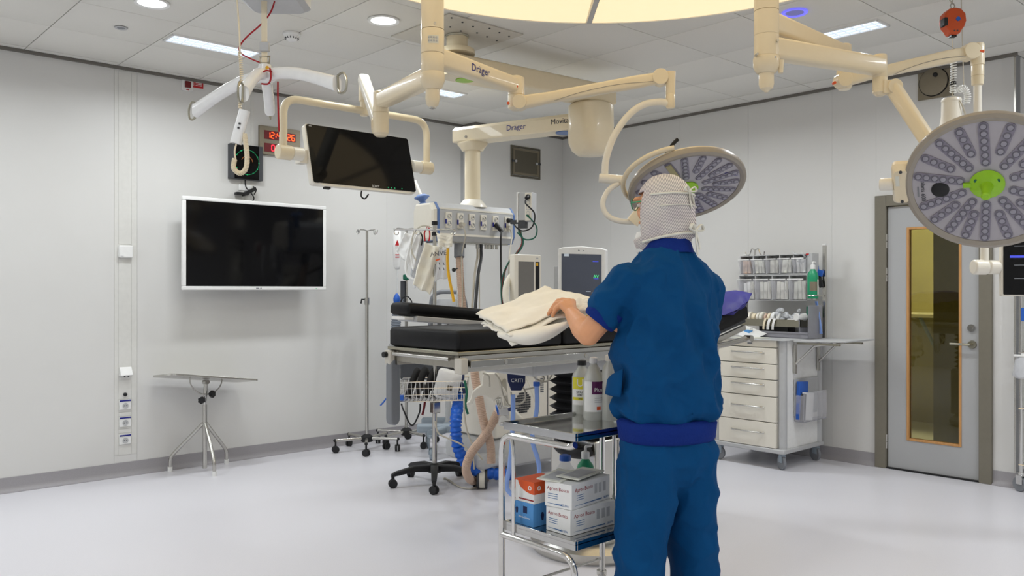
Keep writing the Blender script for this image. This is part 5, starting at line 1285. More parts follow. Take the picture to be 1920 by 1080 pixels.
for S, E, s in ((SL, EL, -1), (SR, ER, 1)):
    cu = S.lerp(E, .6)
    limb(top, [S+V((-s*.06, 0, -.0)), S+V((0, 0, .0)), S.lerp(E, .3), cu-(E-S).normalized()*.02], [.074, .078, .079, .067], 18)
to, nr = fuse(top, .0075, 5); folds(to, nr, .016); wrinkle(to, nr, .011, 2.0)
# deep drag folds from the shoulder blade to the waist
for i, p in enumerate(to.v):
    g = math.exp(-((p.z-1.15)/.22)**2)*.012*math.sin((p.x*1.0+p.z*.45)*42+3*NZ.noise(p*4)); p += nr[i]*g
pe.part('scrub_top', to, 'scrub', ang=180)
for S, E in ((SL, EL), (SR, ER)):
    d_ = (E-S).normalized(); c0, c1 = S.lerp(E, .6)-d_*.03, S.lerp(E, .6)+d_*.034
    pe.part('sleeve_cuff', B().tube([c0, c0+d_*.012, c1-d_*.01, c1], [.064, .066, .063, .058], 24), 'rib', ang=60)
wb = B().loft([ring((0, 0, z), a, b_, 32, 2.3) for z, a, b_ in ((.822, .172, .139), (.83, .178, .145), (.86, .181, .149), (.886, .184, .152), (.9, .17, .14))])
pe.part('waistband', wb, 'rib', ang=60)
co = B().loft([ring((0, y, z), a, b_, 24) for z, y, a, b_ in ((1.497, -.008, .094, .089), (1.508, -.008, .09, .086), (1.545, -.004, .08, .08), (1.547, -.004, .07, .07))], cap=False)
pe.part('collar', co, 'rib', ang=60)
pk_ = B().sheet(lambda u, v: V((-.2-.012*math.sin(PI*u)+.01*v, -.01+.1*u, .985+.1*v-.05*u*v)), 6, 6); o = pe.part('side_pocket', pk_, 'scrub', ang=60); md = o.modifiers.new('solid', 'SOLIDIFY'); md.thickness = .006
# --- trousers
tw_ = B()
tw_.loft([ring((0, 0, z), a, b_, 28, 2.3) for z, a, b_ in ((.9, .155, .12), (.82, .172, .138), (.74, .18, .145), (.69, .165, .125), (.65, .12, .09), (.61, .06, .05))])
for s in (-1, 1):
    tw_.loft([ring((s*x, y, z), a, b_, 22) for z, x, y, a, b_ in ((.8, .085, 0, .085, .13), (.68, .09, .0, .092, .132), (.55, .094, .0, .092, .12), (.48, .108, 0, .086, .108), (.38, .116, .0, .083, .104), (.25, .12, -.005, .082, .1), (.1, .122, -.01, .085, .103), (.05, .122, -.01, .086, .106))])
tq, nr = fuse(tw_, .0075, 4); folds(tq, nr, .009, (5, 5, 9), 4); wrinkle(tq, nr, .009, 5.0, .8)
for i, p in enumerate(tq.v):
    if p.z < .62: p += nr[i]*(.005*math.sin(p.z*38+5*NZ.noise(p*5))*(1-p.z/.62))
pe.part('trousers', tq, 'scrub', ang=180)
for s in (-1, 1):
    pe.part('clog', B().loft([ring((s*.12, y, z), a, b_, 20) for z, y, a, b_ in ((0, .05, .05, .14), (.02, .05, .053, .145), (.05, .055, .05, .135), (.08, .06, .04, .1), (.095, .05, .03, .07))]), 'white', ang=60)
# --- hood: a shell around the head, open at the face, falling onto the shoulders
hood = B(); hv = []; NU, NV = 48, 30
def hoodpt(u, v):
    a = 2*PI*u; z = 1.788-(.252+.028*(1+math.cos(a)))*v            # a = 0 faces forward
    if v < .58: k = math.sqrt(max(0, 1-(1-v/.58)**2.3))
    elif v < .8: k = 1
    else: k = 1-.2*((v-.8)/.2)**1.3
    rx_, ry_ = .096*k, .118*k
    if v > .6: rx_ += .006*math.sin(a*9)*(v-.6); ry_ += .006*math.sin(a*7)*(v-.6)
    w = 1+.025*NZ.noise(V((math.cos(a)*2, math.sin(a)*2, v*6)))
    p = V((rx_*math.sin(a)*w, .002+ry_*math.cos(a)*w-.01*max(0, v-.5), z))
    return HDM @ p
for i in range(NV+1):
    for j in range(NU): hv.append(hoodpt(j/NU, i/NV))
fs = []
for i in range(NV):
    for j in range(NU):
        aa = (j+.5)/NU*360; aa = aa-360 if aa > 180 else aa
        vv = (i+.5)/NV
        if abs(aa) < 70 and .24 < vv < .8: continue
        fs.append((i*NU+j, (i+1)*NU+j, (i+1)*NU+(j+1) % NU, i*NU+(j+1) % NU))
fs.append(tuple(range(NU)))
hood.add(hv, fs); ho = pe.part('hood', hood, 'cap', ang=180)
md = ho.modifiers.new('solid', 'SOLIDIFY'); md.thickness = .003; md.offset = 1
def band(v, a0, a1, dv, off):
    b_ = []; 
    for k in range(19):
        a = a0+(a1-a0)*k/18; q = hoodpt(a/(2*PI), v+dv*k/18); c = HDM @ V((0, 0, q.z)); b_.append(q+(q-c).normalized()*off)
    return b_
pe.part('head_tie', B().tube(band(.36, PI*.45, PI*1.5, -.06, .004), .004, 6), 'tape', ho); pe.part('seam_tie', B().tube(band(.52, PI*.5, PI*1.4, -.05, .003), .002, 6), 'tape', ho)
def bow(c, n, r_, s=1.0, tail=.05):
    u = r_; b_ = B()
    for k, q in ((1, .9), (-1, 1.0)):
        b_.tube(spline([c, c+u*(k*.02*s)+UP*.016*s+n*.008, c+u*(k*.032*s*q)+UP*.004*s+n*.006, c], 5), .0045*s, 6, flat=.5)
    b_.tube(spline([c+n*.004, c-UP*tail*.5+u*.004+n*.008, c-UP*tail-u*.004+n*.01], 5), .006*s, 6, flat=.4)
    b_.tube(spline([c+n*.004, c-UP*tail*.4-u*.012+n*.008, c-UP*tail*.75-u*.018+n*.01], 5), .005*s, 6, flat=.4)
    b_.ell(c, (.008*s,)*3, nu=8, nv=6); return b_
q = hoodpt(.575, .2); cN = (q-V((0, .015, q.z))).normalized()
q1 = hoodpt(.525, .3); n1 = V((q1.x, q1.y-.015, 0)).normalized(); pe.part('tie_bow', bow(q1+n1*.006, n1, n1.cross(UP), 1.1, .06), 'tape', ho)
q2 = hoodpt(.5, .86); n2 = V((q2.x, q2.y-.015, 0)).normalized(); pe.part('neck_bow', bow(q2+n2*.01, n2, n2.cross(UP), 1.5, .085), 'tape', ho)
pe.part('neck_tie', B().tube(band(.88, PI*.5, PI*1.6, 0, .006), .005, 6), 'tape', ho)
pe.part('face_mask', B().sheet(lambda u, v: HDM @ V((.074*math.sin((u-.5)*2.4), .0+.118*math.cos((u-.5)*2.2)-.01*(v-.5)**2*4, 1.5+.075*v)), 14, 6), 'white', ang=180)
for s in (-1, 1): pe.part('glasses_lens', B().lathe([(.024, 0), (.025, .003), (.021, .003)], HDM @ basis((s*.032, .108, 1.68), (1, 0, 0), (0, 0, 1), (0, -1, 0)), 16, cap=False).cyl(HDM @ V((s*.058, .1, 1.684)), HDM @ V((s*.084, .01, 1.684)), .003, n=6), 'green')
# ================================================================== drawer cart at the right wall
CX0, CX1, CY0, CY1 = 5.78, 6.36, 3.29, 3.9
def cz_(py): return onX(1405, py, CX0).z
ca = T('drawer_cart', 'white five-drawer medical cart on casters by the right wall', 'cart', ((CX0+CX1)/2, (CY0+CY1)/2, 0), world=True)
zl_ = [cz_(y) for y in (636, 650, 680, 709, 740, 787, 834)]
ZTOP = .985
ca.part('body', B().bx(CX0+.02, CX1, CY0+.03, CY1-.03, zl_[-1], zl_[0]), 'lightgrey')
ca.part('side_panel', B().bx(CX0+.07, CX1-.04, CY0+.012, CY0+.03, zl_[-1], zl_[0]), 'white')
ca.part('side_panel', B().bx(CX0+.07, CX1-.04, CY1-.03, CY1-.012, zl_[-1], zl_[0]), 'white')
for x, y in ((CX0+.03, CY0+.026), (CX0+.03, CY1-.026), (CX1-.02, CY0+.02), (CX1-.02, CY1-.02)):
    ca.part('corner_post', B().lathe([(.03, zl_[-1]-.01), (.03, zl_[0])], TR((x, y, 0)), 16), 'lightgrey')
ca.part('top_fascia', B().bx(CX0-.002, CX0+.02, CY0+.065, CY1-.05, zl_[1]+.003, zl_[0]), 'offwhite'); ca.part('fascia_lock', B().bx(CX0-.004, CX0, 3.56, 3.6, (zl_[0]+zl_[1])/2-.006, (zl_[0]+zl_[1])/2+.006), 'grey')
for i in range(5):
    z1_, z0_ = zl_[i+1]-.003, zl_[i+2]+.003
    d_ = ca.part('drawer', B().bx(CX0-.012, CX0+.02, CY0+.062, CY1-.045, z0_, z1_), 'offwhite', bev=.003)
    zc_ = z1_-(z1_-z0_)*(.3 if i < 3 else .42)
    y0_, y1_ = onX(1434, 700, CX0).y, onX(1373, 700, CX0).y
    hp_ = [V((CX0-.012, y0_, zc_)), V((CX0-.03, y0_+.03, zc_)), V((CX0-.036, (y0_+y1_)/2, zc_)), V((CX0-.03, y1_-.03, zc_)), V((CX0-.012, y1_, zc_))]
    ca.part('handle', B().tube(spline(hp_, 6), .007, 8), 'steel', d_)
ca.part('base_frame', B().bx(CX0-.02, CX1+.02, CY0-.01, CY1+.01, zl_[-1]-.035, zl_[-1]), 'lightgrey', bev=.008)
ca.part('worktop', B().bx(CX0-.03, CX1+.03, CY0-.02, CY1+.02, zl_[0], ZTOP), 'lightgrey', bev=.004)
fo_ = V((CX0+.2, CY0-.02, ZTOP-.012))
ca.part('side_flap', B(TR((0, CY0-.02, ZTOP-.016)) @ RX(-.03)).bx(CX0+.1, CX1, -.41, 0, 0, .012), 'lightgrey', bev=.003)
for x in (CX0+.16, CX1-.06):
    fb_ = ca.part('flap_bracket', B().tube([(x, CY0-.005, ZTOP-.19), (x, CY0-.16, ZTOP-.04), (x, CY0-.3, ZTOP-.02)], .009, 6).bx(x-.015, x+.015, CY0-.012, CY0+.004, ZTOP-.26, ZTOP-.04), 'steel')
    ca.part('bracket_rail', B().bx(x-.01, x+.012, CY0-.36, CY0-.02, ZTOP-.034, ZTOP-.02), 'nickel', fb_)
zc0 = zl_[-1]-.035
for x, y, a in ((CX0+.03, CY0+.03, 1.0), (CX0+.03, CY1-.03, 1.6), (CX1-.03, CY0+.03, 1.2), (CX1-.03, CY1-.03, 2.2)): caster(ca, x, y, zc0+.002, .055, 'bluegrey', 'grey', a)
# binder pocket on the side
t = T('binder_pocket', 'clear side pocket with papers and a blue binder on the cart', 'holder', (6.15, CY0-.02, .42), world=True)
p0 = onY(1497, 800, CY0-.03); p1 = onY(1540, 735, CY0-.03)
t.part('back_plate', B().bx(p0.x, p1.x, CY0+.0, CY0+.006, .4, .68), 'lightgrey'); t.part('front_pane', B().bx(p0.x, p1.x, CY0-.075, CY0-.07, .36, .58), 'clearplastic')
t.part('side_pane', B().bx(p0.x, p0.x+.004, CY0-.075, CY0+.002, .36, .56).bx(p1.x-.004, p1.x, CY0-.075, CY0+.002, .36, .56), 'clearplastic'); t.part('floor_plate', B().bx(p0.x, p1.x, CY0-.075, CY0+.002, .355, .362), 'tint')
one('blue_binder', B().box((p0.x+.07, CY0-.022, .515), (.13, .028, .29), RY(.05)), 'blue', 'blue binder standing in the cart side pocket', 'binder', bev=.003)
one('paper_stack', B().box((p0.x+.1, CY0-.05, .47), (.15, .018, .21), RY(.12)), 'white', 'white papers standing in the cart side pocket', 'papers', bev=.001)
one('black_folder', B().box((p0.x+.035, CY0-.05, .47), (.03, .03, .2), RY(.08)), 'darkgrey', 'thin dark folder standing in the cart side pocket', 'folder', bev=.002)
# ---- bin rack above the worktop
RKX = 6.2
def ry(px): return onX(px, 520, RKX).y
rk = T('bin_rack', 'grey rack with two rows of clear tilt bins on the cart', 'rack', (RKX, 3.6, ZTOP), world=True)
yl, yr = ry(1388), ry(1524)
for y, zt in ((yl+.03, 1.66), (yr-.03, 1.72)): rk.part('post', B().bx(RKX+.12, RKX+.145, y-.012, y+.012, ZTOP, zt), 'steel'); rk.part('post_cap', B().bx(RKX+.118, RKX+.147, y-.014, y+.014, zt, zt+.012), 'white')
rows = [(onX(1450, 479, RKX).z, onX(1450, 513, RKX).z, 5, ry(1388), ry(1514)), (onX(1450, 517, RKX).z, onX(1450, 562, RKX).z, 4, ry(1386), ry(1513))]
for ri, (zt, zb, n, ya, yb) in enumerate(rows):
    w = (ya-yb)/n
    sh = B().bx(RKX+.1, RKX+.106, yb, ya, zb, zt).bx(RKX, RKX+.1, yb, ya, zb-.006, zb).bx(RKX, RKX+.1, yb, ya, zt, zt+.005)
    for k in range(n+1): sh.bx(RKX, RKX+.1, yb+w*k-.003, yb+w*k+.003, zb, zt)
    rk.part('bin_frame', sh, 'lightgrey')
    if ri == 0: rk.part('rack_side', B().bx(RKX-.004, RKX+.1, yr+.004, yb-.004, zb, zt+.008), 'lightgrey'); rk.part('red_tag', B().bx(RKX-.006, RKX-.004, yr+.03, yr+.055, zt-.006, zt+.006), 'red')
    for k in range(n):
        y0_, y1_ = ya-w*(k+1)+.008, ya-w*k-.008
        fr0 = B().add([V((RKX-.004, y0_, zb+.004)), V((RKX-.004, y1_, zb+.004)), V((RKX-.05, y1_, zt-.03)), V((RKX-.05, y0_, zt-.03)), V((RKX, y0_, zb+.004)), V((RKX, y1_, zb+.004)), V((RKX-.046, y1_, zt-.028)), V((RKX-.046, y0_, zt-.028))], [(0, 1, 2, 3), (7, 6, 5, 4), (0, 4, 5, 1), (2, 6, 7, 3), (1, 5, 6, 2), (3, 7, 4, 0)])
        bn = rk.part('tilt_bin', fr0, 'clearplastic')
        for y_ in (y0_, y1_-.002): rk.part('bin_side', B().add([V((RKX-.004, y_, zb)), V((RKX-.05, y_, zt-.03)), V((RKX+.08, y_, zt-.05)), V((RKX+.08, y_, zb)), V((RKX-.004, y_+.002, zb)), V((RKX-.05, y_+.002, zt-.03)), V((RKX+.08, y_+.002, zt-.05)), V((RKX+.08, y_+.002, zb))], [(0, 1, 2, 3), (7, 6, 5, 4), (0, 4, 5, 1), (1, 5, 6, 2), (2, 6, 7, 3)]), 'clearplastic', bn)
        rk.part('bin_lip', B().bx(RKX-.052, RKX-.04, y0_, y1_, zt-.034, zt-.026), 'white', bn)
cols = ['hose', 'paper', 'tape', 'paper', 'white', 'white', 'paper', 'tape', 'paper']
names = ['pink wrapped packs in the first upper bin', 'white packs in the second upper bin', 'white packs in the third upper bin', 'white packs in the fourth upper bin', 'clear wrapped tubes heaped in the last upper bin', 'upright white packs in the first lower bin', 'upright white packs in the second lower bin', 'upright greenish packs in the third lower bin', 'upright grey packs in the last lower bin']
ix = 0
for ri, (zt, zb, n, ya, yb) in enumerate(rows):
    w = (ya-yb)/n
    for k in range(n):
        yc = ya-w*(k+.5); t = T('supply_packs', names[ix], 'packs', (RKX+.03, yc, zb), group='packs in the rack bins')
        for j in range(3):
            if ri == 0:
                a = random.uniform(-.3, .3); hgt = (zt-zb)*.72
                t.part('pack', B().box((random.uniform(-.015, .02), -w*.22+w*.22*j, .004+hgt/2), (.05, w*.2, hgt), RX(a*.5)), cols[ix], bev=.003)
            else:
                hgt = (zt-zb)*random.uniform(.68, .78); t.part('pack', B().box((.01+.008*j, -w*.28+w*.26*j, .004+hgt/2), (.05, w*.2, hgt), RX(random.uniform(-.06, .06))), cols[ix] if j else 'tape', bev=.003)
        ix += 1
cb_ = B()
for k in range(9): a = random.uniform(0, 6); c = V((RKX-.02+random.uniform(-.02, .02), ry(1500)+random.uniform(-.06, .05), rows[0][0]-.02+random.uniform(-.05, .02))); cb_.tube([c, c+V((.0, .05*math.cos(a), .05*math.sin(a)))], .007, 6)
one('tubing_bag', cb_, 'clear', 'crumpled clear tubing lying in the open last upper bin', 'tubing', kind='stuff')
# hooks at the left of the rack
t = T('hook_rail', 'chrome double hook on a post at the left of the bin rack', 'hook', (RKX+.13, ry(1400), 1.6), world=True)
hb = B().cyl((RKX+.13, ry(1400), ZTOP+.3), (RKX+.13, ry(1400), 1.71), .009, n=8)
for s in (-1, 1): hb.tube(spline([(RKX+.13, ry(1400), 1.7), (RKX+.13, ry(1400)+s*.03, 1.715), (RKX+.13, ry(1400)+s*.05, 1.67), (RKX+.13, ry(1400)+s*.08, 1.655), (RKX+.13, ry(1400)+s*.09, 1.69)], 5), .005, 6)
t.part('hooks', hb, 'chrome')
# green pump bottle and things at the right side of the rack
p = onX(1524, 560, RKX-.06)
t = T('pump_bottle', 'green disinfectant pump bottle hanging at the side of the bin rack', 'bottle', (p.x, p.y, p.z), 0, 'disinfectant bottles'); pump(t, 1.0); 
w_ = wrap(t, .042, .06, .13, vc-.9, vc+.5, 'vent'); wrap(t, .042, .03, .15, vc+.55, vc+1.2, 'paper', 'paper_label', w_)
t = T('bottle_holder', 'steel wire holder carrying the green bottle on the rack', 'holder', (p.x, p.y, p.z-.01), world=True)
t.part('ring', B().lathe([(.046, .0), (.048, .004), (.046, .008), (.044, .004)], TR((p.x, p.y, p.z+.02)), 20, cap=False), 'steel'); t.part('arm', B().bx(p.x+.04, RKX+.12, p.y-.006, p.y+.006, p.z+.015, p.z+.028).cyl((p.x, p.y, p.z-.006), (p.x, p.y, p.z-.001), .042, n=18), 'steel')
t = T('blue_strap', 'blue tourniquet strap hanging from the rack post', 'strap', onX(1536, 515, RKX+.1), world=True)
t.part('loop', B().tube(spline([onX(1530, 488, RKX+.1), onX(1528, 500, RKX+.1), onX(1534, 508, RKX+.1), onX(1533, 492, RKX+.1)], 5), .006, 6), 'blue'); c = onX(1538, 512, RKX+.09); t.part('buckle', B().box(c, (.02, .045, .05), RX(.3)), 'blue', bev=.004)
c = onX(1537, 524, RKX+.1); one('black_cuff', B().box(c, (.02, .035, .13), RX(-.25)), 'rubber', 'black cuff hanging beside the green bottle on the rack', 'cuff', bev=.006)
for i, (x0_, x1_) in enumerate(((1529, 1541), (1532, 1538))): cable('thin_tube', [onX(x0_, 565, RKX+.06), onX((x0_+x1_)/2+2, 598, RKX+.05), onX(x1_, 626, RKX+.05)], .006, 'tubeblue', ('left' if i == 0 else 'right')+' of two thin teal tubes hanging beside the rack', 'tube', 'teal tubes')
# tape tray
tz = onX(1450, 601, RKX-.05).z
t = T('tape_tray', 'long steel tray full of tape rolls below the bins', 'tray', (RKX-.05, 3.55, tz), world=True)
ta, tb_ = ry(1395), ry(1514)
t.part('tray_body', B().bx(RKX-.11, RKX-.105, tb_, ta, tz-.04, tz+.012).bx(RKX-.11, RKX+.04, tb_, ta, tz-.045, tz-.04).bx(RKX+.035, RKX+.04, tb_, ta, tz-.04, tz+.02).bx(RKX-.11, RKX+.04, tb_, tb_+.004, tz-.04, tz+.012), 'nickel')
t.part('tray_support', B().bx(RKX+.04, RKX+.12, (ta+tb_)/2-.15, (ta+tb_)/2+.15, tz-.04, tz-.02), 'steel')
rolls = [(1401, 'tape', .02), (1408, 'cream', .024), (1414, 'offwhite', .02), (1421, 'cream', .03), (1429, 'offwhite', .02), (1436, 'tape', .026), (1443, 'hose', .018), (1450, 'cream', .022), (1458, 'white', .03), (1467, 'white', .026)]
for i, (px, m_, w) in enumerate(rolls):
    y_ = ry(px); R = .045+.006*((i*7) % 3-1)
    labs = ['red marked white', 'narrow cream', 'slim ivory', 'wide cream', 'pale ivory', 'broad white', 'thin beige', 'cream with loose end', 'wide white with loose end', 'last white']
    t = T('tape_roll', labs[i]+' tape roll in the steel tray', 'tape roll', (RKX-.04, y_, tz+.02), world=True, group='tape rolls')
    t.part('roll', B().cyl((RKX-.04, y_-w/2, tz+.018), (RKX-.04, y_+w/2, tz+.018), R, n=22), m_, bev=.002)
    t.part('core', B().lathe([(R*.5, 0), (R*.55, .002), (R*.5, .002)], TR((RKX-.04, y_-w/2, tz+.018)) @ RX(PI/2), 16), 'lightgrey')
    if i in (7, 8, 9): t.part('loose_end', B().sheet(lambda u, v: V((RKX-.115-.012*math.sin(v*3), y_-w*.4+w*.8*u+.02*v, tz+.02-.09*v)), 2, 6), m_)
    if i == 0: t.part('red_mark', B().box((RKX-.086, y_-.004, tz+.03), (.004, .01, .03)), 'red')
sb_ = B()
for k in range(26): c = V((RKX-.03+random.uniform(-.05, .05), ry(1482)+random.uniform(-.09, .1), tz+.03+random.uniform(-.02, .06))); sb_.ell(c, (.018, .02, .014), RX(random.uniform(0, 3)), 7, 5)
one('foil_bag', sb_, 'clearbag', 'crinkled clear bag of fittings at the right end of the tape tray', 'bag', kind='stuff')
y_ = ry(1509); t = T('gauze_roll', 'white gauze roll standing out at the right end of the tray', 'gauze roll', (RKX-.08, y_, tz+.03), world=True); t.part('roll', B().cyl((RKX-.12, y_+.01, tz+.035), (RKX-.03, y_-.02, tz+.035), .03, n=18), 'white', bev=.003); t.part('loose_end', B().bx(RKX-.11, RKX-.06, y_+.03, y_+.09, tz+.012, tz+.02), 'white')
# acrylic box on the worktop, black case, papers
t = T('acrylic_box', 'grey transparent organiser box on the cart worktop', 'box', (RKX, 3.45, ZTOP), world=True)
ya, yb = ry(1440), ry(1530)
t.part('panes', B().bx(RKX-.12, RKX-.116, yb, ya, ZTOP+.03, ZTOP+.05).bx(RKX-.12, RKX+.1, yb, yb+.004, ZTOP, ZTOP+.26).bx(RKX-.12, RKX+.1, ry(1513), ry(1513)+.004, ZTOP, ZTOP+.2).bx(RKX+.096, RKX+.1, yb, ya, ZTOP, ZTOP+.16).bx(RKX-.12, RKX+.1, yb, ya, ZTOP+.001, ZTOP+.006), 'tint')
t.part('front_pane', B().bx(RKX-.12, RKX-.116, yb, ya, ZTOP, ZTOP+.035), 'tint')
for k in range(4): t.part('green_sachet', B().box((RKX-.0, ry(1518+3*k), ZTOP+.2), (.08, .012, .1)), 'darkgreen')
one('black_case', B().box((RKX-.0, ry(1457), ZTOP+.06), (.12, .26, .09)), 'black', 'black case lying under the tape tray on the cart', 'case', bev=.006)
o = one('paper_sheet', B(TR((RKX-.22, ry(1432), ZTOP+.035)) @ RX(.3) @ RY(-.25)).box((0, 0, 0), (.2, .2, .002)), 'white', 'white paper sheet leaning on the cart worktop', 'paper')
one('paper_pad', B().box((RKX-.3, ry(1446), ZTOP+.003), (.14, .26, .005)), 'paper', 'flat papers lying on the cart worktop edge', 'paper')
t = T('blue_box', 'small light blue pack on the cart worktop behind the table head', 'pack', onX(1404, 626, 6.0), world=True); c = onX(1403, 626, 6.0); t.part('pack', B().box((c.x, c.y, ZTOP+.03), (.06, .05, .06)), 'boxblue', bev=.004); t.part('white_top', B().box((c.x, c.y, ZTOP+.065), (.05, .06, .02)), 'white', bev=.004)
# ================================================================== wire cart at the right edge
t = T('wire_cart', 'chrome wire cart with clear sack at the right edge', 'cart', (6.6, 1.6, 0), world=True)
for x, y in ((6.37, 1.87), (6.8, 1.87), (6.37, 1.3), (6.8, 1.3)):
    t.part('post', B().cyl((x, y, .12), (x, y, 1.5), .0125, n=10), 'chrome'); caster(t, x, y, .13, .05, 'chrome', 'grey', 1.1)
for z in (.17, .55, .93, 1.35):
    wb_ = B()
    for k in range(12): wb_.cyl((6.37+.43*k/11, 1.3, z), (6.37+.43*k/11, 1.87, z), .003, n=5)
    for y in (1.3, 1.585, 1.87): wb_.cyl((6.36, y, z-.006), (6.81, y, z-.006), .005, n=6)
    wb_.tube([(6.36, 1.29, z+.012), (6.81, 1.29, z+.012), (6.81, 1.88, z+.012), (6.36, 1.88, z+.012)], .005, 6, closed=True)
    t.part('wire_shelf', wb_, 'chrome', kind='stuff')
t.part('sack_ring', B().tube([(6.33, 1.86, .93), (6.33, 1.5, .93), (6.2, 1.5, .93), (6.2, 1.86, .93)], .009, 8, closed=True), 'white')
one('clear_sack', B().loft([[V((6.265+q[0], 1.68+q[1], z)) for q in rrect(w, d_, .04)] for z, w, d_ in ((.93, .13, .34), (.9, .15, .37), (.8, .16, .4), (.78, .14, .36))], cap=False), 'clearbag', 'clear plastic sack hung on the wire cart at the right edge', 'sack', ang=180)
one('blue_tag', B().box((6.36, 1.845, 1.2), (.004, .05, .09)), 'blue', 'blue tag hanging on the wire cart post', 'tag')
# ================================================================== side table by the left wall
SC_ = V((2.56, 6.24, 0))
t = T('side_table', 'small steel tilting side table by the left wall', 'table', SC_, world=True)
zt = .7
tm = TR((2.57, 6.24, zt)) @ RY(math.radians(7.6)) @ RX(-math.radians(6.4))
t.part('tabletop', B(tm).prism(rrect(.66, .4, .03), -.008, .006), 'steel', bev=.002)
ar = []
for k in range(13): a = PI+PI*k/12; ar.append(tm @ V((.125*math.cos(a), 0, -.008+.115*math.sin(a))))
t.part('tilt_arc', B().tube(ar, .005, 6), 'steel')
t.part('hinge', B().cyl(tm @ V((0, -.03, -.03)), tm @ V((0, .03, -.03)), .018, n=12).loft(beam(tm @ V((0, 0, -.02)), V((2.56, 6.24, zt-.17)), .02, .03)), 'steel')
t.part('inner_pole', B().cyl((2.56, 6.24, .3), (2.56, 6.24, zt-.13), .012, n=12), 'chrome'); t.part('outer_pole', B().cyl((2.56, 6.24, .02), (2.56, 6.24, zt-.2), .0165, n=14), 'steel')
def star(c, dv, r=.028):
    f = frame(c, dv); return B().prism([((r if k % 2 else r*.78)*math.cos(2*PI*k/12), (r if k % 2 else r*.78)*math.sin(2*PI*k/12)) for k in range(12)], -.012, .012, f).cyl(V(c)-V(dv)*.03, V(c), .008, n=8)
t.part('star_knob', star(V((2.6, 6.2, zt-.12)), V((.5, -.85, 0))), 'black'); t.part('star_knob', star(V((2.52, 6.2, zt-.16)), V((-.75, -.65, 0))), 'black')
for fx, fy in ((2.36, 6.4), (2.54, 6.02), (2.79, 6.38), (2.42, 6.08)):
    if (fx, fy) == (2.42, 6.08): continue
    dv = (V((fx, fy, 0))-V((2.56, 6.24, 0))); n_ = dv.normalized()
    l_ = t.part('leg', B().tube(rounded([V((2.56, 6.24, .36))+n_*.012, V((2.56, 6.24, .14))+dv*.88, V((fx, fy, .1)), V((fx, fy, .03))], .06, 5), .0135, 10), 'steel')
    t.part('foot_cap', B().cyl((fx, fy, 0), (fx, fy, .035), .0175, n=12), 'white', l_)
# ================================================================== infusion stands
def star_base(t_, c, R, zh, m, rb, a0, wheel=.025, cover='rubber', thick=None):
    for k in range(5):
        a = a0+2*PI*k/5; e = V((c.x+R*math.cos(a), c.y+R*math.sin(a), 0)); dv = V((math.cos(a), math.sin(a), 0))
        if thick:
            rings = [[V((c.x, c.y, z))+dv*(R*f)+dv.cross(UP)*q[0]+UP*q[1] for q in rrect(w, h, .008)] for f, w, h, z in ((.0, .06, .05, zh), (.5, .045, .04, zh+.005), (.95, .036, .03, zh-.02), (1.04, .03, .02, zh-.03))]
            l_ = t_.part('base_arm', B().loft(rings), m, ang=40)
            t_.part('arm_end', B().cyl(e+UP*(zh-.02), e+UP*(wheel*2), .012, n=10), m, l_)
        else:
            l_ = t_.part('base_arm', B().tube([V((c.x, c.y, zh))+dv*.03, V((c.x, c.y, zh))+dv*R], rb, 10), m)
            t_.part('arm_end', B().ell(V((c.x, c.y, zh))+dv*(R+.005), (rb*1.1,)*3, nu=10, nv=6).cyl(e+UP*zh, e+UP*(wheel*1.6), .008, n=8), cover, l_)
        w_ = B(TR((e.x, e.y, 0)) @ RZ(a+1.1+k))
        for s in (-1, 1): w_.cyl((0, s*.012-.008, wheel), (0, s*.012+.008, wheel), wheel, n=16)
        t_.part('twin_wheel', w_, cover, l_, bev=.003)
    t_.part('base_hub', B().lathe([(.045, zh-.03), (.05, zh-.02), (.05, zh+.015), (.03, zh+.03), (.02, zh+.035)], TR((c.x, c.y, 0)), 20), cover if not thick else m)
def hooks(t_, c, z, R, n=4, a0=.3):
    for k in range(n):
        a = a0+2*PI*k/n; dv = V((math.cos(a), math.sin(a), 0)); o = V((c.x, c.y, z))
        t_.part('hook', B().tube(spline([o, o+dv*R*.6+UP*.008, o+dv*R*.85+UP*.004, o+dv*R*.9-UP*.02, o+dv*R*1.05-UP*.022, o+dv*R*1.1+UP*.004], 5), .0042, 6), 'chrome')
c = at(688, 545, 7.15); c.z = 0
t = T('infusion_pole', 'tall bare steel infusion pole left of the equipment', 'infusion stand', c, world=True, group='infusion stands')
star_base(t, c, .27, .105, 'steel', .013, .35, .03); t.part('lower_pole', B().cyl((c.x, c.y, .1), (c.x, c.y, 1.26), .0145, n=14), 'steel'); t.part('upper_pole', B().cyl((c.x, c.y, 1.2), (c.x, c.y, 1.87), .0105, n=12), 'steel')
t.part('clamp_collar', B().cyl((c.x, c.y, 1.24), (c.x, c.y, 1.3), .021, n=16), 'steel'); t.part('clamp_lever', B().tube([V((c.x, c.y, 1.285)), V((c.x, c.y, 1.285))-RT*.045, V((c.x, c.y, 1.25))-RT*.05], .007, 6), 'black'); hooks(t, c, 1.87, .105)
c = at(762, 545, 7.42); c.z = 0; P2 = c.copy()
t = T('infusion_pole', 'steel infusion pole behind the table carrying a green clamp', 'infusion stand', c, world=True, group='infusion stands')
star_base(t, c, .27, .115, 'steel', .013, .9, .03); t.part('lower_pole', B().cyl((c.x, c.y, .1), (c.x, c.y, 1.3), .0145, n=14), 'steel'); t.part('upper_pole', B().cyl((c.x, c.y, 1.2), (c.x, c.y, 1.9), .0105, n=12), 'steel'); hooks(t, c, 1.9, .12, 4, .0)
t.part('green_clamp', B().box(V((c.x, c.y, zz(520, 7.42)))-FW*.02, (.07, .05, .05), RZ(YAW)), 'darkgreen', bev=.01)
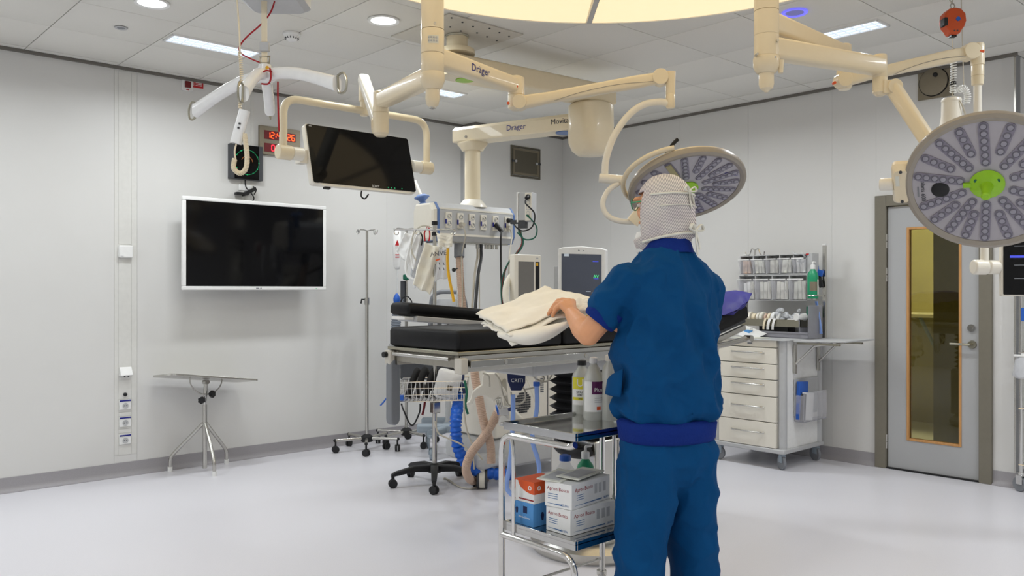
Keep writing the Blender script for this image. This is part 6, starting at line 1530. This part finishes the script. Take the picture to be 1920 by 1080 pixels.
t.part('pump_rack', B().box(V((c.x, c.y, zz(548, 7.42)))-RT*.03, (.05, .04, .2), RZ(YAW)), 'darkgrey', bev=.005)
# stand with basket
c = at(815, 545, 5.9); c.z = 0; P3 = c.copy()
t = T('basket_stand', 'infusion stand with wire basket on a black five-armed base', 'infusion stand', c, world=True, group='infusion stands')
star_base(t, c, .3, .115, 'black', .02, .28, .03, thick=True)
t.part('lower_pole', B().cyl((c.x, c.y, .1), (c.x, c.y, .62), .0165, n=14), 'steel'); t.part('upper_pole', B().cyl((c.x, c.y, .55), (c.x, c.y, 1.82), .013, n=12), 'steel')
t.part('pole_clamp', B().bx(c.x-.03, c.x+.03, c.y-.03, c.y+.02, .5, .58), 'steel', bev=.006)
for z in (1.835, 1.76): t.part('black_ring', B().cyl((c.x, c.y, z-.014), (c.x, c.y, z+.012), .021, n=16), 'black')
t.part('cross_bar', B().tube([V((c.x, c.y, 1.79))-RT*.27, V((c.x, c.y, 1.79))+RT*.13], .006, 8), 'chrome')
for s, L in ((-1, .27), (1, .13), (-1, .12)):
    o = V((c.x, c.y, 1.79))+RT*(s*L); t.part('hook', B().tube(spline([o, o+RT*s*.015-UP*.012, o+RT*s*.008-UP*.035, o-RT*s*.012-UP*.035, o-RT*s*.016-UP*.016], 5), .004, 6), 'chrome')
bm_ = TR((c.x, c.y-.0, .6)) @ RZ(YAW-PI/2+.0) @ RY(-.02)
WB, DBk, HBk = .45, .26, .135
bw = B(bm_)
for k in range(17): 
    x = -WB/2+WB*k/16
    bw.tube([(x*1.03, -DBk/2-.012, HBk), (x, -DBk/2, 0), (x, DBk/2, 0), (x*1.03, DBk/2+.012, HBk)], .0022, 5)
for k in range(9):
    y = -DBk/2+DBk*k/8; bw.tube([(-WB/2-.012, y*1.05, HBk), (-WB/2, y, 0), (WB/2, y, 0), (WB/2+.012, y*1.05, HBk)], .0022, 5)
for z, k in ((0, 0), (.045, .33), (.09, .67), (HBk, 1)):
    e = .012*k; bw.tube([(-WB/2-e, -DBk/2-e, z), (WB/2+e, -DBk/2-e, z), (WB/2+e, DBk/2+e, z), (-WB/2-e, DBk/2+e, z)], .0026 if k < 1 else .004, 6, closed=True)
t.part('wire_basket', bw, 'chrome', kind='stuff')
# basket contents
bk = B(bm_)
for k in range(5): a = -.14+.06*k; bk.tube(spline([(a-.04, -.06, .02), (a, -.02, .15+.02*(k % 2)), (a+.03, .03, .19), (a+.06, .06, .06)], 5), .03, 8, flat=.35)
one('black_straps', bk, 'rubber', 'heap of black padded straps in the wire basket', 'straps', kind='stuff')
sp_ = bm_ @ TR((.07, -.04, .012)) @ RX(.25) @ RY(.28)
t = T('white_pad', 'white padded bag standing in the wire basket', 'pad', sp_.translation, world=True)
t.part('pad', B(sp_).loft([[V((q[0], y, q[1]+.1)) for q in rrect(w, h, .03)] for y, w, h in ((-.03, .14, .19), (-.02, .17, .21), (.02, .17, .21), (.03, .14, .19))]), 'white', ang=50); t.part('emblem', B(sp_).box((.02, -.032, .09), (.035, .004, .035)), 'hatch'); t.part('grey_edge', B(sp_).box((-.0, -.031, .02), (.13, .003, .004)), 'lightgrey')
one('cable_clump', B(bm_).tube(spline([(.16, -.05, .05), (.2, -.02, .15), (.18, .05, .17), (.15, .02, .08), (.2, -.06, .1), (.22, -.1, .04)], 6), .014, 8), 'navy', 'dark blue cable clump at the right of the wire basket', 'cable')
one('green_strap', B(bm_).tube(spline([(.22, -.14, .14), (.235, -.15, .06), (.225, -.15, -.03), (.24, -.15, -.09)], 5), .009, 6), 'darkgreen', 'green strap hanging over the right basket edge', 'strap')
one('blue_connector', B(bm_).box((-.25, -.14, .03), (.1, .04, .035)).tube(spline([(-.3, -.14, .05), (-.34, -.14, .0), (-.36, -.14, -.02)], 4), .006, 6), 'blue', 'light blue connector hanging at the left basket corner', 'connector')
cable('black_lead', [bm_ @ V((-.22, -.1, -.02)), at(757, 770, 5.9), at(772, 798, 5.88), at(786, 775, 5.9), at(788, 757, 5.9)], .006, 'blackcable', 'black lead looping below the basket')
cable('red_lead', [at(797, 752, 5.88), at(795, 765, 5.88), at(792, 778, 5.88)], .009, 'darkred', 'short dark red tube end below the basket', 'tube')
# hanging bags
def bag(name, label, cat, pts, d, m, th=.02, group='hanging bags', amp=.006, seed=0, wave=.0):
    """soft bag: list of (py, px_left, px_right) rows"""
    rings = []
    for i, (py, xl, xr) in enumerate(pts):
        f = i/(len(pts)-1); tk = th*math.sin(PI*(.12+.8*f))
        cpt = at((xl+xr)/2, py, d); hw = (xr-xl)/2/KF*d; ring_ = []
        for k in range(20):
            a = 2*PI*k/20; x = hw*math.cos(a); y = tk*math.sin(a)+amp*NZ.noise(V((x*25+seed, f*6, seed+a*.3)))+wave*(math.sin(x*75+f*3+seed)+.8*NZ.noise(V((x*18, f*5, seed))))*(.3+.7*f)
            ring_.append(cpt+RT*x+FW*y+UP*(.004*NZ.noise(V((x*30, f*4, seed)))))
        rings.append(ring_)
    t_ = T(name, label, cat, at((pts[-1][1]+pts[-1][2])/2, pts[-1][0], d), world=True, group=group)
    t_.part('bag', B().loft(rings), m, ang=180)
    return t_
D_ = 5.85
def hang(name, label, q, d, m, wave=.012, fq=3.0, seed=0, dd=0, cat='bag'):
    """soft hanging sheet: px corners top-left, top-right, bottom-right, bottom-left"""
    c = [at(x, y, d+(dd if k in (1, 2) else 0)) for k, (x, y) in enumerate(q)]
    def fn(u, v):
        p = (c[0]*(1-u)+c[1]*u)*(1-v)+(c[3]*(1-u)+c[2]*u)*v
        w = wave*(math.sin(u*2*PI*fq+v*2+seed)*(.35+.65*v)+.9*NZ.noise(V((u*4+seed, v*5, seed))))
        return p-FW*w+UP*(.006*math.sin(u*9+seed)*v)-UP*.012*math.sin(PI*u)*(1-v)
    t_ = T(name, label, cat, c[3].lerp(c[2], .5), world=True, group='hanging bags')
    o = t_.part('bag_front', B().sheet(fn, 30, 30), m, ang=180); md = o.modifiers.new('solid', 'SOLIDIFY'); md.thickness = .012; md.offset = 1
    return t_
t = hang('drape_bag', 'large cream cloth bag with handwriting hanging on the basket stand', [(797, 454), (830, 461), (806, 552), (776, 536)], D_, 'linen', .02, 1.6, 1.0, .03)
t.text('ANVE', .045, basis(at(822, 476, D_-.05), RT, UP, -FW) @ RZ(.12), 'ink')
hang('printed_bag', 'clear printed bag overlapping the right edge of the cream bag', [(823, 464), (838, 465), (842, 520), (813, 527)], D_+.02, 'clearbag', .012, 2, 4.0).part('red_stamp', B(basis(at(821, 487, D_-.045), RT, UP, -FW)).box((0, 0, 0), (.032, .011, .002), RZ(.35)), 'orange2')
bag_p = B(basis(at(827, 500, D_-.04), RT, UP, -FW))
for k in range(4): bag_p.box((-.012+.03*(k % 2), .02-.035*(k//2), 0), (.005, .02, .002), RZ(.35))
one('print_strip', bag_p, 'ink', 'dark dashed print on the clear bag beside the cream bag', 'print')
hang('folded_sheet', 'white folded sheet with faint lines hanging left of the cream bag', [(760, 436), (789, 438), (775, 506), (744, 471)], 6.3, 'white', .014, 1.5, 2.0)
hang('plastic_bag', 'greyish translucent plastic bag hanging behind the cream bag', [(780, 438), (797, 448), (778, 540), (770, 500)], 6.35, 'clearbag', .03, 1.5, 3.0)
t = bag('fluid_bag', 'slim white fluid bag with red print on the far pole', 'bag', [(430, 742, 748), (434, 737, 752), (470, 736, 752), (500, 738, 751), (505, 741, 749)], 7.25, 'white', .02, amp=.004)
t.part('red_print', B(basis(at(745, 456, 7.22), RT, UP, -FW)).prism([(-.02, -.02), (.02, -.02), (.0, .03)], 0, .002).box((.0, -.1, 0), (.035, .008, .002)).box((.0, -.12, 0), (.035, .008, .002)), 'red')
t.part('drip_line', B().tube([at(745, 505, 7.25), at(745, 550, 7.25)], .004, 5), 'clear')
one('rubber_bulb', B().lathe([(.006, -.05), (.02, -.04), (.03, -.015), (.03, .01), (.018, .035), (.008, .05)], TR(at(744, 561, 7.2)), 18), 'blue', 'blue rubber bulb hanging behind the table end', 'rubber bulb')
cable('black_loop', [at(750, 575, 7.1), at(754, 560, 7.1), at(764, 556, 7.1), at(772, 566, 7.1), at(771, 576, 7.1)], .006, 'blackcable', 'thin black cable arching over the arm board')
hang('collection_bag', 'cream tinted clear bag on the right hook of the stand', [(818, 436), (849, 438), (848, 463), (822, 462)], D_-.02, 'linen', .01, 1.5, 5.0)
cable('yellow_tube', [at(840, 463, D_), at(839, 490, D_), at(842, 520, D_), at(847, 545, D_), at(851, 566, D_)], .011, 'yellow', 'yellow tube hanging right of the cream bag', 'tube')
for i, (m_, pts) in enumerate((('white', [(812, 424), (795, 430), (780, 445), (770, 475), (775, 500)]), ('cable', [(810, 426), (790, 424), (775, 440), (772, 470), (780, 488)]), ('white', [(775, 436), (766, 470), (761, 500), (765, 518), (778, 525)]), ('black', [(787, 434), (792, 445), (790, 460)]), ('red', [(797, 452), (796, 436), (803, 425), (806, 440), (804, 452)]))):
    labs = ['white infusion line looping over the hanging bags', 'pale infusion line looping beside the plastic bag', 'thick white line hanging left of the cream bag', 'short black lead above the cream bag', 'red looped lead above the cream bag']
    cable('infusion_line', [at(x, y, 6.1 if i != 2 else 6.2) for x, y in pts], .006 if i != 2 else .011, m_, labs[i], 'tube', 'infusion lines')
# ================================================================== warming unit on a grey cart behind the stand
wc = at(842, 545, 7.05); wc.z = 0
t = T('warming_unit', 'grey warming unit with arched handle on a wheeled cart', 'medical device', wc, world=True)
wm = TR(wc) @ RZ(YAW-PI/2)
def wl_(x0, x1, y0, y1, z0, z1): return B(wm).bx(x0, x1, y0, y1, z0, z1)
t.part('casing', B(wm).loft([[V((q[0], q[1], z)) for q in rrect(w, d_, .05)] for z, w, d_ in ((.98, .28, .26), (1.0, .3, .28), (1.14, .27, .26), (1.27, .22, .2), (1.29, .2, .18))]), 'lightgrey', ang=40)
t.part('arched_handle', B(wm).tube(rounded([(-.15, -.12, 1.05), (-.13, -.13, 1.35), (.13, -.13, 1.35), (.17, -.12, 1.05)], .09, 7), .018, 10), 'grey')
t.part('yellow_tag', wl_(.09, .12, -.16, -.15, 1.32, 1.36), 'yellow'); t.part('column', B(wm).cyl((0, 0, .2), (0, 0, .98), .03, n=16), 'lightgrey')
t.part('control_box', wl_(-.4, .02, -.1, .12, .62, .86), 'darkgrey', bev=.02); t.part('control_panel', B(wm @ TR((-.19, -.1, .86)) @ RX(.5)).box((0, 0, 0), (.4, .12, .03)), 'bluegrey', bev=.006)
bs = B(wm); bs.bx(-.25, .3, -.22, -.14, .2, .27).bx(-.25, .3, .14, .22, .2, .27).bx(-.05, .05, -.2, .2, .2, .26); t.part('cart_base', bs, 'bluegrey', bev=.02, seg=3)
for x, y in ((-.12, -.32), (.3, -.2), (-.2, .22), (.3, .22)):
    q = wm @ V((x, y, 0)); caster(t, q.x, q.y, .2, .048, 'bluegrey', 'bluegrey', YAW)
t.part('front_leg', B(wm).loft([[V((x, -.2-.12*f, .23-.02*f)) + V((q[0], 0, q[1])) for q in rrect(.07, .06, .02)] for f, x in ((0, -.02), (1, -.12))]), 'bluegrey')
# grey padded board hanging from the table's far foot corner
gp = at(737, 735, 4.16)
gm = basis(gp, RT*.55+FW*.83, UP, (RT*.55+FW*.83).cross(UP))
t = T('grey_pad', 'long grey rounded pad hanging below the foot end of the table', 'pad', at(737, 786, 4.16), world=True)
t.part('pad', B(gm).prism(capsule(.26, .034, 8), -.02, .02, RZ(PI/2)), 'grey', bev=.008, seg=3); t.part('strap', B(gm).box((0, .17, 0), (.03, .12, .012)).box((.0, .23, .03), (.03, .02, .09)), 'lightgrey')
# corrugated hoses
def hose(name, label, pts, r, m, pitch=.012, depth=.14, n=12, cat='hose', group='breathing hoses'):
    P = spline(pts, 14); L = [0]
    for i in range(1, len(P)): L.append(L[-1]+(P[i]-P[i-1]).length)
    tot = L[-1]; N = int(tot/pitch)*2; Q = []; R = []; i = 0
    for k in range(N+1):
        s = tot*k/N
        while i < len(L)-2 and L[i+1] < s: i += 1
        Q.append(P[i].lerp(P[i+1], (s-L[i])/max(1e-9, L[i+1]-L[i]))); R.append(r*(1-(depth if k % 2 else 0)))
    t_ = T(name, label, cat, pts[-1], world=True, group=group); t_.part('hose_wall', B().tube(Q, R, n), m, ang=20); return t_
hose('corrugated_hose', 'pinkish corrugated hose crossing down to the caster', [at(888, 640, 5.4), at(890, 700, 5.4), at(898, 745, 5.4), at(908, 795, 5.42), at(919, 830, 5.45), at(921, 868, 5.45)], .03, 'hose', .011)
hose('corrugated_hose', 'pinkish corrugated hose looping down to the floor', [at(934, 771, 5.38), at(925, 790, 5.4), at(905, 822, 5.42), at(883, 850, 5.46), at(874, 878, 5.5), at(880, 897, 5.7), at(892, 902, 5.85), at(910, 898, 6.0)], .03, 'hose', .011)
hose('corrugated_hose', 'pink corrugated hose hanging from the supply pendant', [at(861, 478, 6.5), at(863, 520, 6.45), at(866, 560, 6.4), at(872, 610, 6.35), at(876, 660, 6.3)], .03, 'hose', .014)
hose('grey_hose', 'grey corrugated hose standing behind the table foot', [at(748, 560, 7.3), at(744, 590, 7.3), at(742, 620, 7.3), at(742, 690, 7.35)], .045, 'hosegrey', .02)
t = T('hose_clamp', 'grey sleeve at the top of the pink pendant hose', 'clamp', at(861, 478, 6.5), world=True); t.part('sleeve', B().cyl(at(861, 482, 6.47), at(861, 455, 6.5), .04, n=14), 'grey'); t.part('tube', B().cyl(at(859, 456, 6.5), at(858, 600, 6.4), .008, n=8), 'steel')
t = T('clamp_knob', 'small black ball knob beside the pink pendant hose', 'knob', at(851, 506, 6.3), world=True); t.part('ball', B().ell(at(851, 506, 6.3), (.016,)*3), 'black'); t.part('stem', B().cyl(at(851, 506, 6.3), at(858, 503, 6.4), .005, n=6), 'black')
# blue wrapped duct
P = spline([at(862, 742, 5.95), at(858, 762, 5.85), at(855, 785, 5.72), at(855, 810, 5.7), at(859, 840, 5.7), at(872, 866, 5.72), at(893, 882, 5.76), at(925, 888, 5.85), at(960, 889, 5.95)], 12)
R = [.038+.007*NZ.noise(V((i*.9, 0, 0)))+.005*math.sin(i*1.7) for i in range(len(P))]
t = T('blue_duct', 'shiny blue wrapped air duct curving down to the floor', 'duct', P[-1], world=True); t.part('duct_wall', B().tube(P, R, 14), 'hoseblue', ang=50)
for i, (pts, lab) in enumerate(([[(870, 740), (871, 780), (878, 815), (892, 845), (905, 862)], 'thin grey cable running down to the machine caster'], [[(815, 790), (822, 812), (840, 822), (868, 835), (886, 855), (889, 880)], 'grey cable sagging from the stand pole'], [[(832, 879), (838, 895), (860, 912), (880, 916), (900, 913)], 'grey cable lying on the floor by the base'])):
    cable('grey_cable', [at(x, y, 5.62) if i != 2 else onZ(x, max(y, 898), .008) for x, y in pts], .006, 'cable', lab, group='grey cables')
# ================================================================== anaesthesia machine behind the table
AX0, AX1, AY0, AY1 = 3.95, 4.72, 4.5, 5.02
t = T('anaesthesia_machine', 'cream anaesthesia machine with fan grille behind the table', 'medical device', ((AX0+AX1)/2, (AY0+AY1)/2, 0), world=True)
t.part('cabinet', B().bx(AX0, AX1, AY0, AY1, .3, 1.0), 'offwhite', bev=.015, seg=3)
t.part('top_deck', B().bx(AX0-.02, AX1+.1, AY0-.25, AY1, 1.0, 1.03), 'lightgrey', bev=.01)
t.part('seam', B().bx(AX1-.25, AX1-.245, AY0-.004, AY0+.001, .3, 1.0), 'darkgrey')
gq = onY(981, 755, AY0-.004); gb = B()
for i in range(9):
    for j in range(9):
        if (i-4)**2+(j-4)**2 < 22: gb.box((gq.x+(i-4)*.017, AY0-.003, gq.z+(j-4)*.017), (.0125, .004, .0125))
t.part('fan_grille', gb, 'darkgrey', kind='stuff')
gq2 = onY(1016, 722, AY0); gb = B()
for i in range(3):
    for j in range(7): gb.box((gq2.x+(i-1)*.012, AY0-.002, gq2.z+(j-3)*.016), (.008, .004, .01))
t.part('vent_slots', gb, 'grey', kind='stuff')
t.part('base_cover', B().loft([[V(((AX0+AX1)/2+q[0], (AY0+AY1)/2-.0+q[1], z)) for q in rrect(w, d_, .12, 6)] for z, w, d_ in ((.1, .8, .66), (.12, .84, .7), (.2, .84, .7), (.27, .8, .64), (.3, .7, .56))]), 'lightgrey', ang=40)
for x, y in ((3.74, 4.4), (4.95, 4.4), (4.1, 5.0), (4.95, 5.0)):
    fd = V((1 if x < 4.3 else -1, .25 if y < 4.8 else -.25, 0)).normalized()
    l_ = t.part('base_leg', B().loft(beam(V((x, y, .165)), V((x, y, .165))+fd*.35, .075, .06, .09, .07)), 'lightgrey')
    t.part('caster_cover', B().loft([[V((x+q[0], y+q[1], z)) for q in rrect(w, w*.8, .03)] for z, w in ((.14, .1), (.16, .13), (.21, .13), (.235, .09))]), 'lightgrey', l_, ang=40)
    w_ = B(TR((x, y, 0)) @ RZ(YAW)); w_.cyl((0, -.036, .065), (0, -.02, .065), .065, n=24).cyl((0, .02, .065), (0, .036, .065), .065, n=24); cw = t.part('twin_wheel', w_, 'darkgrey', l_, bev=.004)
    t.part('wheel_core', B(TR((x, y, 0)) @ RZ(YAW)).cyl((0, -.019, .065), (0, .019, .065), .062, n=24).box((0, 0, .11), (.06, .034, .08)), 'linen', l_)
# absorber, mask arm, cuff, traps: equipment clipped to the front of the machine
t = T('head_support', 'white curved plastic support hanging under the table rail', 'support', at(915, 740, 5.1), world=True)
hs = basis(at(916, 730, 5.1), RT, UP, -FW)
po_ = [(-.13, -.075), (-.118, -.072), (-.108, -.055), (-.1, -.015), (-.07, .012), (-.04, .03), (-.035, .09), (-.02, .1), (.05, .1), (.065, .085), (.07, .03), (.1, -.0), (.115, -.035), (.07, -.035), (.045, -.055), (.03, -.075), (.015, -.055), (-.02, -.038), (-.055, -.035), (-.08, -.05), (-.095, -.085), (-.12, -.092), (-.135, -.088)]
t.part('shell', B(hs).prism([(x*1.0, y) for x, y in po_], -.03, .03), 'offwhite', bev=.01, seg=3)
for k in range(4): t.part('wire', B().tube(spline([at(930+3*k, 745, 5.08), at(932+3*k, 757, 5.06), at(936+2*k, 768, 5.08)], 4), .004, 5), 'steel')
t = T('flow_sensor', 'clear and steel valve block under the table', 'valve', at(944, 800, 5.2), world=True)
t.part('canister', B().cyl(at(945, 797, 5.2), at(945, 762, 5.2), .034, n=18), 'clear'); t.part('metal_block', B().box(at(946, 770, 5.2), (.07, .06, .05), RZ(YAW)), 'steel', bev=.004); t.part('metal_foot', B().box(at(946, 795, 5.2), (.05, .05, .02), RZ(YAW)), 'steel', bev=.004); t.part('mount_arm', B().tube([at(946, 775, 5.2), at(950, 772, 5.6), V((4.05, 4.52, .72))], .016, 8), 'steel'); t.part('blue_ring', B().cyl(at(931, 769, 5.25), at(935, 768, 5.25), .033, n=16), 'blue'); t.part('knob', B().cyl(at(955, 768, 5.15), at(960, 766, 5.13), .012, n=10), 'navy')
t.part('white_elbow', B().tube(spline([at(955, 775, 5.3), at(965, 782, 5.35), at(975, 792, 5.4)], 4), .035, 10), 'linen')
t = T('pressure_cuff', 'navy cuff with white lettering hanging under the table', 'cuff', at(968, 735, 4.9), world=True)
cm = basis(at(968, 712, 4.9), RT, UP, -FW); t.part('cuff', B(cm).prism([(-.055, .06), (.055, .06), (.052, -.02), (.03, -.062), (-.03, -.062), (-.05, -.01)], -.01, .01), 'navy', bev=.004)
t.text('CRITI', .03, cm @ TR((.004, -.004, .0115)), 'white')
for i, (pts, lab) in enumerate(([[(905, 700), (916, 705), (918, 725)], 'cream loop of tube under the table'], [[(928, 700), (938, 715), (943, 740), (955, 760), (972, 762)], 'pale tube curling below the navy cuff'], [[(958, 735), (962, 752), (975, 757), (985, 748), (983, 730), (975, 726)], 'coiled white tube around the navy cuff end'], [[(985, 730), (1005, 725), (1020, 710), (1012, 700)], 'thin pale tube arching to the right under the rail'], [[(995, 700), (1008, 712), (1025, 715), (1035, 702)], 'thin pale tube beside the bellows'])):
    cable('coiled_tube', [at(x, y, 4.95) for x, y in pts], .006, 'cable', lab, 'tube', 'tubes under the table')
cable('blue_tube', [at(962, 740, 4.4), at(962, 780, 4.4), at(960, 820, 4.4), at(956, 870, 4.42), at(950, 910, 4.45), at(958, 926, 4.45), at(968, 930, 4.45)], .0125, 'tubeblue', 'left of two light blue tubes hanging behind the trolley', 'tube', 'light blue tubes', n=10)
cable('blue_tube', [at(1006, 722, 4.5), at(1007, 760, 4.5), at(1003, 790, 4.5), at(998, 825, 4.5), at(1008, 860, 4.5), at(1011, 885, 4.5), at(1004, 915, 4.5)], .0125, 'tubeblue', 'right of two light blue tubes hanging behind the trolley', 'tube', 'light blue tubes', n=10)
t = T('tube_connector', 'small blue connector on top of the right light blue tube', 'connector', at(1007, 722, 4.5), world=True); t.part('connector', B().cyl(at(1006, 724, 4.5), at(1006, 716, 4.5), .018, n=12), 'blue'); t.part('stem', B().cyl(at(1006, 716, 4.5), at(1005, 700, 4.5), .007, n=8), 'clear')
one('linen_strap', B().loft(beam(at(985, 705, 5.4), at(1012, 775, 5.4), .05, .012)), 'linen', 'cream strap hanging diagonally in front of the machine', 'strap')
# two monitors on the machine
def monitor(name, label, tl, tr_, br, bl_, mscr, d0):
    t_ = T(name, label, 'monitor', bl_.lerp(br, .5), world=True)
    x = (tr_-tl).normalized(); w = (tr_-tl).length; h = (tl-bl_).length; u = UP; n = x.cross(u); c = (tl+br)/2
    m_ = basis(c, x, u, n)
    return t_, m_, w, h
t, m_, w, h = monitor('patient_monitor', 'large white patient monitor showing green text beside the arm', at(1047, 466, 6.45), at(1136, 468, 6.28), at(1136, 586, 6.28), at(1047, 586, 6.45), 'screen', 0)
out = [(-w/2, -h/2), (w/2, -h/2), (w/2, h/2-.012), (w*.4, h/2), (0, h/2+.01), (-w*.4, h/2), (-w/2, h/2-.012)]
t.part('shell', B(m_).prism(out, -.05, .01), 'white', bev=.008, seg=3)
sx, sy0, sy1 = w*.42, -h*.3, h*.4
s = t.part('screen_glass', B(m_).bx(-sx, sx, sy0, sy1, .01, .013), 'screen')
t.text('AV', .035, m_ @ TR((w*.31, .03, .0135)), 'scrgreen', s)
for x0_, x1_, y_, hh, mm_ in ((-.4, -.25, -.2, .012, 'scrwhite'), (-.4, -.25, -.26, .012, 'scrwhite'), (-.36, -.26, .38, .02, 'scrwhite'), (.24, .36, .29, .005, 'scrblue'), (.26, .36, .08-.05, .005, 'scrblue'), (.1, .2, -.17, .004, 'scrwhite'), (.22, .38, -.19, .005, 'scrwhite'), (.24, .33, -.25, .004, 'scrwhite'), (.1, .32, -.285, .006, 'grey'), (.34, .4, -.285, .01, 'yellow')):
    t.part('screen_mark', B(m_).bx(x0_*w, x1_*w, y_*h-hh/2, y_*h+hh/2, .013, .0136), mm_, s)
t.part('top_icons', B(m_).cyl((-.02, h*.455, .01), (-.02, h*.455, .012), .006, n=8).cyl((.02, h*.455, .01), (.02, h*.455, .012), .004, n=8), 'grey')
t.part('knob', B(m_).cyl((w*.4, -h*.37, .01), (w*.4, -h*.37, .03), .016, n=14), 'grey'); t.part('side_column', B(m_).box((-w/2-.04, -.06, -.08), (.05, .32, .04)), 'lightgrey', bev=.004); t.part('stand', B(m_).bx(-.03, .03, 1.03-m_.translation.z, -h*.45, -.065, -.015), 'lightgrey', bev=.006)
t, m_, w, h = monitor('ventilator_screen', 'narrow white ventilator screen turned aside behind the drape', at(962, 476, 6.1), at(1010, 480, 6.28), at(1014, 572, 6.28), at(966, 572, 6.1), 'screengrey', 0)
w = .255; m_ = basis(m_.translation, (RT*.78+FW*.62), UP, (RT*.78+FW*.62).cross(UP))
t.part('shell', B(m_).prism(rrect(w, h, .012), -.05, .01), 'offwhite', bev=.006)
s = t.part('screen_glass', B(m_).bx(-w*.36, w*.22, -h*.42, h*.36, .01, .012), 'screengrey'); t.part('key_panel', B(m_).bx(w*.28, w*.43, -h*.42, h*.36, .01, .012), 'black', s); t.part('key_light', B(m_).bx(w*.3, w*.38, h*.28, h*.34, .012, .0125), 'yellow', s); t.part('logo_mark', B(m_).box((w*.35, h*.43, .0105), (.02, .01, .001)), 'lightgrey'); t.part('stand', B(m_).bx(-.03, .03, 1.03-m_.translation.z, -h*.45, -.055, -.005), 'lightgrey', bev=.006)
cable('cream_hose', [V((4.05, 4.45, 1.03)), at(951, 576, 6.08), at(948, 550, 6.1), at(952, 528, 6.15), at(964, 512, 6.24)], .024, 'linen', 'thick cream hose arching behind the ventilator screen', 'hose', n=12)
